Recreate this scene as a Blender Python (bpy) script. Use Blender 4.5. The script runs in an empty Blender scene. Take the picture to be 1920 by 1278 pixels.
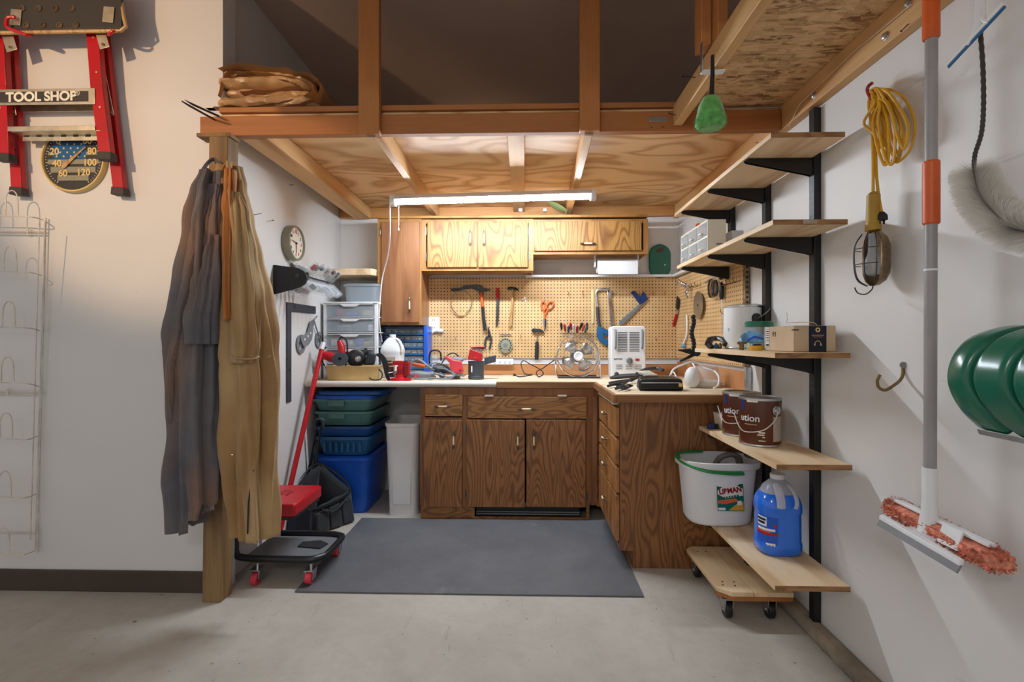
import bpy, bmesh, math, random
from mathutils import Vector, Matrix, noise
random.seed(7)
EXPO=0.43; WORLD=.42; TUBE=155; WCOL=(1,.985,.97,1)
LAMPS=[('garage_lamp_warm','SPOT',(-2.35,.3,2.36),78,(1,.66,.38),.04,dict(target=(-1.8,2.3,2.2),spot=52)),
 ('fill_lamp_neutral','AREA',(-.6,-.9,2.2),8,(1,.98,.95),.35,dict(target=(.2,3,1.0)))]  # second entry: soft neutral fill light added behind the camera
R=math.radians; PI=math.pi
SC=bpy.context.scene; COL=SC.collection
# ---------------- camera, world, light, exposure ----------------
FPX=930.0; YAW=math.atan(25/FPX); CH=1.194; HYP=635.0
cd=bpy.data.cameras.new('camera'); cam=bpy.data.objects.new('camera',cd); COL.objects.link(cam)
cam.location=(0,0,CH); cam.rotation_euler=(PI/2,0,YAW)
cd.sensor_width=36; cd.lens=36*FPX/1920; cd.shift_y=-4/1920; cd.clip_start=.02
SC.camera=cam
SC.view_settings.view_transform='Standard'; SC.view_settings.look='None'
SC.view_settings.gamma=1; SC.view_settings.use_curve_mapping=False; SC.view_settings.exposure=EXPO
w=bpy.data.worlds.new('world'); SC.world=w; w.use_nodes=True
w.node_tree.nodes['Background'].inputs[0].default_value=WCOL; w.node_tree.nodes['Background'].inputs[1].default_value=WORLD
def lamp(name,kind,loc,power,col,size=.2,target=None,sy=None,spot=None):
    l=bpy.data.lights.new(name,kind); o=bpy.data.objects.new(name,l); COL.objects.link(o); o.location=loc
    l.energy=power; l.color=col
    if kind=='AREA':
        l.size=size
        if sy: l.shape='RECTANGLE'; l.size_y=sy
    else: l.shadow_soft_size=size
    if spot: l.spot_size=R(spot); l.spot_blend=.5
    if target is not None: o.rotation_euler=(Vector(target)-Vector(loc)).to_track_quat('-Z','Y').to_euler()
    return o
for L in LAMPS: lamp(*L[:6],**L[6])

def P(px,py,x=None,y=None,z=None):
    """world point seen at photo pixel (px,py) on the plane x=, y= or z= """
    u=(px-960)/FPX; v=(HYP-py)/FPX
    rx=-math.sin(YAW)+u*math.cos(YAW); ry=math.cos(YAW)+u*math.sin(YAW)
    t=y/ry if y is not None else x/rx if x is not None else (z-CH)/v
    return Vector((t*rx,t*ry,CH+t*v))
# ---------------- materials ----------------
def lin(c): return tuple((x/12.92 if x<=.04045 else ((x+.055)/1.055)**2.4) for x in (v/255 for v in c))+(1,)
class NT:
    def __init__(s,name):
        s.m=bpy.data.materials.new(name); s.m.use_nodes=True; s.t=s.m.node_tree; s.n=s.t.nodes; s.b=s.n['Principled BSDF']
        s.tc=s.n.new('ShaderNodeTexCoord')
    def new(s,t,**k):
        o=s.n.new('ShaderNode'+t)
        for a,b in k.items(): setattr(o,a,b)
        return o
    def ln(s,a,b): s.t.links.new(a,b)
    def map(s,scale=(1,1,1),rot=(0,0,0),loc=(0,0,0),src=None):
        m=s.new('Mapping'); s.ln(src or s.tc.outputs['Object'],m.inputs[0]); m.inputs['Scale'].default_value=scale
        m.inputs['Rotation'].default_value=rot; m.inputs['Location'].default_value=loc; return m.outputs[0]
    def noise(s,v,scale,detail=3,rough=.5,dist=0):
        o=s.new('TexNoise'); s.ln(v,o.inputs['Vector']); o.inputs['Scale'].default_value=scale; o.inputs['Detail'].default_value=detail
        o.inputs['Roughness'].default_value=rough; o.inputs['Distortion'].default_value=dist; return o.outputs[0]
    def vor(s,v,scale,out='Distance',rand=1):
        o=s.new('TexVoronoi'); s.ln(v,o.inputs['Vector']); o.inputs['Scale'].default_value=scale; o.inputs['Randomness'].default_value=rand; return o.outputs[out]
    def math(s,op,a,b=None,c=None,clamp=False):
        o=s.new('Math',operation=op); o.use_clamp=clamp
        for i,x in enumerate((a,b,c)):
            if x is None: continue
            if isinstance(x,(int,float)): o.inputs[i].default_value=x
            else: s.ln(x,o.inputs[i])
        return o.outputs[0]
    def ramp(s,f,stops):
        o=s.new('ValToRGB'); s.ln(f,o.inputs[0]); e=o.color_ramp.elements
        while len(e)<len(stops): e.new(.5)
        for k,(p,c) in enumerate(stops): e[k].position=p; e[k].color=c if len(c)==4 else lin(c)
        return o.outputs[0]
    def mix(s,f,a,b,mode='MIX'):
        o=s.new('Mix',data_type='RGBA',blend_type=mode)
        for i,x in ((0,f),(6,a),(7,b)):
            if isinstance(x,(int,float)): o.inputs[i].default_value=x
            elif isinstance(x,tuple): o.inputs[i].default_value=x if len(x)==4 else lin(x)
            else: s.ln(x,o.inputs[i])
        return o.outputs[2]
    def done(s,col=None,rough=.5,metal=0,bump=None,bs=.2,bd=.002,**k):
        B=s.b.inputs
        if col is not None:
            if isinstance(col,tuple): B['Base Color'].default_value=col if len(col)==4 else lin(col)
            else: s.ln(col,B['Base Color'])
        B['Metallic'].default_value=metal
        if isinstance(rough,(int,float)): B['Roughness'].default_value=rough
        else: s.ln(rough,B['Roughness'])
        if bump is not None:
            b=s.new('Bump'); s.ln(bump,b.inputs['Height']); b.inputs['Strength'].default_value=bs; b.inputs['Distance'].default_value=bd; s.ln(b.outputs[0],B['Normal'])
        for a,v in k.items():
            B[a.replace('_',' ')].default_value=v
        return s.m
def plain(name,c,rough=.45,metal=0,var=.12,vs=14,bump=.0,**k):
    n=NT(name); v=n.map(); f=n.noise(v,vs,4,.6)
    d=tuple(max(0,x*(1-var)) for x in c); l=tuple(min(255,x*(1+var*.6)) for x in c)
    col=n.ramp(f,[(.3,d),(.7,l)])
    return n.done(col,rough,metal,bump=n.noise(v,vs*6,3) if bump else None,bs=bump,**k)
def wood(name,light,dark,axis='z',freq=3.0,rings=9,rough=.45,fine=.5,knots=0,st=.13,contrast=1,loc=(0,0,0),bump=.15):
    n=NT(name); i='xyz'.index(axis); sc=[1,1,1]; sc[i]=st
    v=n.map(tuple(sc),loc=loc); nz=n.noise(v,freq,2,.45,.35)
    f=n.math('PINGPONG',n.math('MULTIPLY',nz,rings),.5); f=n.math('MULTIPLY',f,2)
    mid=tuple((a+b)/2 for a,b in zip(light,dark))
    c=n.ramp(f,[(.0,dark),(.25*contrast,mid),(.6,light),(1,light)])
    sf=[1,1,1]; sf[i]=.03; fv=n.map(tuple(sf)); g=n.noise(fv,160,3,.7)
    c=n.mix(n.math('MULTIPLY',n.ramp(g,[(.42,(255,255,255)),(.6,(0,0,0))]),fine*.6),c,dark)
    big=n.noise(n.map(tuple(sc),loc=(3,1,2)),1.6,2); c=n.mix(n.math('MULTIPLY',big,.35),c,mid)
    if knots:
        kv=n.map(tuple(.45 if j==i else 1 for j in range(3)),loc=(.3,.7,.2)); d=n.vor(kv,knots)
        c=n.mix(n.ramp(d,[(.05,(255,255,255)),(.13,(0,0,0))]),c,tuple(x*.35 for x in dark))
    return n.done(c,rough,bump=g,bs=bump,bd=.001)
def clear(name,c,alpha=.35,rough=.12):
    n=NT(name); return n.done(c,rough,Alpha=alpha,IOR=1.45)
def mirror_metal(name,c,rough=.25,var=.1): return plain(name,c,rough,1,var,20)

def wallpaint(name,c,scuff=.5,seed=0):
    n=NT(name); v=n.map(loc=(seed,seed*2,0)); f=n.noise(v,1.3,3,.5)
    col=n.ramp(f,[(.3,tuple(x*.965 for x in c)),(.7,c)])
    sv=n.map((1,1,.5),loc=(seed,1,4)); d=n.vor(sv,5.5); gate=n.noise(v,2.2,2)
    sp=n.math('MULTIPLY',n.ramp(d,[(.012,(255,255,255)),(.03,(0,0,0))]),n.ramp(gate,[(.45,(0,0,0)),(.52,(255,255,255))]))
    col=n.mix(n.math('MULTIPLY',sp,scuff),col,(70,66,62))
    st=n.noise(n.map((.6,.6,9),loc=(seed,3,1)),2.0,4,.6); col=n.mix(n.math('MULTIPLY',n.ramp(st,[(.66,(0,0,0)),(.74,(255,255,255))]),.12*scuff*2),col,(120,112,104))
    return n.done(col,.5,bump=n.noise(n.map((1,1,1)),60,3,.6),bs=.08,bd=.002)
MT={}
MT['wall']=wallpaint('white_wall_paint',(226,224,222),.4,1)
MT['wall_r']=wallpaint('scuffed_wall_paint',(226,224,222),.9,5)
MT['ceil']=plain('ceiling_paint',(208,186,172),.8,vs=1.2,var=.05)
def mk_concrete():
    n=NT('concrete_floor'); v=n.map(); a=n.noise(v,1.4,5,.6); b=n.noise(v,14,5,.7); c=n.ramp(a,[(.3,(174,167,156)),(.5,(190,184,173)),(.72,(202,196,186))])
    c=n.mix(n.math('MULTIPLY',n.ramp(b,[(.45,(0,0,0)),(.75,(255,255,255))]),.3),c,(150,141,130))
    for s,t,loc,k in ((6,.06,0,.8),(17,.07,3,.65),(45,.09,8,.45)):
        d=n.vor(n.map(loc=(loc,loc,0)),s); g=n.noise(n.map(loc=(loc,2,0)),3.1,2)
        c=n.mix(n.math('MULTIPLY',n.math('MULTIPLY',n.ramp(d,[(t*.6,(255,255,255)),(t,(0,0,0))]),n.ramp(g,[(.40,(0,0,0)),(.48,(255,255,255))])),k),c,(70,60,50))
    sc=n.noise(n.map((5,.8,1),rot=(0,0,.6)),4,4,.7); c=n.mix(n.math('MULTIPLY',n.ramp(sc,[(.64,(0,0,0)),(.72,(255,255,255))]),.35),c,(132,124,114))
    sm=n.noise(n.map(loc=(4,7,0)),.8,3,.6); c=n.mix(n.math('MULTIPLY',n.ramp(sm,[(.5,(0,0,0)),(.7,(255,255,255))]),.25),c,(150,140,126))
    return n.done(c,.7,bump=b,bs=.15,bd=.004)
MT['concrete']=mk_concrete()
MT['kerb']=plain('kerb_concrete',(150,138,122),.85,var=.2,vs=9,bump=.3)
MT['baseboard']=plain('brown_vinyl_base',(74,60,52),.45,var=.08,vs=5)
def mk_mat():
    n=NT('rubber_mat'); v=n.map(); a=n.noise(v,3,5,.65); c=n.ramp(a,[(.3,(90,91,95)),(.7,(110,111,114))])
    d=n.noise(n.map(loc=(.9,.35,0)),1.9,4,.75); c=n.mix(n.math('MULTIPLY',n.ramp(d,[(.64,(0,0,0)),(.78,(255,255,255))]),.55),c,(170,172,174))
    s=n.vor(v,17); c=n.mix(n.math('MULTIPLY',n.ramp(s,[(.03,(255,255,255)),(.06,(0,0,0))]),.6),c,(190,190,190))
    s=n.vor(n.map(loc=(3,3,0)),11); c=n.mix(n.math('MULTIPLY',n.ramp(s,[(.03,(255,255,255)),(.05,(0,0,0))]),.6),c,(40,40,42))
    return n.done(c,.55,bump=n.vor(v,160),bs=.25,bd=.002)
MT['mat']=mk_mat()
# pale lumber, plywood, oak
MT['ply_ceiling']=wood('fir_plywood_underside',(238,200,148),(190,138,82),'x',2.4,9,.55,.25,knots=1.1,st=.45,contrast=1.2)
MT['lumber_y']=wood('pine_lumber_depth',(222,178,122),(178,124,70),'y',5,3,.6,.4,knots=1.8,st=.1)
MT['lumber_x']=wood('pine_lumber_cross',(180,114,58),(140,80,36),'x',5,3,.55,.4,knots=2.6,st=.08)
MT['lumber_z']=wood('pine_lumber_upright',(192,124,64),(156,90,42),'z',5,3,.55,.4,knots=2.6,st=.08)
MT['lumber_x2']=wood('pine_ledger',(206,152,92),(160,104,54),'x',5,3,.55,.4,knots=1.6,st=.08)
MT['post']=wood('weathered_post',(150,118,78),(108,82,52),'z',7,4,.7,.6,knots=1.5,st=.06)
MT['shelf']=wood('pale_pine_shelf',(238,212,174),(206,168,122),'y',6,5,.55,.35,knots=1.4,st=.09)
MT['shelf_end']=wood('shelf_end_grain',(170,126,82),(120,84,52),'x',9,6,.7,.5,st=.4)
MT['oak']=wood('brown_oak_veneer',(166,112,64),(104,64,34),'z',5.0,26,.42,.8,st=.2,contrast=1.3)
MT['oak_h']=wood('brown_oak_drawer',(172,120,66),(106,68,34),'x',6,22,.42,.8,st=.2,contrast=1.3)
MT['oak_frame']=wood('oak_face_frame',(160,106,60),(112,70,38),'z',6,4,.42,.7,st=.06)
MT['oak_y']=wood('oak_drawer_front_side',(182,128,74),(128,82,44),'z',4,9,.42,.7,st=.25)
MT['golden']=wood('golden_oak_door',(184,136,72),(116,72,32),'z',4.6,22,.5,.5,st=.16,contrast=1,loc=(.2,.5,.1))
MT['golden_f']=wood('golden_face_frame',(172,124,66),(136,92,46),'z',5,3,.4,.4,st=.08)
MT['reddish']=wood('tall_cabinet_veneer',(164,112,74),(124,78,48),'z',3.5,6,.4,.6,st=.12)
MT['worktop']=wood('worn_plywood_worktop',(236,222,198),(204,178,142),'x',3,4,.6,.35,st=.12)
MT['worktop_edge']=wood('worktop_front_edge',(160,112,64),(112,72,38),'x',6,4,.5,.5,st=.08)
MT['splash']=wood('backsplash_board',(196,138,88),(160,100,58),'x',5,3,.5,.4,knots=1.5,st=.08)
MT['handle_wood']=wood('hickory_handle',(206,168,116),(160,118,70),'z',20,4,.4,.4)
def mk_osb():
    n=NT('oriented_strand_board'); cols=[]
    for k,(rz,sc) in enumerate(((.3,(16,62,16)),(1.2,(18,70,18)),(-.6,(15,54,15)))):
        v0=n.map(sc,rot=(0,0,rz),loc=(k,k,0)); dn=n.new('TexNoise'); dn.inputs['Scale'].default_value=.6; n.ln(v0,dn.inputs[0])
        vm=n.new('VectorMath',operation='ADD'); n.ln(v0,vm.inputs[0]); n.ln(dn.outputs[1],vm.inputs[1])
        cols.append(n.vor(vm.outputs[0],.9,'Color'))
    m=n.new('SeparateColor'); n.ln(n.mix(n.ramp(n.vor(n.map((1,1,1)),40,'Color'),[(.45,(0,0,0)),(.5,(255,255,255))]),cols[0],cols[1]),m.inputs[0])
    m2=n.new('SeparateColor'); n.ln(cols[2],m2.inputs[0])
    f=n.math('MULTIPLY',n.math('ADD',m.outputs[0],m2.outputs[1]),.5)
    c=n.ramp(f,[(.08,(120,86,54)),(.25,(176,138,94)),(.5,(212,176,126)),(.85,(232,200,152))])
    return n.done(c,.6,bump=f,bs=.2,bd=.002)
MT['osb']=mk_osb()
def mk_peg(name,ax,edge=False):
    n=NT(name); sp=n.new('SeparateXYZ'); n.ln(n.tc.outputs['Object'],sp.inputs[0])
    a=sp.outputs['X' if ax=='x' else 'Y']; b=sp.outputs['Z']
    f=lambda o: n.math('SUBTRACT',n.math('FRACT',n.math('ADD',n.math('DIVIDE',o,.0254),100.)),.5)
    d=n.math('SQRT',n.math('ADD',n.math('POWER',f(a),2.),n.math('POWER',f(b),2.)))
    base=n.ramp(n.noise(n.map(),6,4,.6),[(.3,(204,164,112)),(.7,(224,187,134))])
    fine=n.noise(n.map(),400,2); base=n.mix(n.math('MULTIPLY',fine,.15),base,(150,110,70))
    c=n.mix(n.ramp(d,[(.15,(255,255,255)),(.21,(0,0,0))]),base,(58,38,22))
    return n.done(c,.6)
MT['peg_x']=mk_peg('pegboard_back','x'); MT['peg_y']=mk_peg('pegboard_side','y')
for k,c,r,m in (('black',(22,22,24),.4,0),('softblack',(32,33,37),.65,0),('charcoal',(58,62,70),.45,0),('grey',(128,130,134),.5,0),('white',(232,233,235),.4,0),
    ('offwhite',(214,208,196),.45,0),('red',(186,16,28),.35,0),('darkred',(148,14,26),.35,0),('pink',(214,60,76),.35,0),('orange',(226,104,46),.4,0),('orange2',(216,94,34),.45,0),
    ('yellow',(214,160,32),.4,0),('yellow_dirty',(176,136,40),.55,0),('blue',(28,92,206),.35,0),('deepblue',(18,48,104),.4,0),('blue2',(34,96,146),.35,0),('tealgreen',(84,130,126),.4,0),('green',(26,106,84),.22,0),
    ('greenlid',(20,138,70),.35,0),('tan_tray',(206,176,120),.45,0),('ivory',(232,214,176),.35,0),('brown_can',(92,44,22),.25,0),('label',(176,162,150),.6,0),
    ('cardboard',(196,170,138),.75,0),('cardboard2',(150,116,84),.75,0),('olive',(150,146,124),.4,0),('cream',(236,230,214),.5,0),('cable_grey',(112,122,128),.5,0),
    ('steelgrey',(122,124,128),.45,0),('liquid_blue',(20,84,196),.15,0),('dusty',(112,108,104),.7,0),('polegrey',(158,154,154),.4,0),('brass_hook',(120,92,46),.45,0),
    ('navy',(24,30,48),.8,0),('paper',(222,206,150),.6,0),('numeral',(226,196,128),.6,0),('skyblue',(110,168,206),.4,0),('pale_green',(164,186,120),.5,0),('plate',(56,52,48),.6,0),('bluebin',(26,80,148),.3,0)):
    MT[k]=plain(k+'_finish',c,r,m,var=.025 if min(c)>190 else .08,vs=5)
MT['steel']=mirror_metal('steel',(190,190,192),.3); MT['chrome']=mirror_metal('chrome',(222,222,224),.12); MT['pewter']=mirror_metal('pewter',(128,120,112),.35)
MT['zinc']=mirror_metal('zinc_plate',(196,198,200),.35); MT['alu']=mirror_metal('warm_aluminium',(226,214,190),.4); MT['tarnish']=mirror_metal('tarnished_metal',(150,130,104),.38,.25)
MT['darksteel']=mirror_metal('dark_steel',(78,78,82),.4)
MT['clear']=clear('clear_plastic',(226,232,236),.22,.08); MT['frost']=clear('frosted_plastic',(206,216,224),.3,.3); MT['frost2']=clear('frosted_drawer_front',(190,202,212),.5,.3)
MT['glass']=clear('clear_glass',(220,235,238),.2,.03)
MT['bluejug']=NT('blue_fluid').done((24,112,232),.12,Transmission_Weight=.0,Coat_Weight=.6)
MT['jugclear']=clear('translucent_jug',(206,210,222),.55,.2)
MT['wire_white']=plain('white_coated_wire',(212,206,196),.4)
def emis(name,c,s):
    n=NT(name); B=n.b.inputs; B['Base Color'].default_value=(1,1,1,1); B['Emission Color'].default_value=c; B['Emission Strength'].default_value=s; return n.m
MT['tube']=emis('lit_tube',(.80,.90,1,1),TUBE)
def mk_cloth(name,c1,c2,ws=500,stripe=None,fade=None):
    n=NT(name); v=n.map(); a=n.noise(v,5,4,.6); c=n.ramp(a,[(.3,c1),(.7,c2)])
    if fade: c=n.mix(n.math('MULTIPLY',n.ramp(n.noise(n.map((1,1,.35),loc=(2,2,2)),4.2,2),[(.5,(0,0,0)),(.68,(255,255,255))]),.7),c,fade)
    if stripe:
        s=n.new('TexWave'); n.ln(n.map((1,.4,.05)),s.inputs[0]); s.inputs['Scale'].default_value=48; c=n.mix(n.math('MULTIPLY',s.outputs[1],.28),c,stripe)
    return n.done(c,.85,bump=n.noise(n.map(),ws,2),bs=.25,bd=.001,Sheen_Weight=.2)
MT['cloth_grey']=mk_cloth('faded_highlit_denim',(84,84,94),(112,108,108),stripe=(62,60,66),fade=(142,104,78))  # brown fade tone also paints warm highlights into the cloth
MT['cloth_tan']=mk_cloth('tan_duck_canvas',(142,108,66),(170,134,86),fade=(190,160,116))
MT['cloth_lining']=mk_cloth('orange_lining',(160,96,40),(184,116,54))
MT['tarp']=plain('brown_tarp',(198,156,110),.38,var=.12,vs=8,bump=.1)
MT['bagcloth']=mk_cloth('black_nylon',(26,28,32),(40,42,48))
MT['bagnavy']=mk_cloth('navy_nylon',(22,28,44),(32,38,56))
# ---------------- mesh builder and object helpers ----------------
def cr(pts,n=8,closed=False):
    """smooth curve through the points"""
    p=[Vector(q) for q in pts]; N=len(p); out=[]
    rng=range(N if closed else N-1)
    for i in rng:
        a=p[(i-1)%N] if closed or i>0 else p[0]; b=p[i]; c=p[(i+1)%N]; d=p[(i+2)%N] if closed or i+2<N else p[-1]
        for k in range(n):
            t=k/n; out.append(.5*((2*b)+(c-a)*t+(2*a-5*b+4*c-d)*t*t+(3*b-a-3*c+d)*t**3))
    if not closed: out.append(p[-1])
    return out
class M:
    def __init__(s,mx=None): s.b=bmesh.new(); s.mx=mx or Matrix()
    def v(s,p): return s.b.verts.new(s.mx@Vector(p))
    def f(s,vs):
        try: return s.b.faces.new(vs)
        except ValueError: return None
    def box(s,x0,x1,y0,y1,z0,z1):
        V=[s.v((x,y,z)) for z in (z0,z1) for y in (y0,y1) for x in (x0,x1)]
        for q in ((0,2,3,1),(4,5,7,6),(0,1,5,4),(2,6,7,3),(0,4,6,2),(1,3,7,5)): s.f([V[i] for i in q])
        return s
    def hexa(s,A,B):
        """solid between two quads"""
        V=[s.v(p) for p in list(A)+list(B)]
        for q in ((3,2,1,0),(4,5,6,7),(0,1,5,4),(1,2,6,5),(2,3,7,6),(3,0,4,7)): s.f([V[i] for i in q])
        return s
    def prism(s,poly,a,b):
        n=len(poly); A=[s.v((p[0],p[1],a)) for p in poly]; B=[s.v((p[0],p[1],b)) for p in poly]
        s.f(A[::-1]); s.f(B)
        for i in range(n): s.f([A[i],A[(i+1)%n],B[(i+1)%n],B[i]])
        return s
    def tube(s,pts,r,seg=8,closed=False,flat=1):
        p=[Vector(q) for q in pts]; n=len(p); rr=r if isinstance(r,(list,tuple)) else [r]*n
        T=[(p[(i+1)%n]-p[i-1] if closed or 0<i<n-1 else (p[1]-p[0] if i==0 else p[-1]-p[-2])).normalized() for i in range(n)]
        up=Vector((0,0,1)) if abs(T[0].z)<.9 else Vector((1,0,0)); N=T[0].cross(up).normalized(); rings=[]
        for i in range(n):
            N=(N-T[i]*N.dot(T[i])); N=N.normalized() if N.length>1e-6 else T[i].orthogonal().normalized(); B=T[i].cross(N)
            rings.append([s.v(p[i]+(N*math.cos(2*PI*k/seg)+B*math.sin(2*PI*k/seg)*flat)*rr[i]) for k in range(seg)])
        for i in range(n if closed else n-1):
            a,b=rings[i],rings[(i+1)%n]
            for k in range(seg): s.f([a[k],a[(k+1)%seg],b[(k+1)%seg],b[k]])
        if not closed: s.f(rings[0][::-1]); s.f(rings[-1])
        return s
    def cyl(s,a,b,r,r2=None,seg=16): return s.tube([a,b],[r,r if r2 is None else r2],seg)
    def lathe(s,prof,c=(0,0,0),seg=24,sx=1,sy=1,power=0):
        """prof=(radius,height) along local z"""
        rings=[]
        for r,h in prof:
            if r<1e-5: rings.append([s.v((c[0],c[1],c[2]+h))]); continue
            ring=[]
            for k in range(seg):
                a=2*PI*k/seg; ca,sa=math.cos(a),math.sin(a)
                if power: q=(abs(ca)**power+abs(sa)**power)**(-1/power); ca*=q; sa*=q
                ring.append(s.v((c[0]+r*ca*sx,c[1]+r*sa*sy,c[2]+h)))
            rings.append(ring)
        for a,b in zip(rings,rings[1:]):
            if len(a)==1 and len(b)==1: continue
            for k in range(seg):
                if len(a)==1: s.f([a[0],b[k],b[(k+1)%seg]])
                elif len(b)==1: s.f([a[k],a[(k+1)%seg],b[0]])
                else: s.f([a[k],a[(k+1)%seg],b[(k+1)%seg],b[k]])
        if len(rings[0])>1: s.f(rings[0][::-1])
        if len(rings[-1])>1: s.f(rings[-1])
        return s
    def grid(s,fn,nu,nv,cu=False,cv=False):
        V=[[s.v(fn(i/(nu if cu else nu-1),j/(nv if cv else nv-1))) for j in range(nv)] for i in range(nu)]
        for i in range(nu if cu else nu-1):
            for j in range(nv if cv else nv-1):
                s.f([V[i][j],V[(i+1)%nu][j],V[(i+1)%nu][(j+1)%nv],V[i][(j+1)%nv]])
        return s
    def ball(s,c,r,seg=12,sc=(1,1,1)):
        n=seg//2; pr=[(math.sin(PI*i/n),-math.cos(PI*i/n)) for i in range(n+1)]
        o=s.mx; s.mx=o@Matrix.Translation(c)@Matrix.Diagonal((r*sc[0],r*sc[1],r*sc[2],1)); s.lathe([(a if a>1e-3 else 0,h) for a,h in pr],seg=seg); s.mx=o
        return s
ROOTLOC={}
def finish(m,name,mat,parent,bevel,smooth,solid,flat,sub,recalc,org):
    b=m.b
    if recalc: bmesh.ops.recalc_face_normals(b,faces=b.faces[:])
    if parent is not None: off=ROOTLOC[parent.name]
    elif org is not None: off=Vector(org)
    else:
        xs=[v.co for v in b.verts]; off=Vector(((min(c.x for c in xs)+max(c.x for c in xs))/2,(min(c.y for c in xs)+max(c.y for c in xs))/2,min(c.z for c in xs)))
    bmesh.ops.translate(b,verts=b.verts[:],vec=-off)
    me=bpy.data.meshes.new(name); b.to_mesh(me); b.free(); me.materials.append(MT[mat] if isinstance(mat,str) else mat)
    if not flat:
        me.shade_smooth()
        me.set_sharp_from_angle(angle=R(smooth))
    o=bpy.data.objects.new(name,me); COL.objects.link(o); o.location=off if parent is None else (0,0,0)
    if parent is not None: o.parent=parent
    ROOTLOC[o.name]=off
    if solid: q=o.modifiers.new('thickness','SOLIDIFY'); q.thickness=solid; q.offset=0
    if bevel: q=o.modifiers.new('bevel','BEVEL'); q.width=bevel; q.segments=2; q.limit_method='ANGLE'; q.angle_limit=R(40)
    if sub: q=o.modifiers.new('subdivision','SUBSURF'); q.levels=sub; q.render_levels=sub
    return o
def ob(m,name,mat,parent=None,bevel=0,smooth=35,solid=0,flat=False,sub=0,label=None,recalc=True,org=None,kind=None):
    o=finish(m,name,mat,parent,bevel,smooth,solid,flat,sub,recalc,org)
    if label: o['label']=label
    if kind: o['kind']=kind
    return o
def T(name,label,cat,loc,group=None):
    o=bpy.data.objects.new(name,None); COL.objects.link(o); o.location=loc; o.empty_display_size=.05
    o['label']=label; o['category']=cat
    if group: o['group']=group
    ROOTLOC[o.name]=Vector(loc); return o
def one(m,name,mat,label,cat,group=None,**k):
    o=ob(m,name,mat,**k); o['label']=label; o['category']=cat
    if group: o['group']=group
    return o
def struct(m,name,mat,**k): return ob(m,name,mat,kind='structure',**k)
def copy_tree(o,parent=None,loc=None,label=None,rot=None):
    c=o.copy(); COL.objects.link(c); c.parent=parent
    if loc is not None: c.location=loc
    if rot is not None: c.rotation_euler=rot
    if label: c['label']=label
    for ch in list(o.children): copy_tree(ch,c)
    return c
def FB(x,y,z,rot=0,s=1): # faces the camera: local x right, y up, z out of the wall
    return Matrix.Translation((x,y,z))@Matrix(((1,0,0,0),(0,0,-1,0),(0,1,0,0),(0,0,0,1)))@Matrix.Rotation(rot,4,'Z')@Matrix.Scale(s,4)
def FR(x,y,z,rot=0,s=1): # on the right wall: local x towards the camera side, y up, z into the room
    return Matrix.Translation((x,y,z))@Matrix(((0,0,-1,0),(-1,0,0,0),(0,1,0,0),(0,0,0,1)))@Matrix.Rotation(rot,4,'Z')@Matrix.Scale(s,4)
def FL(x,y,z,rot=0,s=1): # on the left alcove wall
    return Matrix.Translation((x,y,z))@Matrix(((0,0,1,0),(1,0,0,0),(0,1,0,0),(0,0,0,1)))@Matrix.Rotation(rot,4,'Z')@Matrix.Scale(s,4)
def text(body,mx,size,mat,parent,name='lettering',ext=.0006,bold=0,sx=1,label=None):
    cu=bpy.data.curves.new('t','FONT'); cu.body=body; cu.size=size; cu.align_x='CENTER'; cu.align_y='CENTER'; cu.extrude=ext; cu.offset=bold
    t=bpy.data.objects.new('t',cu); COL.objects.link(t); dg=bpy.context.evaluated_depsgraph_get(); dg.update()
    me=bpy.data.meshes.new_from_object(t.evaluated_get(dg)); bpy.data.objects.remove(t); bpy.data.curves.remove(cu)
    m=M(); m.b.from_mesh(me); bpy.data.meshes.remove(me)
    bmesh.ops.transform(m.b,matrix=mx@Matrix.Diagonal((sx,1,1,1)),verts=m.b.verts[:])
    return ob(m,name,mat,parent,flat=True,recalc=False,label=label)
def rrect(w,h,r,n=5,cx=0,cy=0):
    o=[]
    for sx,sy,a0 in ((1,1,0),(-1,1,90),(-1,-1,180),(1,-1,270)):
        for k in range(n+1):
            a=R(a0+90*k/n); o.append((cx+sx*(w/2-r)+r*math.cos(a),cy+sy*(h/2-r)+r*math.sin(a)))
    return o
def circ(r,n=24,cx=0,cy=0,sx=1,sy=1): return [(cx+r*sx*math.cos(2*PI*k/n),cy+r*sy*math.sin(2*PI*k/n)) for k in range(n)]
def arc(cx,cy,r,a0,a1,n=10): return [(cx+r*math.cos(R(a0+(a1-a0)*k/n)),cy+r*math.sin(R(a0+(a1-a0)*k/n))) for k in range(n+1)]
# ---------------- the room ----------------
WX=1.19; WL=-1.465; YF=2.30; YB=3.90; ZC=3.02
struct(M().box(-5,WX+.1,-1.0,YB+.1,-.1,0),'floor','concrete')
struct(M().box(-5,WX+.1,-1.0,YB+.1,ZC,ZC+.1),'ceiling','ceil')
struct(M().box(-5,-1.425,YF,YF+.1,0,ZC),'wall_left','wall')
struct(M().box(WL-.12,WL,YF+.101,YB+.1,0,ZC),'wall_alcove','wall')
struct(M().box(WL,WX+.1,YB,YB+.1,0,ZC),'wall_back','wall')
struct(M().box(WX,WX+.1,-1.0,YB,0,ZC),'wall_right','wall_r')
struct(M().box(-5,-1.462,YF-.012,YF,0,.1),'baseboard_left','baseboard',bevel=.003)
struct(M().box(1.135,WX,-1.0,2.62,0,.055),'trim_1','kerb',bevel=.012)
# ---------------- rubber mat ----------------
one(M().box(-1.085,.548,2.305,3.262,0,.009),'rubber_mat','mat','dark grey rubber floor mat in front of the oak base cabinets','mat',bevel=.002)
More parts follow.
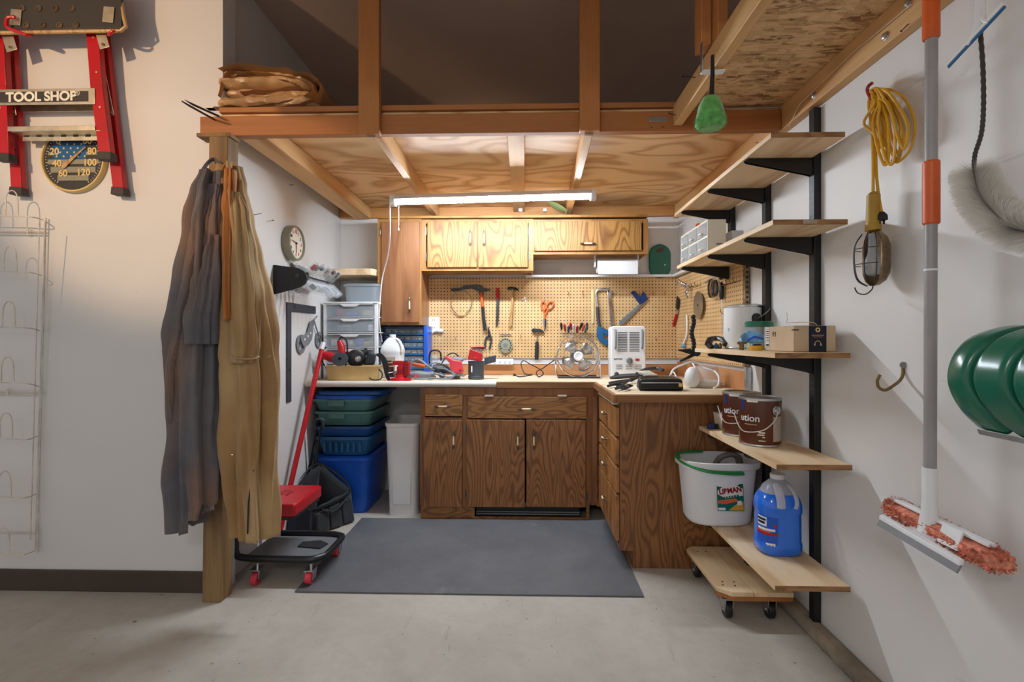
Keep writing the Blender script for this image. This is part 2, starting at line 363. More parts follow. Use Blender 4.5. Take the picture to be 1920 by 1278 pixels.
# ---------------- storage loft ----------------
ZB=2.132; ZT=2.222
one(M().box(-1.505,1.148,2.255,2.295,ZB,ZT),'header_beam','lumber_x','long orange-brown beam carrying the front edge of the storage loft','beam',bevel=.003)
one(M().box(-1.42,1.148,2.28,YB-.002,ZT+.001,ZT+.019),'plywood_deck','ply_ceiling','swirly grained plywood deck of the loft seen from below','deck')
one(M().box(-1.42,.70,2.262,2.30,ZT+.021,ZT+.045),'deck_edge_board','lumber_x','thin brown strip lying along the top of the loft beam','board',bevel=.002)
# joists
J=M(); J.box(-1.335,-1.21,2.297,YB-.045,ZB,ZT-.002); one(J,'joist','lumber_y','wide pale joist next to the left alcove wall','joist','loft joists',bevel=.003)
J=M(); J.box(-.712,-.672,2.297,YB-.045,ZB,ZT-.002); one(J,'joist','lumber_y','narrow joist above the left end of the tube light','joist','loft joists',bevel=.003)
J=M(); J.box(-.09,-.004,2.297,YB-.045,ZT-.042,ZT-.002); one(J,'joist','lumber_y','flat pale board under the deck above the middle of the tube light','joist','loft joists',bevel=.003)
J=M(); J.hexa([(.272,2.297,ZB),(.312,2.297,ZB),(.312,2.297,ZT-.002),(.272,2.297,ZT-.002)],[(.31,YB-.045,ZB),(.35,YB-.045,ZB),(.35,YB-.045,ZT-.002),(.31,YB-.045,ZT-.002)])
one(J,'joist','lumber_y','slanting joist above the right end of the tube light','joist','loft joists',bevel=.003)
one(M().box(WL+.002,1.148,YB-.042,YB-.002,ZB+.012,ZT),'ledger_board','lumber_x2','horizontal board fixed along the back wall above the wall cabinets','board',bevel=.003)
one(M().box(1.15,WX-.001,-.6,YB-.002,ZB,ZB+.1115),'wall_rail','lumber_y','long pale rail bolted to the top of the right wall','rail',bevel=.003)
one(M().box(.665,.704,-.6,2.253,ZB+.02,ZB+.11),'side_joist','lumber_y','joist running toward the viewer beside the strand board','joist',bevel=.003)
one(M().box(.706,1.188,-.6,2.279,ZB+.112,ZB+.124),'strand_board_panel','osb','flaky strand board panel overhead at the right','panel')
one(M().box(.706,1.149,-.6,-.56,ZB+.02,ZB+.11),'end_joist','lumber_x','cross joist at the near end of the strand board panel','joist')
def hanger(x0,x1,y,z0,lab,mat='lumber_z'):
    return one(M().box(x0,x1,y,y+.038,z0,ZC-.002),'hanger_post',mat,lab,'post','posts hanging from the ceiling',bevel=.003)
hanger(-.752,-.658,2.214,2.118,'bright upright board in front of the loft beam, the left one')
hanger(.243,.332,2.214,2.122,'darker upright board in front of the loft beam, the right one')
hh=P(1347,92,y=1.82)
one(M().box(.628,.664,1.79,1.86,2.245,ZC-.002),'hanger_post','lumber_z','short stub of upright board beside the green duster','post','posts hanging from the ceiling',bevel=.003)
one(M().box(.668,.704,1.74,1.80,2.245,ZC-.002),'blocking_post','lumber_z','brown upright board standing on the side joist above the duster','post',bevel=.003)
# metal plates
def plate(px0,px1,py0,py1,y,lab,mat='zinc'):
    a=P(px0,py1,y=y); b=P(px1,py0,y=y); m=M(); m.box(a.x,b.x,y-.003,y,a.z,b.z); return one(m,'metal_strap',mat,lab,'strap','small metal straps on the loft frame',bevel=.001)
plate(689,706,251,258,2.252,'zinc strap under the bright left upright board')
plate(1096,1112,248,253,2.252,'zinc strap under the darker right upright board')
t=one(M().box(P(1217,0,y=2.254).x,P(1250,0,y=2.254).x,2.2505,2.2545,P(0,243,y=2.254).z,P(0,234,y=2.254).z),'mending_plate','zinc','small flat mending plate with two screw holes on the dark beam','plate',bevel=.001)
m=M(); m.cyl(P(1222,239,y=2.2505),P(1222,239,y=2.2475),.003,seg=10); m.cyl(P(1243,238,y=2.2505),P(1243,238,y=2.2475),.003,seg=10); ob(m,'screw','black',t)
q=T('angle_bracket','white and grey metal angle bracket above the green duster','bracket',(.68,1.78,2.13))
m=M(); m.box(.628,.705,1.765,1.795,2.139,2.143); ob(m,'horizontal_arm','white',q,bevel=.001)
m=M(); m.box(.6245,.6275,1.77,1.79,2.139,2.245); ob(m,'upright_arm','zinc',q,bevel=.001)
# plate of grey wood under the beam end, and post
one(M().box(-1.495,-1.34,2.215,2.292,2.113,2.130),'spacer_board','post','thin grey wooden spacer between the beam end and its post','board',bevel=.002)
m=M(); m.hexa([(-1.465,2.208,0),(-1.378,2.208,0),(-1.378,2.292,0),(-1.465,2.292,0)],[(-1.432,2.208,2.112),(-1.345,2.208,2.112),(-1.345,2.292,2.112),(-1.432,2.292,2.112)])
one(m,'corner_post','post','weathered wooden post holding up the left end of the loft beam','post',bevel=.004)
# dark flat bars poking out above beam end
q=T('trim_strips','pair of dark grey strips poking out over the beam end beside the folded tarp','strips',P(395,215,y=2.2))
for i,(a,b) in enumerate((((340,189,2.06),(400,222,2.24)),((346,187,2.08),(412,217,2.28)))):
    A=P(a[0],a[1],y=a[2]); B=P(b[0],b[1],y=b[2]); u=(B-A).normalized(); w_=Vector((0,1,0)).cross(u).normalized(); m=M()
    e=Vector((0,.045,.0)); h=w_*.004
    m.hexa([A-h,A+h,A+h+e,A-h+e],[B-h,B+h,B+h+e,B-h+e]); ob(m,'strip','charcoal',q,bevel=.001)
# bolts on the rail
for i,(px,py) in enumerate(((1661,68),(1527,179),(1704,5))):
    c=P(px,py,x=1.15); m=M(FR(c.x,c.y,c.z)); m.lathe([(.014,0),(.014,.002),(.009,.003),(.009,.009),(.004,.011),(0,.011)],seg=12)
    one(m,'rail_bolt','zinc',('shiny bolt in the middle of the right wall rail','bolt in the rail nearest the loft beam','dark bolt at the top edge of the rail')[i],'bolt','bolts in the wall rail')
m=M(); m.tube([P(1709,8,x=1.143),P(1600,98,x=1.143),P(1500,195,x=1.143),P(1478,238,x=1.143)],.0014,5); one(m,'rail_wire','offwhite','thin pale wire strung along the right wall rail','wire')
def nail(a,b,lab,r=.0016): m=M(); m.cyl(a,b,r,seg=6); m.cyl(b,b+(b-a).normalized()*.001,r*2.2,seg=8); return one(m,'nail','darksteel',lab,'nail','bent nails in the loft wood and walls')
nail(P(1304,145,x=.665),P(1281,143,x=.64),'nail sticking out of the side joist left of the duster')
nail(P(1267,216,x=.665),P(1250,211,x=.64),'nail low on the side joist near the beam')
nail(P(1703,45,x=1.15),P(1690,58,x=1.13),'bent nail in the rail left of the orange pole tip')
nail(P(1417,267,x=1.15),P(1434,272,x=1.13),'nail in the rail above the highest shelf')
nail(P(475,403,x=WL),P(489,400,x=WL+.05),'long nail in the alcove wall up left of the clock')
nail(P(508,414,x=WL),P(512,413,x=WL+.03),'small nail in the alcove wall nearest the clock')
nail(P(543,347,x=WL),P(548,346,x=WL+.03),'small nail high on the alcove wall under the loft')
m=M(); c=P(680,405,y=3.84); m.tube(cr([c+Vector((0,0,.02)),c+Vector((0,-.01,0)),c+Vector((0,-.03,-.02)),c+Vector((0,-.035,.0))],5),.004,6); m.box(c.x-.008,c.x+.008,3.85,3.856,c.z-.02,c.z+.03)
one(m,'ledger_hook','zinc','small metal hook on the back ledger left of the tall wall cabinet','hook')

# unseen raised garage door, added out of frame to shade the loft beam
q=T('shade_garage_door','white raised garage door panels, unseen, added to shade the loft beam','garage door',(-.4,.4,2.28))
for k in range(5): m=M(); m.box(-1.62,.60,-.95+.49*k,-.95+.49*k+.485,2.28,2.315); ob(m,'door_panel','white',q,bevel=.004)
# ---------------- cabinets ----------------
def pull(parent,c,mx,L=.1,name='handle',lab=None):
    """ivory centred pull, long axis local x"""
    m=M(mx); l=L/2
    for s in (-1,1):
        m.tube([(s*l*.72,0,0),(s*l*.72,0,.018)],.0035,8)
        m.lathe([(.006,0),(.005,.002),(0,.002)],c=(s*l*.72,0,0),seg=10)
    m2=M(mx@Matrix.Rotation(PI/2,4,'Y')@Matrix.Identity(4)) if False else M(mx)
    for s in (-1,1): m.tube([(s*l*.5,0,.02),(s*l*.62,0,.02),(s*l*.72,0,.02),(s*l*.85,0,.02),(s*l,0,.02)],[.006,.0075,.005,.006,.0015],8)
    h=ob(m,name,'pewter',parent,label=lab)
    m2.tube([(-l*.52,0,.02),(0,0,.02),(l*.52,0,.02)],[.0052,.006,.0052],10); ob(m2,'grip','ivory',h,label='ivory grip')
    return h
def hinge(parent,x,y,z,mx=None):
    m=M(FB(x,y,z)); m.box(-.004,.004,-.028,.028,0,.003); m.cyl((.005,-.02,.003),(.005,.02,.003),.003,seg=8); m.cyl((.005,.02,.003),(.005,.03,.003),.0015,seg=6); m.cyl((.005,-.02,.003),(.005,-.03,.003),.0015,seg=6)
    return ob(m,'hinge','pewter',parent)
def RB(px0,px1,py0,py1,y):
    a=P(px0,py1,y=y); b=P(px1,py0,y=y); return a.x,b.x,a.z,b.z
YFc=3.262
# lower back run
q=T('base_cabinet','brown oak base cabinet below the worktop against the back wall','cabinet',(-.13,3.4,0))
x0,x1=-.696,.49; ZTOP=.872
m=M(); m.box(x0,x0+.018,YFc+.018,YB-.01,0,ZTOP); m.box(x1-.018,x1,YFc+.018,YB-.01,.09,ZTOP); m.box(x0,x1,YB-.022,YB-.01,.0,ZTOP); m.box(x0+.018,x1-.018,YFc+.018,YB-.02,.1,.115)
ob(m,'carcass','oak',q)
m=M(); m.box(x0,x1,YFc,YFc+.018,.818,ZTOP); 
for a,b in ((794,797),(867,877),(1098,1110)):
    A,B,_,_=RB(a,b,0,1,YFc); m.box(A if a>794 else x0,B,YFc,YFc+.018,.1182,.8178)
A,B,_,_=RB(797,867,0,1,YFc); Z=RB(0,1,780,787,YFc); m.box(A+.0002,B-.0002,YFc,YFc+.018,Z[2]-.01,Z[3]+.005)
m.box(x0,.42,YFc,YFc+.018,.095,.118)
ob(m,'face_frame','oak_frame',q,bevel=.001)
m=M(); A=P(1110,700,y=YFc).x; m.box(A,x1-.02,YFc+.004,YFc+.016,.12,.87); ob(m,'filler_panel','reddish',q)
m=M(); A=P(890,960,y=3.28).x; m.box(x0+.01,A,3.27,3.285,0,.098); m.box(A+.0002,.40,3.27,3.285,0,.02); B=P(1090,960,y=3.28).x; m.box(max(B,.4002),max(B,.4002)+.02,3.27,3.285,0,.098)
ob(m,'toe_kick','oak_h',q)
m=M(); m.box(A+.01,B-.01,3.30,3.303,.005,.097); ob(m,'vent_recess','black',q)
m=M(); m.box(A+.01,B-.01,3.288,3.298,.03,.036); m.box(A+.01,B-.01,3.288,3.298,.045,.05); ob(m,'vent_rail','grey',q)
def front(px0,px1,py0,py1,name,mat,hp,horiz,hinges=(),par=q,y=YFc,t=.018):
    X0,X1,Z0,Z1=RB(px0,px1,py0,py1,y-t); m=M(); m.box(X0,X1,y-t,y-.0005,Z0,Z1); d=ob(m,name,mat,par,bevel=.002)
    c=P(*hp,y=y-t); pull(d,c,FB(c.x,y-t,c.z,0 if horiz else PI/2),.115)
    for hx,hy in hinges:
        h=P(hx,hy,y=y); hinge(d,h.x,y-.001,h.z)
    return d
front(797,867,740,780,'drawer','oak_h',(831,761),True)
front(877,1100,744,784,'false_drawer_front','oak_h',(987,766),True)
front(794,866,787,950,'door','oak',(851,824),False,((793,802),(793,925)))
front(875,984,787,950,'door','oak',(971,825),False,((872,802),(872,925)))
front(987,1098,787,950,'door','oak',(1001,825),False,((1100,930),))
for px in (917,1054):
    c=P(px,741,y=YFc-.01); m=M(); m.box(c.x-.028,c.x+.028,YFc-.024,YFc-.001,c.z-.006,c.z+.004); ob(m,'tip_out_clip','offwhite',q)
# right run with the drawers
XD=.492; YE=2.60
q=T('drawer_cabinet','oak cabinet end with four drawers standing out from the right wall','cabinet',(.82,2.9,0))
m=M(); m.prism([(.5,.09),(.5,ZTOP),(1.16,ZTOP),(1.16,0),(.562,0),(.562,.09)],-.009,.009); mm=M(); 
m=M(FB(0,YE+.009,0)); m.prism([(.502,.09),(.502,ZTOP),(1.16,ZTOP),(1.16,0),(.562,0),(.562,.09)],-.009,.009); ob(m,'end_panel','oak',q,bevel=.001)
m=M(); m.box(.51,1.17,YE+.019,YB-.02,.09,.86); ob(m,'carcass','oak_frame',q)
m=M(); m.box(.562,1.16,YE+.019,YFc,0,.09); ob(m,'toe_kick','oak_h',q)
m=M(); m.box(.494,.512,YE+.001,YE+.03,.09,ZTOP); m.box(.494,.512,3.19,YFc,.09,ZTOP)
for z in (.838,.672,.524,.376,.1): m.box(.494,.512,YE+.0302,3.1898,z-.012,z+.012)
ob(m,'face_frame','oak_frame',q,bevel=.001)
m=M(); m.box(.462,.53,YE+.05,3.17,.842,.862); ob(m,'pull_out_board','worktop',q,bevel=.008)
for z0,z1,hz in ((.684,.832,.76),(.536,.668,.613),(.388,.52,.465),(.135,.376,.26)):
    m=M(); m.box(XD-.018,XD+.001,YE+.012,3.2,z0,z1); d=ob(m,'drawer','oak_y',q,bevel=.002)
    mx=Matrix.Translation((XD-.018,2.93,hz))@Matrix(((0,0,-1,0),(-1,0,0,0),(0,1,0,0),(0,0,0,1))); pull(d,None,mx,.115)
# worktops
q=T('worktop','pale worktop with rounded white laminate front edge at the left','worktop',(-.8,3.6,.875))
m=M(); m.box(WL+.004,-.19,3.27,YB-.02,.876,.912); ob(m,'top','worktop',q)
m=M(); m.tube([(WL+.004,3.26,.895),(-.19,3.26,.895)],.0205,12); ob(m,'laminate_edge','offwhite',q)
q=T('worktop','L-shaped plywood worktop with brown front edge running to the right wall','worktop',(.5,3.6,.875))
m=M(FB(0,0,0)@Matrix.Rotation(-PI/2,4,'X')); 
poly=[(-.188,3.262),(.462,3.262),(.462,2.53),(1.187,2.53),(1.187,YB-.02),(-.188,YB-.02)]
m=M(); m.prism(poly,.876,.914); ob(m,'top','worktop',q)
m=M(); m.box(-.188,.462,3.244,3.2615,.872,.911); m.box(.444,.4615,2.512,3.262,.872,.911); m.box(.4615,1.187,2.512,2.5295,.872,.911); ob(m,'edge_strip','worktop_edge',q,bevel=.002)
# backsplash
q=T('backsplash_board','orange-brown board standing along the back of the worktop','board',(.2,3.87,.915))
m=M(); m.box(-.70,1.165,3.855,3.873,.9145,1.0); ob(m,'board','splash',q,bevel=.002); m=M(); m.box(-.70,1.165,3.85,3.875,1.0005,1.008); ob(m,'white_cap','white',q)
q=T('backsplash_board','short backsplash board on the right wall with a grey metal end','board',(1.17,3.2,.915))
m=M(); m.box(1.165,1.186,2.66,3.85,.9145,1.02); ob(m,'board','splash',q,bevel=.002); m=M(); m.box(1.157,1.188,2.635,2.659,.9145,1.045); ob(m,'metal_end','zinc',q,bevel=.002)
# ---- wall cabinets
YU=3.60
def wcab(name,lab,px0,px1,py0,py1,doors,fr,mat,side=None,loc=None,fw=9):
    X0,X1,Z0,Z1=RB(px0,px1,py0,py1,YU); q=T(name,lab,'cabinet',((X0+X1)/2,3.75,Z0))
    m=M(); m.box(X0,X0+.016,YU+.018,YB-.002,Z0,Z1); m.box(X1-.016,X1,YU+.018,YB-.002,Z0,Z1); m.box(X0+.016,X1-.016,YU+.018,YB-.002,Z0+.01,Z0+.022); m.box(X0+.016,X1-.016,YU+.018,YB-.002,Z1-.012,Z1); m.box(X0+.016,X1-.016,YB-.01,YB-.003,Z0+.022,Z1)
    ob(m,'carcass',side or fr,q)
    m=M(); f=fw/258; m.box(X0,X0+f,YU,YU+.018,Z0,Z1); m.box(X1-f,X1,YU,YU+.018,Z0,Z1); m.box(X0+f,X1-f,YU,YU+.018,Z0,Z0+.03); m.box(X0+f,X1-f,YU,YU+.018,Z1-.03,Z1)
    if len(doors)>1:
        c=P(895,0,y=YU).x; m.box(c-.014,c+.014,YU,YU+.018,Z0+.03,Z1-.03)
    ob(m,'face_frame',fr,q,bevel=.001)
    for d in doors: front(*d[:4],'door',mat,d[4],d[5],d[6],par=q,y=YU)
    return q
wcab('tall_wall_cabinet','tall narrow reddish-brown wall cabinet at the left, reaching lowest',708,790,410,609,[(715,786,415,604,(769,572),False,((712,435),(712,590)))],'golden_f','reddish',side='reddish',fw=8)
wcab('wall_cabinet','golden oak wall cabinet with two doors under the tube light',790,1000,410,508,[(801,894,414,501,(882,447),False,((799,433),(799,481))),(897,990,414,501,(908,447),False,((992,433),(992,481)))],'golden_f','golden')
wcab('wall_cabinet','wide shallow golden oak wall cabinet with one lift-up door, above the paper towels',1000,1215,410,477,[(1002,1203,414,470,(1102,457),True,())],'golden_f','golden')
m=M(); X0,X1,Z0,Z1=RB(706,1216,401,409.5,3.58); m.box(X0,X1,3.58,YB-.05,Z0,Z1); one(m,'cabinet_top_board','golden_f','long narrow board lying across the tops of the wall cabinets','board',bevel=.003)
# small corner shelf above the drawer tower
X0,X1,Z0,Z1=RB(636,703,503,515,3.55); m=M(); m.prism([(WL+.004,YB-.003),(WL+.004,3.55),(X1-.03,3.55),(X1,3.62),(X1,YB-.003)],Z0,Z1)
one(m,'corner_shelf','shelf','small pale shelf board fixed between the alcove wall and tall cabinet','shelf')
# white ledges above the pegboard
m=M(); m.box(-.0,1.185,3.84,YB-.001,1.672,1.69); one(m,'wall_ledge','white','narrow white ledge along the top of the back pegboard','ledge',bevel=.002)
m=M(); m.box(1.13,1.188,3.45,3.838,1.672,1.69); one(m,'wall_ledge','white','short white ledge on the right wall below the small parts drawers','ledge',bevel=.002)
# pegboards
m=M(); a=P(795,672,y=3.89); m.box(a.x,1.175,3.885,3.893,1.045,1.671); one(m,'pegboard','peg_x','large tan pegboard on the back wall full of hanging tools','pegboard')
q=T('pegboard','tan pegboard on the right wall with a perforated metal strip on its edge','pegboard',(1.17,3.2,1.04))
m=M(); m.box(1.168,1.176,2.68,3.88,1.045,1.665); ob(m,'panel','peg_y',q); m=M(); m.box(1.1765,1.188,2.89,3.88,1.05,1.07); m.box(1.1765,1.188,2.89,3.88,1.64,1.66); ob(m,'batten','lumber_y',q)
m=M(); m.box(1.160,1.186,2.655,2.678,1.045,1.66); s=ob(m,'metal_strip','tarnish',q,bevel=.002)
m=M()
for i in range(22):
    z=1.07+i*.0265; m.prism([],0,0) if False else m.cyl((1.173,2.656,z),(1.173,2.6535,z),.0065,seg=8)
ob(m,'strip_holes','black',s,kind='stuff')
# ---------------- shelving on the right wall ----------------
UPY=(2.045,2.45,2.86)
ul=('black slotted upright nearest the viewer, the longest','middle of the three black slotted uprights','black slotted upright farthest from the viewer')
for i,yy in enumerate(UPY):
    z0,z1=((.0,2.125),(.3,2.12),(1.67,2.12))[i]; m=M(); m.box(1.165,1.189,yy-.018,yy-.014,z0,z1); m.box(1.165,1.189,yy+.014,yy+.018,z0,z1); m.box(1.161,1.1655,yy-.018,yy+.018,z0,z1)
    t=one(m,'shelf_upright','black',ul[i],'shelf upright','black slotted shelf uprights',bevel=.001)
    mm=M(); z=z0+.03
    while z<z1-.02: mm.box(1.1602,1.161,yy-.008,yy-.005,z,z+.015); mm.box(1.1602,1.161,yy+.005,yy+.008,z,z+.015); z+=.0254
    ob(mm,'slots','darksteel',t,kind='stuff')
SH=[(1.925,1.83,3.0),(1.605,1.815,2.95),(1.125,1.80,2.64),(.728,1.79,2.575),(.292,1.80,2.585)]
sl=['highest pine shelf on the right wall','second pine shelf from the top, carrying the small white drawers','pine shelf carrying the cardboard box and the white paint can','pine shelf carrying the two brown paint cans','lowest pine shelf carrying the bucket and the blue jug']
def bracket(): 
    m=M(FR(0,0,0)); 
    q=T('shelf_bracket','b','shelf bracket',(1.16,2.0,.0),'black shelf brackets'); m=M(Matrix.Translation((1.16,2.0,0)))
    for s in (-.010,.007): 
        mm=Matrix.Translation((1.16,2.0+s,0))@Matrix(((1,0,0,0),(0,0,-1,0),(0,1,0,0),(0,0,0,1)))
        m.mx=mm; m.prism([(0,-.001),(-.255,-.001),(-.268,-.006),(-.262,-.016),(-.02,-.066),(0,-.072)],-.003,0)
    m.mx=Matrix.Translation((1.16,2.0,0)); m.box(-.26,0,-.013,.010,-.004,-.0005); ob(m,'arm','black',q,bevel=.0008); return q
br=bracket(); first=True
bl={0:'under the highest shelf',1:'under the second shelf, below the small drawers',2:'under the shelf with the cardboard box',3:'under the shelf with the brown paint cans',4:'under the lowest shelf'}
wh=('near','middle','far')
for i,(z,ya,yb) in enumerate(SH):
    m=M(); m.box(.893,1.158,ya,yb,z,z+.0195)
    s=T('shelf_board',sl[i],'shelf',(1.02,(ya+yb)/2,z),'pine shelf boards'); ob(m,'board','shelf',s,bevel=.0015)
    m=M(); m.box(.8935,1.158,ya-.0015,ya,z+.0005,z+.019); ob(m,'end_grain','shelf_end',s)
    if i==1:
        m=M(); m.box(1.0,1.05,ya-.0022,ya-.0015,z+.003,z+.017); ob(m,'price_sticker','label',s)
    for k,yy in enumerate(UPY):
        if yy>yb-.05 or (i>=3 and k==2): continue
        lab='black %s bracket %s'%(wh[k],bl[i])
        if first: br.location=(1.16,yy,z); br['label']=lab; first=False
        else: copy_tree(br,loc=(1.16,yy,z),label=lab)
# ---------------- tube light ----------------
A=P(737,378,y=3.07); B=P(1112,367,y=3.07); u=(B-A).normalized()
q=T('shop_light','lit white LED tube light hanging under the loft deck','light',(A+B)/2)
m=M(); m.tube([A+u*.02,B-u*.02],.019,14); ob(m,'tube','tube',q)
m=M(); a_,b_=A+u*.015,B-u*.015; V_=lambda y,z:Vector((0,y,z)); m.hexa([a_+V_(-.045,.005),a_+V_(.045,.005),a_+V_(.026,.034),a_+V_(-.026,.034)],[b_+V_(-.045,.005),b_+V_(.045,.005),b_+V_(.026,.034),b_+V_(-.026,.034)]); ob(m,'housing','white',q)
for c in (A,B):
    m=M(Matrix.Translation(c)); m.box(-.018,.018,-.026,.026,-.028,.036); ob(m,'end_cap','white',q,bevel=.006)
for c in (A+u*.12,B-u*.12):
    m=M(); m.tube([c+Vector((0,0,.035)),(c.x,3.07,2.13)],.0012,5); ob(m,'hanging_wire','steel',q)
m=M(); a=A+Vector((.035,0,-.028)); m.tube([a,a+Vector((.0,0,-.135))],.0014,6); ob(m,'pull_string','white',q); 
m=M(); m.lathe([(0,0),(.006,.002),(.004,.016),(0,.018)],c=a+Vector((0,0,-.152)),seg=10); ob(m,'string_knob','cream',q)
pts=[A+Vector((-.02,0,-.01)),P(731,440,y=3.2),P(727,480,y=3.4),P(717,520,y=3.53),P(713,560,y=3.55),P(711,600,y=3.55),P(716,640,y=3.66)]
m=M(); m.tube(cr(pts,8),.0045,7); ob(m,'power_cord','white',q,label='white power cord')
# yellow-green saucer and clips lying above the cabinets
c=P(1040,385,y=3.72); c.z=P(0,401,y=3.58).z+.006; m=M(Matrix.Translation(c)@Matrix.Rotation(R(28),4,'Y')); m.lathe([(0,.0),(.06,.003),(.085,.012),(.083,.014),(.056,.007),(0,.005)],c=(0,0,.045)); one(m,'plastic_saucer','pale_green','pale yellow-green round saucer propped on the board above the cabinets','saucer')
for px,lab in ((976,'metal clamp clip on the cabinet top behind the tube light'),(1022,'small metal clip beside the pale green lid')):
    c=P(px,395,y=3.62); m=M(); m.box(c.x-.014,c.x+.014,3.62,3.64,P(0,401,y=3.58).z+.001,c.z+.02); m.cyl((c.x-.016,3.63,c.z+.005),(c.x+.016,3.63,c.z+.005),.006,seg=8); one(m,'metal_clip','zinc',lab,'clip','metal clips on the cabinet tops',bevel=.002)
# ---------------- folded tarp ----------------
zt=ZT+.0455
m=M(); rr=random.Random(21)
def slab(px0,px1,py0,py1,y0,y1,sd,n=40,k=20,fr=.5):
    a=P(px0,py1,y=2.30); b=P(px1,py0,y=2.30); x0,x1,z0,z1=a.x,b.x,max(a.z,zt+.002),b.z; cy,hy=(y0+y1)/2,(y1-y0)/2; cz,hz=(z0+z1)/2,(z1-z0)/2
    def fn(i,j):
        u=i; th=2*PI*j; e=min(1,(min(u,1-u)/.10+1e-3))**.5; ca,sa=math.cos(th),math.sin(th); q=(abs(ca)**fr+abs(sa)**fr)**0
        cx=math.copysign(abs(ca)**.6,ca); cz_=math.copysign(abs(sa)**.75,sa)
        x=x0+(x1-x0)*u; v=Vector((x*9+sd,ca*1.5+sd,sa*2))
        cre=abs(noise.noise(Vector((x*7+sd+3*sa,ca*2.2,sd))))*.030+abs(noise.noise(Vector((x*19+sd,ca*4,sa*3+sd))))*.012
        y=cy-.012*sd%.03+cx*(hy*(.55+.45*e))-math.copysign(cre,ca)+.012*noise.noise(v); z=cz+.55*hz*noise.noise(Vector((x*4+sd,cx,sd)))*(.6 if z0>zt+.004 else 0)+cz_*hz*(.35+.65*e)*(1-.35*abs(noise.noise(Vector((x*6,ca*2+sd,1)))))
        return (x,y,max(z,zt+.0015))
    m.grid(fn,n,k,cv=True)
slab(388,566,197,215,2.29,2.66,1); slab(402,594,176,205,2.28,2.64,4.2); slab(408,590,158,184,2.30,2.66,7.7); slab(402,584,140,166,2.285,2.65,9.1); slab(406,560,124,148,2.30,2.66,13.3)
# outer sheet wrapped round the right-hand end
def wrap(pts,w0,w1,th,sd):
    c=cr([(*(lambda v:(v.x,v.z))(P(px,py,y=2.28)),0) for px,py in pts],7)
    def fn(i,j):
        q=c[min(int(i*(len(c)-1)+.5),len(c)-1)]; n1=abs(noise.noise(Vector((q.x*12+sd,j*5,q.y*12))))*.016; n2=noise.noise(Vector((q.x*30,j*9,q.y*30+sd)))*.004
        return (q.x+n2-n1*.4,w0+(w1-w0)*j+.014*noise.noise(Vector((q.x*14,sd,q.y*20))),max(zt+.002,q.y+n2-n1*.5))
    g=M(); g.grid(fn,len(c),12); bmesh.ops.solidify(g.b,geom=g.b.faces[:],thickness=th)
    me=bpy.data.meshes.new('x'); g.b.to_mesh(me); g.b.free(); m.b.from_mesh(me); bpy.data.meshes.remove(me)
wrap([(412,130),(440,122),(500,126),(560,135),(592,146),(602,160),(596,178),(575,192),(530,203),(470,212),(420,213)],2.265,2.62,.010,2)
wrap([(430,150),(470,136),(530,142),(575,152),(590,164),(580,178),(540,190),(480,198),(420,200),(388,207)],2.27,2.6,.009,6)
wrap([(410,180),(418,150),(430,133),(470,140),(530,150),(556,160),(500,168),(450,172)],2.275,2.6,.008,11)
one(m,'folded_tarp','tarp','shiny brown tarpaulin folded in a heap on the left end of the loft','tarp',smooth=40,org=P(495,212,y=2.45))
# ---------------- step ladder on the left wall ----------------
YA,YR=2.195,2.25
q=T('step_ladder','red step ladder with metal treads hanging on the left wall','ladder',P(110,300,y=2.2))
def rail(pts,y,w,lab='rail',d=.028):
    m=M(); L=[]
    V=[P(px,py,y=y) for px,py in pts]
    for a,b in zip(V,V[1:]):
        for yy0,yy1,ww0,ww1 in ((y,y+.004,-w/2,w/2),(y+.004,y+d,-w/2,-w/2+.005),(y+.004,y+d,w/2-.005,w/2)):
            m.hexa([(a.x+ww0,yy0,a.z),(a.x+ww1,yy0,a.z),(a.x+ww1,yy1,a.z),(a.x+ww0,yy1,a.z)],[(b.x+ww0,yy0,b.z),(b.x+ww1,yy0,b.z),(b.x+ww1,yy1,b.z),(b.x+ww0,yy1,b.z)])
    r=ob(m,lab,'red',q,bevel=.001); 
    m=M(); a=V[-1]; m.hexa([(a.x-w/2-.006,y-.006,a.z-.03),(a.x+w/2+.006,y-.006,a.z-.034),(a.x+w/2+.006,y+d+.006,a.z-.034),(a.x-w/2-.006,y+d+.006,a.z-.03)],[(a.x-w/2-.004,y-.004,a.z+.006),(a.x+w/2+.004,y-.004,a.z+.002),(a.x+w/2+.004,y+d+.004,a.z+.002),(a.x-w/2-.004,y+d+.004,a.z+.006)])
    ob(m,'rubber_foot','plate',r,bevel=.002)
    m=M(); 
    for k in range(1,5):
        c=V[0].lerp(V[-1],k/5.3); m.cyl((c.x,y-.003,c.z),(c.x,y,c.z),.005,seg=8)
    ob(m,'rivets','alu',r,kind='stuff')
rail([(163,-60),(180,160),(196,286)],YA,.055); rail([(-12,-60),(0,160),(5,288)],YA,.055)
rail([(180,-10),(203,200),(221,352)],YR,.05,'rear_rail'); rail([(14,60),(22,200),(30,352)],YR,.05,'rear_rail')
def tread(px0,px1,py0,py1,y,name='tread',holes=True,dd=.07):
    a=P(px0,py1,y=y); b=P(px1,py0,y=y); m=M(); m.box(a.x,b.x,y,y+.003,a.z,b.z); m.box(a.x,b.x,y+.003,y+dd,b.z-.004,b.z); m.box(a.x,b.x,y+dd-.003,y+dd,a.z,b.z-.004); t=ob(m,name,'alu',q,bevel=.001); return t,a,b
t,a,b=tread(-60,178,165,198,YA-.004)
m=M(); a2=P(-60,194,y=YA-.0055); b2=P(165,169,y=YA-.0055); m.box(a2.x,b2.x,YA-.0056,YA-.0042,a2.z+.003,b2.z-.003); pl=ob(m,'name_plate','plate',t)
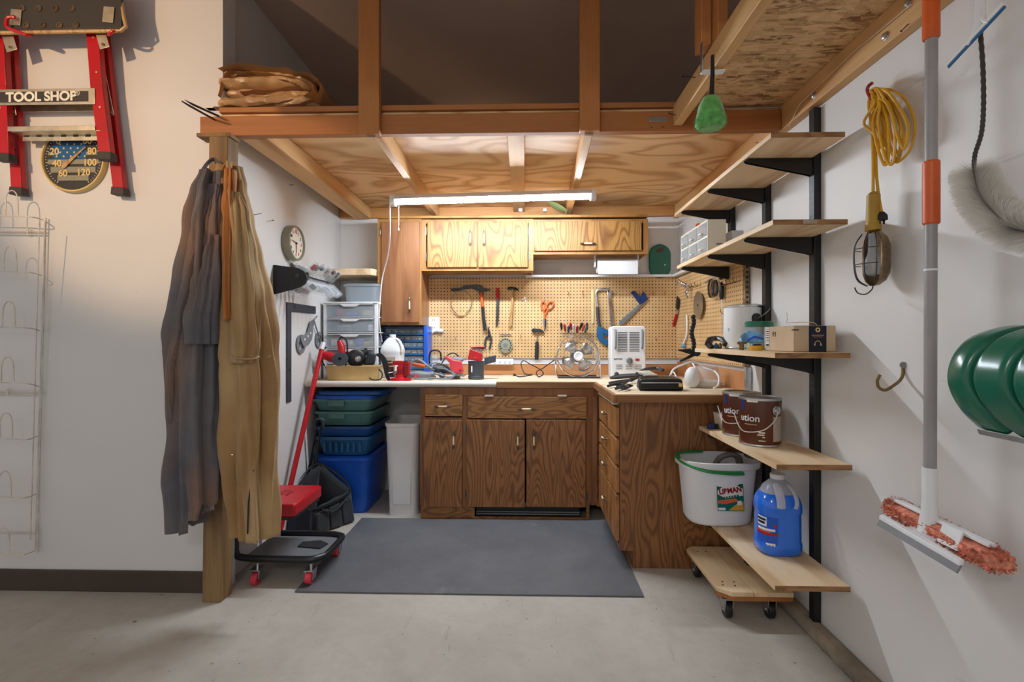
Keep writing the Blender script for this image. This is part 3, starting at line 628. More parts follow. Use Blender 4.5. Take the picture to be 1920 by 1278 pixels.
c=P(77,181.5,y=YA-.006); text('TOOL SHOP',FB(c.x,YA-.0057,c.z,R(.6)),.058,'cream',pl,bold=.0022,sx=1.02); c=P(145,175,y=YA-.006); text('®',FB(c.x,YA-.0057,c.z),.03,'cream',pl)
t,a,b=tread(14,178,235,246,YR-.06)
m=M(); z1=P(0,247,y=YR-.05).z; z0=P(0,267,y=YR-.0).z; m.box(a.x+.01,b.x+.02,YR-.056,YR-.012,z1-.004,z1) ; m.box(a.x+.02,b.x+.03,YR-.012,YR-.009,z0,z1); m2=ob(m,'tread_underside','alu',t,bevel=.001)
m=M()
for k in range(6): c=P(50+k*23,254,y=YR-.0125); m.prism([(0,0)]*0,0,0) if 0 else m.box(c.x-.012,c.x+.012,YR-.0128,YR-.0119,c.z-.006,c.z+.006)
ob(m,'grip_slots','plate',m2,kind='stuff')
# black top shelf
a=P(-60,58,y=2.155); b=P(232,-40,y=2.155)
m=M(); m.box(a.x,b.x-.01,2.155,2.17,a.z,b.z); top=ob(m,'top_cap','plate',q,bevel=.004)
m=M(); m.tube([(a.x,2.163,a.z-.006),(b.x-.02,2.163,a.z-.006),(b.x+.004,2.163,a.z+.012),(b.x-.012,2.163,a.z+.08),(b.x-.03,2.163,b.z)],.008,8); ob(m,'edge_lip','handle_wood',top,label='pale worn edge')
m=M()
for r0,xs in ((16,(42,73,104,135)),(47,(50,81,112,143))):
    for px in xs:
        c=P(px,r0,y=2.154); mm=FB(c.x,2.1545,c.z); m.mx=mm; m.lathe([(.014,0),(.014,.003),(.009,.003),(.009,.0005),(0,.0005)],seg=14)
ob(m,'rivet_cups','tarnish',top,kind='stuff')
for px,py in ((29,32),(203,27)):
    c=P(px,py,y=2.15); m=M(FB(c.x,2.1525,c.z,R(-6))); m.prism(rrect(.05,.07,.004),0,.003); b_=ob(m,'bracket_plate','alu',q,bevel=.001)
# spreader arms
def arm(a,b,w,y,y2=None):
    A_=P(*a,y=y); B_=P(*b,y=y2 or y); d=(B_-A_).normalized(); s=d.cross(Vector((0,1,0))).normalized()*w/2; m=M(); h=Vector((0,.003,0))
    m.hexa([A_-s,A_+s,A_+s+h,A_-s+h],[B_-s,B_+s,B_+s+h,B_-s+h]); x=ob(m,'spreader_arm','alu',q,bevel=.001)
    m=M(); m.cyl(B_-d*.015-h*2,B_-d*.015+h,.006,seg=10); ob(m,'pivot','tarnish',x)
arm((170,-5),(196,90),.045,2.182); arm((0,20),(22,95),.05,2.182); arm((184,96),(209,216),.024,2.232); arm((1,100),(26,216),.024,2.232); arm((183,96),(184,160),.016,2.235)
m=M(); c=[P(26,32,y=2.135),P(14,34,y=2.13),P(13,50,y=2.13),P(30,58,y=2.135),P(52,66,y=2.14),P(60,66,y=2.2),P(60,66,y=2.29)]; m.tube(cr(c,6),.007,8); m.ball(c[0],.009,8)
one(m,'utility_hook','red','red wall hook holding up the left side of the step ladder','hook','red hooks holding the ladder')
m=M(); c=[P(214,56,y=2.135),P(205,64,y=2.15),P(200,66,y=2.29)]; m.tube(cr(c,6),.007,8); one(m,'utility_hook','red','red wall hook under the right end of the ladder top','hook','red hooks holding the ladder')
# ---------------- thermometer ----------------
c=P(138,299,y=2.285); q=T('dial_thermometer','round brown and gold dial thermometer with a blue starred panel, behind the ladder','thermometer',(c.x,2.29,c.z-.157))
F=FB(c.x,2.298,c.z); m=M(F); m.lathe([(.156,0),(.157,.012),(.152,.022),(.146,.022),(.144,.014),(0,.014)],seg=48); ob(m,'rim','numeral',q)
m=M(F); m.lathe([(.1435,.0142),(.1435,.0155),(0,.0155)],seg=48); d=ob(m,'dial','plate',q)
m=M(F)
for y0,y1 in ((-.10,-.075),(-.062,-.035),(-.022,.0),(.02,.035)): 
    xw=math.sqrt(.125**2-max(abs(y0),abs(y1))**2); m.prism([(-xw,y0),(xw,y0),(xw,y1),(-xw,y1)],.0156,.0162)
ob(m,'pale_stripes','olive',d)
m=M(F); m.prism([(-.095,.002),(.062,.002),(.062,.08),(-.095,.08)],.0163,.0168); bp=ob(m,'star_panel','blue2',d)
m=M(F)
for r in range(4):
    for k in range(5 if r%2==0 else 4):
        cx=-.078+k*.034+(.017 if r%2 else 0); cy=.014+r*.019
        m.prism([(cx+(.0065 if i%2==0 else .003)*math.sin(i*PI/5),cy+(.0065 if i%2==0 else .003)*math.cos(i*PI/5)) for i in range(10)],.0169,.0174)
ob(m,'stars','paper',bp,kind='stuff')
for s_,x,y in (('20',-.088,.036),('40',-.076,-.02),('60',-.047,-.067),('80',.093,.036),('100',.083,-.017),('120',.052,-.063),('0',-.07,.085),('60',.07,.085)):
    text(s_,FB(c.x+x,2.298-.0176,c.z+y),.044,'numeral',d,name='numeral',bold=.0012)
text('°F',FB(c.x,2.298-.0176,c.z-.088),.014,'numeral',d)
m=M(F)
for k in range(49):
    a=R(-240+k*6.0+0) ; a=R(235-k*(290/48)); l=.012 if k%4==0 else .006; r1=.135
    ca,sa=math.cos(a),math.sin(a); w_=.0011; n_=(-sa*w_,ca*w_)
    m.prism([((r1-l)*ca+n_[0],(r1-l)*sa+n_[1]),(r1*ca+n_[0],r1*sa+n_[1]),(r1*ca-n_[0],r1*sa-n_[1]),((r1-l)*ca-n_[0],(r1-l)*sa-n_[1])],.0158,.0164)
ob(m,'tick_marks','cream',d,kind='stuff')
m=M(F@Matrix.Rotation(R(40),4,'Z')); m.prism([(-.062,-.007),(-.05,-.011),(-.02,-.008),(.085,-.0015),(.085,.0015),(-.02,.008),(-.05,.011),(-.062,.007)],.021,.023); ob(m,'pointer','handle_wood',q)
# ---------------- wire rack ----------------
q=T('wire_rack','tall white coated wire rack with looped hooks hanging on the left wall','wire rack',P(40,1040,y=2.28))
YW,YO=2.285,2.20
def wr(pts,r=.0028,nm='wire',sm=True):
    m=M(); m.tube(pts,r,6); return ob(m,nm,'wire_white',q)
wr([P(86,408,y=YW),P(78,720,y=YW),P(70,1035,y=YW)],.0035,'side_wire'); wr([P(74,412,y=YW-.03),P(68,640,y=YW-.03),P(57,1012,y=YW-.03)],.0025,'side_wire'); wr([P(84,420,y=YO),P(66,1030,y=YW)],.0025,'side_wire')
for py,dx in ((433,0),(438,0),(734,-7),(739,-7),(998,-14)): wr([P(-60,py,y=YW),P(84+dx,py+1,y=YW)],.0028,'cross_wire')
for k,(py,dx) in enumerate(((404,0),(508,-3),(612,-5),(716,-8),(821,-10),(930,-14),(1036,-15))):
    wr(cr([P(-60,py,y=YO),P(10,py+1,y=YO),P(60+dx,py+3,y=YO),P(80+dx,py-4 if k>3 else py+8,y=YW)],5),.0028,'basket_wire')
    # tall loop sticking up from the basket wire and one from the wall side
    for cx,yy,h in ((22-k*2.6,YO,47),(-28,YO,47)):
        lp=[P(cx-12,py+1,y=yy),P(cx-11,py-h+16,y=yy),P(cx-7,py-h+4,y=yy),P(cx,py-h,y=yy),P(cx+7,py-h+4,y=yy),P(cx+11,py-h+16,y=yy),P(cx+12,py+2,y=yy)]
        wr(cr(lp,4),.0026,'loop')
for px,py in ((52,434),(14,734)):
    c=P(px,py,y=YW-.004); m=M(FB(c.x,c.y,c.z)); m.lathe([(.009,0),(.007,.004),(0,.005)],seg=10); m.box(-.004,.004,-.018,.018,-.002,.0005); ob(m,'mounting_clip','wire_white',q)
# ---------------- coveralls on the post ----------------
def prof(table,t):
    for (t0,*a),(t1,*b) in zip(table,table[1:]):
        if t<=t1:
            f=(t-t0)/(t1-t0+1e-9); f=f*f*(3-2*f); return [x+(y-x)*f for x,y in zip(a,b)]
    return list(table[-1][1:])
def garment(name,mat,tab,yc,dep,seed,parent,folds=(5,9),fa=.03,n=72,rows=90,yoff=0,lab=None,bot=None):
    """tab rows: (py, left px, right px, depth factor)"""
    p0,p1=tab[0][0],tab[-1][0]
    def fn(i,j):
        py=p0+(p1-p0)*j; l,r,df=prof(tab,py); yy=yc+yoff*j; a=P(l,py,y=yy); b=P(r,py,y=yy); cx=(a.x+b.x)/2; w=(b.x-a.x)/2; th=2*PI*i
        z=a.z; ph=seed*1.7
        e=1+fa/w*.95*(math.sin(folds[0]*th+ph+2.2*noise.noise(Vector((seed,z*1.3,0))))*.6+math.sin(folds[1]*th-ph+3*noise.noise(Vector((z*1.6,seed,3))))*.35)
        d=noise.noise(Vector((math.cos(th)*1.6,math.sin(th)*1.6+seed,z*1.8)))*.014+noise.noise(Vector((math.cos(th)*5,math.sin(th)*5+seed,z*4)))*.009
        # creases pulled at an angle
        d-=.045*abs(noise.noise(Vector((math.cos(th)*1.9+seed*2,math.sin(th)*1.9,z*1.3+math.cos(th)*.8))))-.006
        d+=.006*math.sin(20*z+4*math.cos(th)+5*noise.noise(Vector((z*2,seed*3,math.sin(th)))))*max(0,noise.noise(Vector((seed+z*3,1,math.cos(th))))+.25)
        x=cx+(w*e*.97+d)*math.cos(th); y=yy+(dep*df*e+d*1.2)*math.sin(th)
        if bot and j>.93: z=z+(j-.93)/.07*bot(math.cos(th))
        return (x,y,z)
    m=M(); m.grid(fn,n,rows,cu=True); o=ob(m,name,mat,parent,smooth=180,solid=.003,recalc=False,label=lab); return o
q=T('coveralls','faded grey striped coveralls hanging on the corner post, the left pair','coveralls',P(370,985,y=2.12))
garment('body','cloth_grey',[(322,383,410,.5),(360,372,412,.8),(430,358,412,1),(520,344,412,1.1),(640,326,411,1.1),(740,322,412,1.15),(850,325,412,1.1),(930,326,408,1),(985,325,400,.95)],2.10,.075,1,q,bot=lambda c:-.0+(.045 if c>.1 else -.015)+(.05 if c>.75 else 0))
garment('sleeve','cloth_grey',[(345,388,408,.1),(380,376,408,.5),(420,366,408,.9),(520,345,398,1),(600,334,378,1),(700,321,350,.8),(790,320,344,.7)],2.07,.05,5,q,folds=(3,5),fa=.012,n=40,rows=60)
garment('sleeve','cloth_grey',[(440,388,408,.1),(490,374,410,.6),(540,358,408,.9),(600,344,402,1),(645,346,400,.8)],2.05,.045,8,q,folds=(3,6),fa=.014,n=40,rows=34)
m=M(); m.tube(cr([P(380,352,y=2.10),P(378,325,y=2.11),P(392,303,y=2.14),P(404,300,y=2.16),P(416,318,y=2.14),P(417,345,y=2.10)],7),[.009]*36,8,flat=.6); ob(m,'collar','cloth_grey',q)
m=M(); m.tube(cr([P(404,306,y=2.16),P(406,300,y=2.19),P(408,306,y=2.212)],4),.003,6); ob(m,'hanging_loop','softblack',q)
q=T('coveralls','tan canvas coveralls with orange-brown lining hanging on the post, the right pair','coveralls',P(470,1000,y=2.14))
garment('body','cloth_tan',[(312,421,446,.45),(350,418,455,.7),(410,419,470,.95),(480,420,485,1.05),(560,421,502,1.1),(640,424,511,1.15),(715,425,517,1.1),(790,427,514,1.05),(900,429,512,1),(1000,431,515,.95)],2.13,.075,12,q,bot=lambda c:(.0 if c<-.1 else -.01))
garment('sleeve','cloth_tan',[(360,432,448,.1),(400,428,462,.6),(470,429,472,.9),(560,430,484,1),(640,433,488,.9),(680,434,483,.85)],2.06,.042,17,q,folds=(3,5),fa=.010,n=44,rows=56)
garment('lining','cloth_lining',[(316,420,440,.5),(380,420,441,.9),(480,420,442,.9),(600,421,440,.8)],2.055,.03,21,q,folds=(2,4),fa=.008,n=36,rows=40,lab='orange-brown lining of the open front')
m=M(); m.tube(cr([P(433,668,y=2.045),P(445,671,y=2.018),P(462,673,y=2.014),P(478,672,y=2.03),P(484,668,y=2.06)],5),.008,8,flat=.5); ob(m,'cuff','cloth_tan',q)
m=M(); m.tube(cr([P(418,345,y=2.08),P(417,318,y=2.10),P(430,305,y=2.12),P(444,312,y=2.12),P(450,338,y=2.10)],7),[.009]*29,8,flat=.6); ob(m,'collar','cloth_tan',q)
m=M(); m.tube([P(475,880,y=2.05),P(466,940,y=2.052),P(464,1000,y=2.05)],.003,6); ob(m,'leg_zip','softblack',q)
m=M()
for px,py in ((462,705),(505,668),(436,852)): c=P(px,py,y=2.052); m.ball((c.x,2.05,c.z),.004,8)
ob(m,'snaps','chrome',q,kind='stuff')
# ================= alcove wall items =================
c=P(549,456,x=WL+.02); q=T('wall_clock','round wall clock with olive-grey rim and coloured numerals on the alcove wall','clock',(WL+.01,c.y,c.z-.107))
F=FL(WL+.002,c.y,c.z); m=M(F); m.lathe([(.107,0),(.108,.01),(.108,.045),(.104,.05),(.098,.05),(.094,.036),(0,.036)],seg=40); ob(m,'rim','olive',q)
m=M(F); m.lathe([(.0935,.0362),(.0935,.038),(0,.038)],seg=36); d=ob(m,'face','cream',q)
for k in range(1,13):
    a=R(90-30*k); text(str(k),F@Matrix.Translation((.072*math.cos(a),.072*math.sin(a),.0386)),.034 if k==12 else .026,('red','deepblue','green','orange','navy','pink')[k%6],d,name='numeral',bold=.001)
m=M(F); m.prism([(-.004,0),(-.003,-.06),(.003,-.06),(.004,0)],.040,.0412); ob(m,'hour_hand','darkred',q)
m=M(F@Matrix.Rotation(R(170),4,'Z')); m.prism([(-.012,-.003),(.06,-.0015),(.06,.0015),(-.012,.003)],.042,.0432); m.lathe([(.006,.0385),(.006,.045),(0,.045)],seg=12); ob(m,'minute_hand','plate',q)
# carousel of clear cases
yb=2.86; q=T('case_carousel','black arm on the alcove wall holding a fan of clear plastic cases','carousel',(WL+.03,yb,1.5))
def Q(px,py): v=P(px,py,y=yb); return (v.x,v.z)
m=M(FB(0,yb,0)); poly=[Q(513,497),Q(540,500),Q(562,503),Q(571,508),Q(577,516),Q(578,524),Q(574,532),Q(565,538),Q(545,544),Q(514,552)]; poly[0]=(WL+.002,poly[0][1]); poly[-1]=(WL+.002,poly[-1][1])
m.prism(poly,0,.02); ob(m,'arm','softblack',q,bevel=.003)
hx,hz=Q(561,517); m=M(FB(hx,yb-.02,hz)); m.lathe([(.013,0),(.013,.003),(0,.004)],seg=16); ob(m,'hub_cap','charcoal',q)
m=M(); m.cyl((hx,yb+.005,hz),(hx,3.26,hz),.014,seg=10); m.box(hx-.05,hx+.05,yb+.002,yb+.016,hz-.02,hz+.02); ob(m,'spindle','softblack',q)
cols=['grey','charcoal','olive','steel','blue2','red','darksteel','brown_can','steel']
rr=random.Random(3)
for k in range(9):
    y=yb+.04+k*.047
    for j,a in enumerate((42,-48,132,-132)):
        if j>1 and k>4: continue
        aa=R(a+rr.uniform(-5,5)); F=Matrix.Translation((hx,y,hz))@Matrix(((1,0,0,0),(0,0,-1,0),(0,1,0,0),(0,0,0,1)))@Matrix.Rotation(aa,4,'Z')@Matrix.Rotation(R(-38),4,'X')
        m=M(F); m.prism(rrect(.095,.05,.01,4,.072,0),-.008,.008); cs=ob(m,'clear_case','clear',q,bevel=.001)
        m=M(F); w_=rr.uniform(.02,.05); m.prism(rrect(w_,.026,.005,3,.105-w_/2,0),-.005,.005); ob(m,'contents',cols[rr.randrange(9)],cs)
# framing square
z0,z1=P(542,753,x=WL).z,P(542,567,x=WL).z; ya,ybk=P(536,600,x=WL).y,P(590,575,x=WL).y
m=M(FL(WL+.003,0,0)); m.prism([(ya,z0),(ya+.055,z0),(ya+.055,z1-.055),(ybk,z1-.05),(ybk,z1),(ya,z1)],0,.006)
q=one(m,'framing_square','charcoal','large dark metal framing square hanging on the alcove wall','square',bevel=.001)
m=M()
for yy in (ya+.1,ybk-.03): m.cyl((WL+.0085,yy,z1-.02),(WL+.0105,yy,z1-.02),.008,seg=10)
m.cyl((WL+.0085,ya+.028,z0+.2),(WL+.0105,ya+.028,z0+.2),.008,seg=10); ob(m,'hang_holes','black',q,kind='stuff')
# motorcycle plaque
def W(px,py): v=P(px,py,x=WL); return (v.y,v.z)
q=T('metal_motorcycle','flat grey metal motorcycle silhouette hung on the alcove wall beside the square','ornament',(WL+.01,W(575,0)[0],W(0,662)[1]))
F=FL(WL+.006,0,0)
for nm,(cx,cy),r in (('rear_wheel',W(562,645),.062),('front_wheel',W(596,637),.058)):
    m=M(F); n=40; 
    ro=circ(r,n,cx,cy); ri=circ(r*.62,n,cx,cy)
    A=[m.v((a,b,0)) for a,b in ro]; B=[m.v((a,b,0)) for a,b in ri]; C=[m.v((a,b,.006)) for a,b in ro]; D=[m.v((a,b,.006)) for a,b in ri]
    for k in range(n):
        k2=(k+1)%n; m.f([A[k2],A[k],B[k],B[k2]]); m.f([C[k],C[k2],D[k2],D[k]]); m.f([A[k],A[k2],C[k2],C[k]]); m.f([B[k2],B[k],D[k],D[k2]])
    for k in range(5):
        a=k*PI*2/5; m.prism([(cx-.003*math.sin(a),cy+.003*math.cos(a)),(cx+r*.7*math.cos(a),cy+r*.7*math.sin(a)),(cx+.003*math.sin(a),cy-.003*math.cos(a))],.001,.005)
    ob(m,nm,'steelgrey',q)
m=M(F); m.prism([W(560,640),W(558,630),W(566,628),W(572,622),W(575,612),W(578,602),W(584,598),W(587,604),W(582,612),W(582,622),W(580,636),W(574,646),W(566,652)],.007,.013); ob(m,'frame','steelgrey',q,bevel=.001)
m=M(F); a,b=W(584,600),W(597,640); m.mx=Matrix(); A=Vector((WL+.016,a[0],a[1])); B=Vector((WL+.016,b[0],b[1])); m.tube([A,B],.005,8); m.tube([A,A+Vector((.01,.03,.03))],.005,8); ob(m,'fork','steelgrey',q)
m=M(F)
for px,py in ((566,636),(572,630),(577,624)): a=W(px,py); m.prism(circ(.009,10,*a),.0135,.015)
ob(m,'engine_marks','white',q,kind='stuff')
# ================= floor items, left =================
# rolling stool with tray
q=T('rolling_stool','low rolling work stool with red seat, black tube frame and red casters','stool',(-1.22,2.56,0))
m=M(); m.box(-1.45,-1.13,2.40,2.73,.318,.383); s=ob(m,'seat','red',q,bevel=.012)
m=M(); m.box(-1.44,-1.14,2.41,2.72,.302,.317); ob(m,'seat_base','black',s)
for i,(t_,z) in enumerate((('TOOL',-.02),('SHOP',.02))): text(t_,Matrix.Translation((-1.26+z,2.57,.3835))@Matrix.Rotation(R(-90),4,'Z'),.05 if i==0 else .03,'darkred',s)
fr=[(-1.43,2.41,.31),(-1.43,2.41,.18),(-1.425,2.408,.14),(-1.39,2.405,.118),(-1.2,2.40,.115),(-1.06,2.40,.115),(-1.015,2.425,.115),(-.995,2.47,.115),(-.995,2.66,.115),(-1.02,2.70,.115),(-1.07,2.715,.115),(-1.2,2.72,.115),(-1.39,2.72,.118),(-1.425,2.72,.14),(-1.43,2.72,.18),(-1.43,2.72,.31)]
m=M(); m.tube(cr(fr,4),.0165,10); ob(m,'frame_tube','black',q)
m=M(); m.prism(rrect(.39,.30,.05,5,-1.205,2.56),.100,.106); tr=ob(m,'tray','steelgrey',q)
m=M(); m.prism([(-1.19,2.62),(-1.19,2.56),(-1.06,2.54),(-1.045,2.6),(-1.10,2.64)],.107,.112); ob(m,'tray_shadow_plate','softblack',tr)  # thin dark plate put in as the seat's shadow on the tray
for (x,y) in ((-1.045,2.385),(-1.31,2.385),(-1.035,2.70),(-1.33,2.73)):
    zc=.0395 if x>-1.1 else .0305; m=M(); m.cyl((x-.014,y-.012,zc),(x+.014,y-.012,zc),.03,seg=20); w_=ob(m,'caster','pink',q,bevel=.004)
    m=M(); m.cyl((x-.0155,y-.012,.03),(x+.0155,y-.012,.03),.012,seg=12); ob(m,'wheel_hub','darkred',w_)
    m=M(); m.hexa([(x-.02,y-.02,.03),(x-.016,y-.02,.03),(x-.016,y+.02,.03),(x-.02,y+.02,.03)],[(x-.02,y-.01,.075),(x-.016,y-.01,.075),(x-.016,y+.03,.075),(x-.02,y+.03,.075)]); m.hexa([(x+.016,y-.02,.03),(x+.02,y-.02,.03),(x+.02,y+.02,.03),(x+.016,y+.02,.03)],[(x+.016,y-.01,.075),(x+.02,y-.01,.075),(x+.02,y+.03,.075),(x+.016,y+.03,.075)]); m.box(x-.022,x+.022,y-.025,y+.03,.072,.078); m.cyl((x,y+.01,.078),(x,y+.01,.10),.008,seg=10); ob(m,'fork','steel',w_)
# red pole
q=T('red_pole','long red metal pole with a white tip leaning in front of the worktop end','pole',(-1.43,2.88,0))
a,b=P(603,655,y=3.305),P(541,925,y=2.94); d=(b-a).normalized(); e=b+d*((b.z-.004)/-d.z)
a2=a-d*.04; m=M(); m.cyl(a,e,.016,seg=14); ob(m,'shaft','red',q); m=M(); m.cyl(a-d*.05,a,.0155,.0165,seg=14); ob(m,'tip','white',q)
# tool bag
q=T('tool_bag','open black rolling tool bag behind the red stool seat','bag',P(590,985,z=0))
A=[Vector((-1.452,3.0,.004)),P(584,1002,z=.004),Vector((-1.13,3.24,.004)),Vector((-1.40,3.27,.004))]
Bt=[P(534,935,y=3.06),P(586,955,y=3.0),P(657,918,y=3.24),P(601,870,y=3.28)]; Lm=P(567,893,y=3.2); [setattr(v,'x',max(v.x,-1.452)) for v in Bt+[Lm]]
top=[Bt[0],Bt[1],Bt[2],Bt[3],Lm]; base=[A[0],A[1],A[2],A[3],A[3].lerp(A[0],.55)]
ins=lambda L,k: [v.lerp(sum(L,Vector())/len(L),k) for v in L]
m=M(); n=5
def wallstrip(m,a,b,c,d,seg=10,bul=.02):
    V=[[m.v(a.lerp(b,i/seg).lerp(c.lerp(d,i/seg),j/6)+Vector((0,-1,0))*bul*math.sin(PI*j/6)*math.sin(PI*i/seg)+Vector((0,0,1))*.012*noise.noise(Vector((i*.6,j*.7,a.x*9)))) for j in range(7)] for i in range(seg+1)]
    for i in range(seg):
        for j in range(6): m.f([V[i][j],V[i+1][j],V[i+1][j+1],V[i][j+1]])
for i in range(n): wallstrip(m,base[i],base[(i+1)%n],top[i],top[(i+1)%n])
V=[m.v(p+Vector((0,0,.003))) for p in base]; m.f(V); bag=ob(m,'body','bagcloth',q,solid=.006,recalc=False,smooth=60)
m=M(); m.tube(cr(top,6,closed=True),.007,6,closed=True); ob(m,'rim_piping','black',q)
u=(A[1]-A[0]); m=M(); off=Vector((.0,-.018,0)); m.hexa([A[0]+off,A[1]+off,A[1]+off+Vector((0,-.004,0)),A[0]+off+Vector((0,-.004,0))][::1],[Bt[0]+off,Bt[1]+off,Bt[1]+off+Vector((0,-.004,0)),Bt[0]+off+Vector((0,-.004,0))]); ob(m,'front_panel','bagnavy',q)
for k,(t0,t1) in enumerate(((.06,.36),(.38,.66),(.68,.96))):
    a0=A[1].lerp(A[2],t0); a1=A[1].lerp(A[2],t1); b0=a0.lerp(Bt[1].lerp(Bt[2],t0),.8); b1=a1.lerp(Bt[1].lerp(Bt[2],t1),.8); o1=Vector((.03,-.03,0)); z=Vector((0,0,.005))
    m=M(); m.hexa([a0+z,a1+z,a1+o1+z,a0+o1+z],[b0,b1,b1+o1*.8,b0+o1*.8]); ob(m,'side_pocket','bagcloth',bag,bevel=.01)
m=M(); m.tube(cr([Bt[1].lerp(Bt[2],.2)+Vector((.02,-.03,-.01)),Bt[1].lerp(Bt[2],.5)+Vector((.04,-.05,-.05)),Bt[1].lerp(Bt[2],.85)+Vector((.03,-.02,-.01))],6),.008,6,flat=.4); ob(m,'strap','softblack',bag)
hp=T('bag_handle','black telescoping handle rising from the rolling tool bag','handle',P(585,880,y=3.3))
q2=q; bpy.data.objects.remove(hp)
for dx in (0,13):
    m=M(); a=P(577+dx,895,y=3.29); b=P(594+dx*.6,797,y=3.25); m.cyl(a.lerp(b,-.3),b,.007,seg=8); m.cyl(a.lerp(b,-.3),a.lerp(b,.45),.010,seg=8); ob(m,'handle_tube','black',q2)
m=M(); m.tube(cr([P(592,803,y=3.25),P(591,790,y=3.24),P(598,785,y=3.235),P(606,788,y=3.24),P(606,800,y=3.25)],5),.008,8); ob(m,'grip','charcoal',q2)
# bins
def tote(z0,z1,x0,x1,y0,y1,mat,lab,lid=None,taper=.03,rim=.012,cat='bin',nm='storage_bin',latch=False,ribs=False):
    q=T(nm,lab,cat,((x0+x1)/2,(y0+y1)/2,z0),'storage bins stacked under the worktop'); cx,cy=(x0+x1)/2,(y0+y1)/2; hw,hd=(x1-x0)/2,(y1-y0)/2
    m=M(); m.lathe([(1-taper/hw,0),(1,z1-z0-.02),(1.0,z1-z0-.018),(1+rim/hw,z1-z0-.016),(1+rim/hw,z1-z0-.001),(1+rim/hw-.02,z1-z0-.001),(.975,z1-z0-.01),(.95-taper/hw,.006),(0,.006)],c=(0,0,0),seg=64,sx=hw,sy=hd,power=8) if False else None
    m=M(Matrix.Translation((cx,cy,z0))); h=z1-z0
    m.lathe([(1-taper/hw,0),(.995,h-.022),(1+rim/hw,h-.018),(1+rim/hw,h-.001),(.975,h-.001),(.95-taper/hw,.006),(0,.006)],seg=72,sx=hw,sy=hd,power=9); b=ob(m,'tub',mat,q,smooth=50)
    if lid:
        m=M(Matrix.Translation((cx,cy,z1))); m.lathe([(1+rim/hw+.02,-.012),(1+rim/hw+.02,.004),(.97,.016),(.9,.010),(0,.010)],seg=72,sx=hw,sy=hd,power=9); ob(m,'lid',lid,q,smooth=50)
    if latch:
        m=M(); m.box(cx-.09,cx+.02,y0-.018,y0-.006,z1-.05,z1-.004); ob(m,'latch',mat,q,bevel=.003)
    if ribs:
        m=M()
        for k in range(7): m.box(x0+.06+k*.04,x0+.075+k*.04,y0-.004,y0+.01,z0+.03,z1-.04)
        ob(m,'ribs',mat,b,kind='stuff')
    return q
tote(0,.385,-1.43,-1.06,3.335,3.80,'blue','bright blue lidded storage bin standing on the floor at the bottom of the stack','blue')
tote(.405,.535,-1.42,-1.05,3.31,3.78,'blue2','teal blue ribbed tub second from the bottom of the stack',ribs=True)
tote(.537,.605,-1.43,-1.04,3.31,3.78,'bluebin','shallow blue tub in the middle of the stack',taper=.015)
tote(.607,.705,-1.43,-1.04,3.32,3.80,'tealgreen','dull green bin under the other green one in the stack',latch=True,taper=.02)
tote(.707,.79,-1.44,-1.03,3.31,3.80,'tealgreen','dull green bin second from the top of the stack, with a latch',latch=True,taper=.02)
def lidm(z,x0,x1,lab,mat,rot):
    m=M(Matrix.Translation(((x0+x1)/2,3.53,z))@Matrix.Rotation(R(rot),4,'Z')); m.lathe([(1.0,0),(1.0,.018),(.96,.026),(.93,.016),(0,.016)],seg=64,sx=(x1-x0)/2,sy=.25,power=6); one(m,'bin_lid',mat,lab,'lid','loose bin lids on the stack',smooth=50)
lidm(.792,-1.435,-1.0,'lower of the two blue lids lying on top of the bin stack','blue',-1); lidm(.82,-1.42,-.955,'upper of the two blue lids lying on top of the bin stack','bluebin',2)
q=T('waste_bin','tall slim white plastic waste bin beside the base cabinet','waste bin',(-.835,3.49,0))
m=M(Matrix.Translation((-.832,3.49,0))); m.lathe([(.86,0),(.86,.006),(.84,.03),(.99,.60),(1.03,.605),(1.04,.625),(1.0,.628),(.96,.60),(.82,.02),(0,.02)],seg=72,sx=.122,sy=.19,power=5); ob(m,'body','white',q,smooth=50)
# recessed panel on its front
m=M(FB(-.832,3.318,0)); m.prism([(-.06,.08)]+[(-.065,.48)]+arc(0,.48,.065,180,0,8)+[(.06,.08)],-.012,.0) ; ob(m,'front_recess','white',q,bevel=.004)
# ================= worktop left =================
WT=.9145
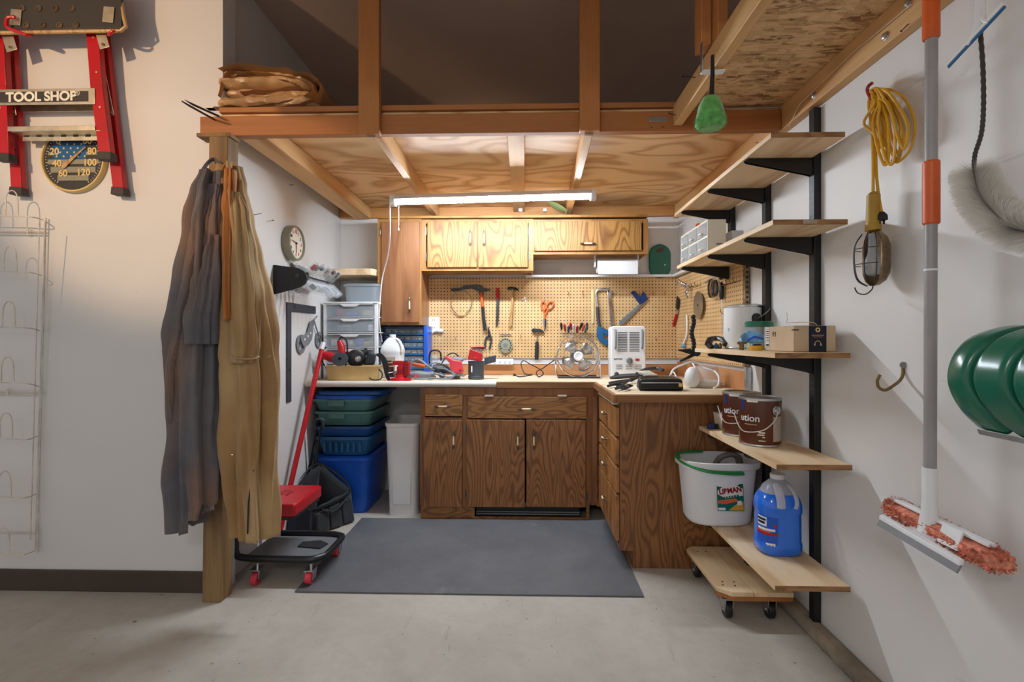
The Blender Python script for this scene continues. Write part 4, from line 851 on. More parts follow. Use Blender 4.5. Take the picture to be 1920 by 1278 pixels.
# drawer tower
q=T('drawer_tower','white framed tower of five frosted plastic drawers on the worktop','drawers',(-1.245,3.66,WT))
tx0,tx1,ty0,ty1=-1.44,-1.052,3.50,3.84; lv=[.9145,1.015,1.13,1.235,1.345,1.45]
m=M()
for x in (tx0,tx1-.022):
    for y in (ty0,ty1-.03): m.box(x,x+.022,y,y+.03,WT,1.455)
for z in lv[:-1]: m.box(tx0,tx1,ty0+.002,ty1,z,z+.008)
m.box(tx0-.003,tx1+.003,ty0-.006,ty1,1.447,1.458); ob(m,'frame','white',q,bevel=.002)
rr=random.Random(5)
for k in range(5):
    z0,z1=lv[k]+.010,lv[k+1]-.006; m=M(); m.box(tx0+.025,tx1-.025,ty0-.004,ty0,z0,z1); m.box(tx0+.026,tx1-.026,ty0,ty1-.02,z0,z0+.003); m.box(tx0+.026,tx0+.029,ty0,ty1-.02,z0+.003,z1-.01); m.box(tx1-.029,tx1-.026,ty0,ty1-.02,z0+.003,z1-.01)
    d=ob(m,'drawer','frost',q); m=M(); cxm=(tx0+tx1)/2
    m.prism([],0,0) if 0 else None
    m=M(FB(0,ty0-.004,0)); m.prism([(tx0+.025,z1-.006),(cxm-.07,z1-.006),(cxm-.045,z1-.022),(cxm+.045,z1-.022),(cxm+.07,z1-.006),(tx1-.025,z1-.006),(tx1-.025,z1),(tx0+.025,z1)],0,.010); ob(m,'pull_lip','white',d,bevel=.002)
    cs={4:[(-1.36,.06,'pink'),(-1.29,.09,'blue'),(-1.17,.06,'paper')],3:[(-1.36,.10,'grey'),(-1.25,.1,'charcoal'),(-1.13,.05,'white')],2:[(-1.40,.16,'offwhite'),(-1.22,.05,'blue'),(-1.165,.07,'yellow')],1:[(-1.28,.07,'charcoal'),(-1.19,.1,'deepblue')],0:[(-1.38,.12,'grey'),(-1.2,.1,'charcoal')]}[k]
    for x,w_,mt in cs: m=M(); m.box(x,x+w_,ty0+.03,ty0+.16,z0+.005,z0+.005+rr.uniform(.03,.055)); ob(m,'stored_item',mt,d,bevel=.008)
q=T('lidded_box','grey translucent lidded box standing on the white drawer tower','box',(-1.18,3.68,1.458))
m=M(Matrix.Translation((-1.185,3.69,1.459))); m.lathe([(.93,0),(1,.115),(1.0,.116),(0,.116)],seg=64,sx=.13,sy=.14,power=9); ob(m,'tub','frost2',q,smooth=50)
m=M(Matrix.Translation((-1.185,3.69,1.575))); m.lathe([(1.05,0),(1.05,.012),(.98,.018),(0,.018)],seg=64,sx=.13,sy=.14,power=9); ob(m,'lid','frost2',q,smooth=50)
# blue parts organiser
q=T('parts_organizer','blue metal organizer with rows of small clear parts jars under the tall cabinet','organizer',(-.9,3.78,WT))
ox0,ox1,oy0,oy1,oz1=-1.06,-.728,3.69,3.85,1.285
m=M(); m.box(ox0,ox0+.012,oy0,oy1,WT,oz1); m.box(ox0+.012,ox1-.03,oy1-.01,oy1,WT,oz1); m.box(ox0+.012,ox1-.03,oy0,oy1-.01,oz1-.02,oz1); ob(m,'case','deepblue',q,bevel=.002)
m=M(); m.box(ox1-.03,ox1,oy0-.02,oy1,WT,oz1+.005); ob(m,'side_panel','blue',q,bevel=.006)
for k in range(7):
    z=WT+.005+k*.0505; m=M(); m.box(ox0+.013,ox1-.031,oy0-.008,oy1-.012,z,z+.006); m.box(ox0+.013,ox1-.031,oy0-.010,oy0-.007,z,z+.016); t=ob(m,'tray','blue2',q)
    for j in range(6):
        x=ox0+.016+j*.0475; m=M(); m.box(x,x+.043,oy0-.004,oy0+.05,z+.0065,z+.045); jr=ob(m,'clear_drawer','clear',t)
        m=M()
        for i in range(10):
            px_,py_,pz_=x+rr.uniform(.005,.038),oy0+rr.uniform(.002,.03),z+.010+rr.uniform(0,.018); an=rr.uniform(0,PI); l=.007; m.cyl((px_-l*math.cos(an),py_,pz_-l*math.sin(an)*.5),(px_+l*math.cos(an),py_,pz_+l*math.sin(an)*.5),.0022,seg=5)
        ob(m,'fasteners',rr.choice(('offwhite','steel','numeral','white')),jr,kind='stuff')
# dark boxes seen between tower and organiser
# white gallon jug
def jug(q,cx,cy,z,r,h,mats,fill=None,sy=.8,twist=0,neck=.22,label=False,hand=-1):
    mx=Matrix.Translation((cx,cy,z))@Matrix.Rotation(R(twist),4,'Z')
    m=M(mx); m.lathe([(.9*r,0),(r,.012),(r,h*.16),(.965*r,h*.18),(.965*r,h*.56),(r,h*.58),(r*1.0,h*.64),(.9*r,h*.74),(.62*r,h*.86),(.36*r,h*.925),(.24*r,h*.94),(.24*r,h*.965),(0,h*.965)],seg=40,sy=sy,power=3.5)
    b=ob(m,'body',mats[0],q,smooth=60)
    m=M(mx@Matrix.Translation((0,0,h*.945))); m.lathe([(.28*r,0),(.28*r,h*.055),(.25*r,h*.06),(0,h*.06)],seg=20); ob(m,'cap',mats[1],q)
    s=hand; pts=[Vector((s*.42*r,-.35*r,h*.90)),Vector((s*.74*r,-.52*r,h*.84)),Vector((s*.98*r,-.62*r,h*.70)),Vector((s*.93*r,-.6*r,h*.60))]
    m=M(mx); m.tube(cr(pts,6),.13*r,8); ob(m,'handle',mats[0],q); return b,mx
q=T('plastic_jug','white gallon jug with brown label behind the tan tray','jug',(-.95,3.42,WT)); b,mx=jug(q,-.962,3.575,WT,.083,.31,('white','white'),hand=1)
m=M(mx); m.box(-.045,.035,-.0655,-.0635,.03,.15); l=ob(m,'label_sticker','label',b); m=M(mx); m.box(-.036,.02,-.0665,-.0656,.09,.105); m.box(-.036,.025,-.0665,-.0656,.06,.08); m.box(-.03,.01,-.0665,-.0656,.115,.125); ob(m,'print_lines','brown_can',l,kind='stuff')
# tan tray
q=T('tan_tray','tan plastic tray holding power tool bits at the left end of the worktop','tray',(-1.175,3.40,WT))
m=M(Matrix.Translation((-1.178,3.395,WT))); m.lathe([(.93,0),(.985,.085),(1.03,.09),(1.035,.096),(1.0,.097),(.965,.088),(.915,.006),(0,.006)],seg=64,sx=.183,sy=.082,power=7); ob(m,'tub','tan_tray',q,smooth=50)
# things in the tray
q=T('heat_gun','red heat gun standing upright in the tan tray','heat gun',(-1.27,3.40,1.0))
m=M(); m.tube([P(642,682,y=3.40),P(641,665,y=3.40),P(640,650,y=3.40),P(636,638,y=3.40)],[.024,.024,.026,.016],12); ob(m,'handle','red',q)
m=M(); m.tube([P(606,665,y=3.37),P(618,668,y=3.38),P(640,676,y=3.40)],[.026,.034,.03],14); ob(m,'barrel','red',q); a=P(605,664,y=3.365); b=P(601,663,y=3.36); m=M(); m.cyl(a,b,.02,.016,seg=14); ob(m,'nozzle','darkred',q)
m=M(); m.tube(cr([P(635,638,y=3.4),P(641,632,y=3.4),P(650,640,y=3.4),P(651,660,y=3.4),P(648,685,y=3.41),P(640,700,y=3.42)],6),.0055,7); m.tube(cr([P(612,650,y=3.4),P(604,660,y=3.4),P(603,675,y=3.4),P(612,690,y=3.42)],6),.005,7); ob(m,'cord','black',q)
c=P(637,674,y=3.30); m=M(FB(c.x,3.315,c.z)@Matrix.Rotation(R(-18),4,'X')); m.lathe([(0,0),(.050,0),(.056,.006),(.056,.016),(.040,.019),(.012,.017),(.011,.002),(0,.002)],seg=32,sy=.82); one(m,'grinding_disc','charcoal','dark grey grinding disc leaning over the front rim of the tan tray','disc',smooth=50)
q=T('angle_grinder','black angle grinder lying in the tan tray behind the grey disc','angle grinder',(-1.15,3.38,.98)); c=P(668,671,y=3.38); m=M(FB(c.x,c.y,c.z)@Matrix.Rotation(R(20),4,'Y')); m.lathe([(0,0),(.058,0),(.062,.008),(.058,.02),(.045,.028),(0,.03)],seg=32); ob(m,'guard','black',q)
m=M(FB(c.x+.012,c.y-.002,c.z-.005)@Matrix.Rotation(R(20),4,'Y')); m.lathe([(.022,.028),(.020,.045),(.009,.05),(0,.05)],seg=20); ob(m,'spindle','steel',q); m=M(); m.tube([P(672,665,y=3.42),P(690,658,y=3.44)],[.026,.022],12); ob(m,'motor_body','softblack',q)
q=T('black_sander','black corded palm tool at the right end of the tan tray','sander',(-1.04,3.38,.98)); m=M(); m.hexa([P(681,684,y=3.36),P(702,684,y=3.36),P(702,684,y=3.43),P(681,684,y=3.43)],[P(690,660,y=3.37),P(706,664,y=3.37),P(706,664,y=3.42),P(690,660,y=3.42)]); ob(m,'body','softblack',q,bevel=.01)
m=M()
rr2=random.Random(9)
for k in range(5):
    o=k*2.2; m.tube(cr([P(704+o,664-o*.3,y=3.38),P(714+o,672,y=3.37),P(720+o,690,y=3.35),P(724+o*.6,706,y=3.33),P(728+o*.4,713-(k%2)*3,y=3.325)],6),.0045,6)
m.tube(cr([P(706,690,y=3.37),P(716,698,y=3.33),P(714,710,y=3.32),P(700,712,y=3.31),P(692,708,y=3.305)],6),.0045,6); ob(m,'cord','black',q,kind='stuff')
# red vise
q=T('bench_vise','small red bench vise clamped near the worktop edge','vise',(-.84,3.32,WT)); y=3.33
m=M(); m.lathe([(.062,0),(.06,.012),(.035,.02),(.03,.04),(0,.04)],c=(P(752,0,y=y).x,y,WT),seg=28,sx=1.15); ob(m,'base','red',q)
def hx_(px0,px1,py0,py1,y0,y1): a=P(px0,py1,y=y); b=P(px1,py0,y=y); return (a.x,b.x,y0,y1,a.z,b.z)
m=M(); m.box(*hx_(745,758,686,706,3.31,3.36)); ob(m,'body','red',q,bevel=.006)
m=M(); m.box(*hx_(738,757,676,684,3.30,3.37)); m.box(*hx_(748,757,684,692,3.30,3.37)); ob(m,'rear_jaw','red',q,bevel=.003)
m=M(); m.box(*hx_(760,768,676,684,3.30,3.37)); m.box(*hx_(760,768,684,704,3.30,3.36)); ob(m,'front_jaw','darkred',q,bevel=.003)
c=P(735,703,y=y); m=M(); m.cyl(c,P(745,697,y=y),.012,seg=14); m.cyl(P(728,699,y=3.29),P(744,696,y=3.33),.004,seg=8); ob(m,'screw_handle','steel',q)
m=M(); m.cyl(P(738,699,y=3.335),P(730,701,y=3.335),.028,.022,seg=18); ob(m,'knob','softblack',q)
# tool clutter behind the vise
q=T('power_tool','grey and orange handheld power tool lying behind the vise','power tool',(-.72,3.42,WT)); y=3.42
m=M(); m.tube(cr([P(765,703,y=y),P(780,702,y=y),P(800,703,y=y),P(814,702,y=y)],5),[.022]*5+[.026]*5+[.024]*5+[.02],12); ob(m,'body','grey',q)
m=M(); m.tube(cr([P(775,682,y=3.46),P(785,684,y=3.45),P(797,687,y=3.44)],5),.013,10); ob(m,'handle','orange2',q); m=M(); m.tube(cr([P(768,695,y=3.44),P(770,682,y=3.46),P(780,674,y=3.47),P(792,678,y=3.46),P(802,686,y=3.45),P(815,694,y=3.44)],6),.009,8); ob(m,'guard_bow','cable_grey',q)
m=M(); m.box(P(778,0,y=3.4).x,P(784,0,y=3.4).x,3.385,3.398,.93,.95); ob(m,'tag','pink',q)
q=T('dark_drill','dark corded drill lying behind the grey tool','drill',(-.62,3.46,WT)); m=M(); m.tube([P(812,690,y=3.46),P(832,692,y=3.46),P(848,697,y=3.44)],[.026,.03,.016],12); m.tube([P(822,694,y=3.46),P(830,706,y=3.42)],[.018,.02],10); ob(m,'body','charcoal',q); m=M(); m.cyl(P(848,697,y=3.44),P(856,700,y=3.43),.012,.008,seg=12); ob(m,'chuck','steel',q)
for lab,pts,mt in (('coiled grey power cord heaped on the worktop behind the vise',[P(800,690,y=3.44),P(812,680,y=3.45),P(832,683,y=3.46),P(845,692,y=3.42),P(852,704,y=3.40),P(838,706,y=3.38),P(818,700,y=3.37),P(806,706,y=3.38),P(820,709,y=3.36),P(842,709,y=3.36),P(850,702,y=3.38),P(836,692,y=3.42),P(820,690,y=3.42)],'cable_grey'),
    ('flat grey cord lying in front of the vise base',[P(776,708,y=3.34),P(790,710,y=3.34),P(805,709,y=3.36),P(817,706,y=3.38)],'cable_grey'),
    ('black cord looping over the pink tool to the pegboard',[P(822,692,y=3.48),P(832,675,y=3.52),P(842,664,y=3.56),P(852,662,y=3.58),P(860,668,y=3.56)],'black')):
    m=M(); m.tube(cr([Vector((p.x,p.y,max(p.z,WT+.006))) for p in pts],7),.0052,7); one(m,'extension_cord',mt,lab,'cord')
q=T('black_frame_clamp','upright black wire frame with a clear bag behind the tools','frame',(-.64,3.6,WT)); m=M(); m.tube(cr([P(806,690,y=3.62),P(805,668,y=3.62),P(809,658,y=3.62),P(820,657,y=3.62),P(826,662,y=3.62),P(827,676,y=3.62)],6),.006,8); ob(m,'bow','black',q); m=M(); m.ball(P(815,672,y=3.64),.034,14,(1,.6,1)); ob(m,'clear_bag','clear',q)
q=T('tool_case','pinkish-red plastic tool case tilted beside the charcoal mug','tool case',(-.49,3.5,WT)); m=M(FB(0,3.46,0)); pp=lambda px,py: (lambda v:(v.x,v.z))(P(px,py,y=3.46))
m.prism([pp(835,668),pp(841,667),pp(852,674),pp(866,676),pp(870,695),pp(868,699),pp(862,699),pp(846,696),pp(846,682)],0,.05); ob(m,'shell','pink',q,bevel=.006)
m=M(FB(0,3.47,0)); m.prism([pp(848,697),pp(866,700),pp(874,703),pp(870,706),pp(852,702)],0,.04); ob(m,'shoe','grey',q,bevel=.002)
m=M(); c=P(863,694,y=3.41); m.cyl((c.x,3.41,c.z),(c.x,3.404,c.z),.009,seg=12); ob(m,'knob','darkred',q)
m=M(); c=P(855,672,y=3.52); m.ball((c.x,3.52,c.z-.01),.05,14,(1.1,.5,.5)); m.box(c.x-.02,c.x+.03,3.5,3.54,WT,c.z-.01); ob(m,'motor','grey',q)
c=P(892,701,y=3.42); q=T('cylindrical_tool','charcoal cylindrical tool body with a side handle, like a mug','tool',(c.x,3.44,WT))
m=M(Matrix.Translation((c.x,3.45,WT))); m.lathe([(.052,0),(.055,.004),(.055,.022),(.052,.026),(.052,.028),(.055,.032),(.055,.115),(.056,.118),(.056,.124),(.050,.124),(.050,.118),(0,.118)],seg=36); b=ob(m,'body','charcoal',q)
m=M(FB(c.x-.025,3.4005,WT+.072)@Matrix.Rotation(PI/2,4,'Z')); m.prism(rrect(.044,.010,.004),0,.001); ob(m,'white_badge','white',b)
m=M(); m.hexa([P(908,684,y=3.44),P(908,670,y=3.44),P(908,670,y=3.47),P(908,684,y=3.47)],[P(930,678,y=3.44),P(930,665,y=3.44),P(930,665,y=3.47),P(930,678,y=3.47)]); ob(m,'side_handle','charcoal',q,bevel=.005)
# drill index on the mug
q=T('drill_index','open red drill bit case tilted on top of the charcoal mug','drill bit case',(c.x,3.46,1.04)); F=FB(c.x-.002,3.45,1.082,R(-9)); 
m=M(F); m.prism([(-.047,-.038),(.047,-.038),(.047,.018),(-.047,.034)],0,.032); b=ob(m,'front','red',q,bevel=.003); m=M(F); m.prism([(-.046,.035),(.047,.035),(.047,.062),(-.02,.055)],-.006,0); ob(m,'back_plate','darkred',q,bevel=.002)
m=M(F); m.box(-.047,.047,.060,.066,-.012,.02) if 0 else m.prism([(-.046,.044),(.05,.062),(.05,.069),(-.046,.051)],.0,.03); ob(m,'lid_bar','pink',q,bevel=.002)
for k in range(8):
    m=M(F); x=-.03+k*.0095; m.cyl((x,.014,.014),(x,.048,.014),.0022+.0003*k,seg=6); ob(m,'drill_bit','steel',q)
text('MILWAUKEE' if 0 else '·····',F@Matrix.Translation((0,-.018,.033)),.014,'white',b,name='small_print')
# power strip
a=P(906,683,y=3.84); b=P(963,673,y=3.84); q=T('power_strip','white power strip on the backsplash beside the charcoal mug','power strip',((a.x+b.x)/2,3.83,a.z)); m=M(); m.box(a.x,b.x,3.818,3.848,a.z,b.z+.004); s=ob(m,'body','white',q,bevel=.004)
for k in range(5):
    x=a.x+.055+k*.038; m=M(); m.box(x-.006,x-.004,3.8165,3.8179,a.z+.015,a.z+.027); m.box(x+.003,x+.005,3.8165,3.8179,a.z+.015,a.z+.027); m.cyl((x,3.8179,a.z+.009),(x,3.8165,a.z+.009),.003,seg=8); ob(m,'outlet','charcoal',s,kind='stuff')
# thin black cord with plug
m=M(); pts=[P(966,703,y=3.45),P(975,706,y=3.44),P(998,702,y=3.46),P(984,700,y=3.50),P(977,683,y=3.72),P(982,676,y=3.78),P(995,683,y=3.74),P(1012,692,y=3.62),P(1019,700,y=3.55),P(1010,706,y=3.52),P(1006,697,y=3.60),P(1018,690,y=3.68),P(1032,680,y=3.76),P(1044,674,y=3.78),P(1052,690,y=3.66)]
m.tube(cr([Vector((p.x,p.y,max(p.z,WT+.006))) for p in pts],7),.004,7); q=one(m,'fan_cord','black','thin black cord with a plug winding from the fan across the worktop','cord'); m=M(); c=pts[0]; m.cyl(c,c+Vector((-.012,-.004,.004)),.009,seg=10); ob(m,'plug','black',q)
# ================= fan, heater =================
fy=3.60; c=P(1083,667,y=fy); q=T('desk_fan','chrome fan with a round wire grille standing on the worktop','fan',(c.x,fy,WT)); Fm=FB(c.x,fy,c.z); r=.147
m=M(Fm)
m.tube([(r*math.cos(2*PI*k/48),r*math.sin(2*PI*k/48),.035) for k in range(48)],.0055,8,closed=True); ob(m,'outer_ring','chrome',q)
m=M(Fm); m.tube([(r*math.cos(2*PI*k/48),r*math.sin(2*PI*k/48),-.035) for k in range(48)],.004,8,closed=True); m.tube([(r*.7*math.cos(2*PI*k/40),r*.7*math.sin(2*PI*k/40),.055) for k in range(40)],.0015,5,closed=True); m.tube([(r*.4*math.cos(2*PI*k/32),r*.4*math.sin(2*PI*k/32),.062) for k in range(32)],.0015,5,closed=True); ob(m,'inner_rings','chrome',q)
m=M(Fm)
for k in range(60):
    a=2*PI*k/60; b=a+.25; m.tube([(.03*math.cos(a),.03*math.sin(a),.064),(r*.5*math.cos(a+.1),r*.5*math.sin(a+.1),.062),(r*.85*math.cos(b),r*.85*math.sin(b),.05),(r*math.cos(b),r*math.sin(b),.035)],.0008,4)
ob(m,'grille_wires','chrome',q,kind='stuff')
m=M(Fm); m.lathe([(.034,.06),(.034,.068),(.026,.071),(.022,.069),(0,.070)],seg=28); ob(m,'badge','white',q,label='white round centre badge')
for k in range(4):
    a=2*PI*k/4+.6
    m=M(Fm); V=[]
    pts=[]
    for i in range(9):
        t=i/8; aa=a+1.05*t-.5
        pts.append((.125*(1-.22*abs(t-.45)**1.4*2)*math.cos(aa),.125*(1-.22*abs(t-.45)**1.4*2)*math.sin(aa),-.012+.028*t))
    inner=[(.03*math.cos(a-.4),.03*math.sin(a-.4),-.006),(.03*math.cos(a+.35),.03*math.sin(a+.35),.010)]
    vi=[m.v(inner[0].__class__((inner[0][j]*(1-i/8)+inner[1][j]*i/8 for j in range(3))) if 0 else tuple(inner[0][j]*(1-i/8)+inner[1][j]*i/8 for j in range(3))) for i in range(9)]; vo=[m.v(p) for p in pts]
    for i in range(8): m.f([vi[i],vo[i],vo[i+1],vi[i+1]])
    ob(m,'blade','steel',q,solid=.0015,recalc=False,smooth=80)
m=M(Fm); m.lathe([(.03,.012),(.032,-.01),(.045,-.02),(.045,-.07),(0,-.075)],seg=24); ob(m,'motor','darksteel',q)
for s in (-1,1):
    m=M(); x=c.x+s*(r+.008); m.tube(cr([(x,fy,c.z),(x+s*.003,fy-.01,c.z-.06),(x-s*.004,fy-.06,WT+.03),(x-s*.012,fy-.10,WT+.008)],6),.0062,8); m.tube(cr([(x,fy,c.z),(x+s*.002,fy+.03,c.z-.09),(x-s*.01,fy+.07,WT+.008)],5),.005,8); ob(m,'stand_leg','chrome',q)
m=M(); m.tube([(c.x-r,fy-.10,WT+.008),(c.x+r,fy-.10,WT+.008)],.006,8); m.tube([(c.x-r,fy+.07,WT+.008),(c.x+r,fy+.07,WT+.008)],.006,8); ob(m,'foot_bar','darksteel',q)
hy=3.50; a=P(1146,709,y=hy); b=P(1211,611,y=hy); q=T('space_heater','white box heater with grey handles and louvred grille beside the fan','heater',((a.x+b.x)/2,3.56,WT)); hx0,hx1,hz1=a.x,b.x,b.z
m=M(FB(0,hy,0)); m.prism(rrect(hx1-hx0,hz1-WT,.022,5,(hx0+hx1)/2,(hz1+WT)/2),-.13,0); s=ob(m,'housing','white',q,bevel=.006)
hq=lambda px,py: P(px,py,y=hy)
m=M()
for k in range(12):
    for x0p,x1p in ((1158,1176),(1180,1199)): v0=hq(x0p,623+k*3.15); v1=hq(x1p,0); m.box(v0.x,v1.x,hy-.0015,hy-.0003,v0.z-.003,v0.z+.002)
ob(m,'grille_slots','charcoal',s,kind='stuff')
m=M()
for k in range(3):
    for x0p,x1p in ((1155,1167),(1173,1185),(1191,1203)): v0=hq(x0p,684+k*3.6); v1=hq(x1p,0); m.box(v0.x,v1.x,hy-.0015,hy-.0003,v0.z-.0015,v0.z+.002)
ob(m,'lower_vents','charcoal',s,kind='stuff')
for px in (1153.5,1203.5):
    m=M(); t_,b_=hq(px,619),hq(px,652); m.tube(cr([(t_.x,hy,t_.z),(t_.x,hy-.018,t_.z-.005),(t_.x,hy-.022,(t_.z+b_.z)/2),(b_.x,hy-.018,b_.z+.005),(b_.x,hy,b_.z)],6),.0075,8); ob(m,'handle','grey',q)
c=hq(1180,676); m=M(FB(c.x,hy,c.z)); m.lathe([(.022,0),(.022,.012),(.018,.02),(0,.022)],seg=20); m.box(-.004,.004,-.02,.02,.018,.03); ob(m,'dial_knob','steelgrey',q)
c=hq(1195,674); m=M(); m.box(c.x-.014,c.x+.014,hy-.004,hy-.0003,c.z-.008,c.z+.008); ob(m,'red_switch','red',q,bevel=.002)
c=hq(1159,673); text('DAYTON',FB(c.x,hy-.0004,c.z),.014,'black',s,bold=.0006)
# ================= back pegboard tools (board face y=3.885) =================
PY=3.885
def pb(px,py,d=0): v=P(px,py,y=PY-d); return (v.x,v.z)
def pv(px,py,d=.012): return P(px,py,y=PY-d)
def tool(name,lab,cat,px,py,group=None): v=pv(px,py); return T(name,lab,cat,v,group)
def poly(pts,z0,z1,name,mat,par,bevel=.0015,d=None,**k):
    m=M(FB(0,PY,0)); m.prism([pb(*p,d if d is not None else (z0+z1)/2) for p in pts],z0,z1); return ob(m,name,mat,par,bevel=bevel,**k)
def hookp(par,px,py,l=.035,up=.008):
    v=pv(px,py,0); m=M(); m.tube(cr([v+Vector((0,-.001,.006)),v+Vector((0,-.002,0)),v+Vector((0,-l*.8,-.001)),v+Vector((0,-l,up*.5)),v+Vector((0,-l,up))],4),.0018,6); return ob(m,'peg_hook','zinc',par,label='peg hook')
q=tool('hatchet','large black-headed hatchet with a red and black handle on the pegboard','hatchet',905,622)
poly([(845,541),(862,540),(872,535),(893,533),(903,534),(906,540),(913,541),(922,543),(906,546),(907,552),(899,553),(898,546),(884,540),(870,542),(858,545),(846,545)],.012,.034,'head','black',q)
m=M(); m.tube([pv(902,548,.023),pv(905,576,.023)],.015,10,flat=.8); h=ob(m,'handle','orange2',q); m=M(); m.tube([pv(905,575,.023),pv(907,600,.024),pv(910,619,.025)],[.016,.016,.018],10,flat=.8); ob(m,'grip','softblack',q); hookp(q,898,541)
q=tool('band_clamp','thin metal band ring hanging beside the hatchet','band',865,590)
c=pv(865,567,.02); m=M(FB(c.x,c.y,c.z)); m.tube([(.082*math.cos(a),.093*math.sin(a),0) for a in [2*PI*k/40 for k in range(40)]],.0034,6,closed=True); ob(m,'band','tarnish',q); m=M(FB(c.x,c.y,c.z)); m.tube([(.06*math.cos(a),.093*math.sin(a)-.004,.004) for a in [R(230+8*k) for k in range(10)]],.005,6); ob(m,'strap','tan_tray',q); hookp(q,850,548)
q=tool('file','metal file with a bright red handle hanging on the pegboard','file',932,612)
m=M(); m.tube([pv(932,540,.014),pv(933,546,.014),pv(933,552,.014),pv(934,560,.014)],[.011,.015,.013,.011],10); ob(m,'handle','red',q); poly([(931,560),(936,560),(935,600),(933,612),(930,612),(930,600)],.010,.015,'blade','darksteel',q); hookp(q,931,540)
q=tool('hammer','wooden-handled hammer with a dark head hanging on the pegboard','hammer',958,612)
m=M(); m.tube([pv(951,541,.02),pv(957,540,.02),pv(966,541,.02),pv(972,544,.02)],[.009,.013,.012,.005],12); ob(m,'head','black',q); m=M(); m.tube([pv(961,540,.02),pv(961,570,.02),pv(958,600,.02),pv(957,611,.02)],[.011,.013,.015,.016],10,flat=.8); ob(m,'handle','handle_wood',q); hookp(q,968,547)
q=tool('wall_clip','small white plastic clip hung upper left of the orange scissors','clip',984,565); m=M(); m.tube([pv(978,562,.01),pv(987,557,.01)],.004,6); m.tube([pv(983,556,.008),pv(986,566,.012)],.004,6); ob(m,'body','white',q)
q=tool('scissors','orange-handled scissors hanging open on the pegboard','scissors',1021,622)
for s,cx,cy,rx,ry,an in ((-1,1019,573,.021,.033,-8),(1,1031,572,.027,.034,38)):
    c=pv(cx,cy,.016); m=M(FB(c.x,c.y,c.z,R(an*-1 if s>0 else 6))); m.tube([(rx*math.cos(a)*.8,ry*math.sin(a),0) for a in [2*PI*k/24 for k in range(24)]],.0078,8,closed=True); ob(m,'finger_loop','orange',q,label='orange finger loop')
m=M(); m.tube([pv(1019,580,.016),pv(1021,590,.016),pv(1021,597,.016)],.006,8); m.tube([pv(1028,579,.016),pv(1022,590,.016),pv(1020,598,.016)],.006,8); ob(m,'shanks','orange',q)
poly([(1018,597),(1023,597),(1022,622),(1019,610)],.012,.015,'blade','steel',q); poly([(1021,597),(1024,598),(1024,610),(1021,623)],.016,.019,'blade','darksteel',q); hookp(q,1022,562)
q=tool('claw_hammer','small claw hammer with a black rubber grip under the scissors','hammer',1008,674)
poly([(997,617),(1000,615),(1006,616),(1012,616),(1018,619),(1021,624),(1016,622),(1009,622),(1002,623),(997,622)],.012,.030,'head','darksteel',q); m=M(); m.cyl(pv(1007,620,.02),pv(1007,641,.02),.0045,seg=8); ob(m,'shank','steel',q); m=M(); m.tube([pv(1007,640,.02),pv(1006.5,655,.02),pv(1006,674,.02)],[.013,.015,.015],10); ob(m,'grip','softblack',q)
q=tool('pliers','dark pliers hanging point up beside the hatchet grip','pliers',915,655)
m=M(); m.tube([pv(915,612,.016),pv(917,622,.016),pv(918,632,.016)],[.003,.009,.013],8); ob(m,'jaws','darksteel',q); m=M(); m.tube(cr([pv(914,630,.016),pv(910,638,.016),pv(909,654,.016)],4),.008,8); ob(m,'handle_left','charcoal',q); m=M(); m.tube(cr([pv(920,630,.016),pv(921,638,.016),pv(918,654,.016)],4),.008,8); ob(m,'handle_right','charcoal',q); hookp(q,917,628)
c=pv(948,647,0); q=tool('rotary_dial','round grey-green rotary number dial hanging on the pegboard','dial',948,664); F=FB(c.x,PY,c.z); m=M(F); m.lathe([(.056,.001),(.058,.012),(.054,.02),(.034,.022),(.03,.026),(0,.026)],seg=32,sy=1.1); b=ob(m,'body','olive',q)
m=M(F)
for k in range(12): a=R(-50+24*k); m.cyl((.043*math.cos(a),.047*math.sin(a),.021),(.043*math.cos(a),.047*math.sin(a),.0228),.006,seg=10)
ob(m,'finger_holes','black',b,kind='stuff'); m=M(F); m.lathe([(.018,.026),(.017,.029),(0,.029)],seg=20); ob(m,'hub','cable_grey',b); m=M(); m.tube([pv(937,628,.012),pv(948,626,.014),pv(959,628,.012)],.004,6); ob(m,'hanger_bar','darksteel',q)
# wall socket with plugged white cord
a=P(803,622,y=PY-.001); b=P(824,594,y=PY-.001); q=T('wall_socket','white electrical socket plate beside the tall cabinet','socket',((a.x+b.x)/2,PY,a.z)); m=M(); m.box(a.x,b.x,PY-.006,PY-.0005,a.z,b.z); s=ob(m,'plate','white',q,bevel=.002)
for dz in (.03,.09):
    m=M(FB((a.x+b.x)/2,PY-.0062,a.z+dz)); m.prism(rrect(.03,.03,.012),0,.001); o_=ob(m,'outlet','cream',s); m=M(FB((a.x+b.x)/2,PY-.0073,a.z+dz)); m.prism([(-.008,-.002),(-.005,-.002),(-.005,.008),(-.008,.008)],0,.0006); m.prism([(.005,-.002),(.008,-.002),(.008,.008),(.005,.008)],0,.0006); ob(m,'slots','black',o_,kind='stuff')
m=M(); m.tube([pv(831,620,.02),pv(822,619,.02)],[.013,.015],10); m.tube(cr([pv(820,619,.022),pv(812,622,.02),pv(806,630,.02),pv(804,638,.02)],5),.006,8); one(m,'plug_adapter','white','thick white plug with a curved cord below the wall socket','plug')
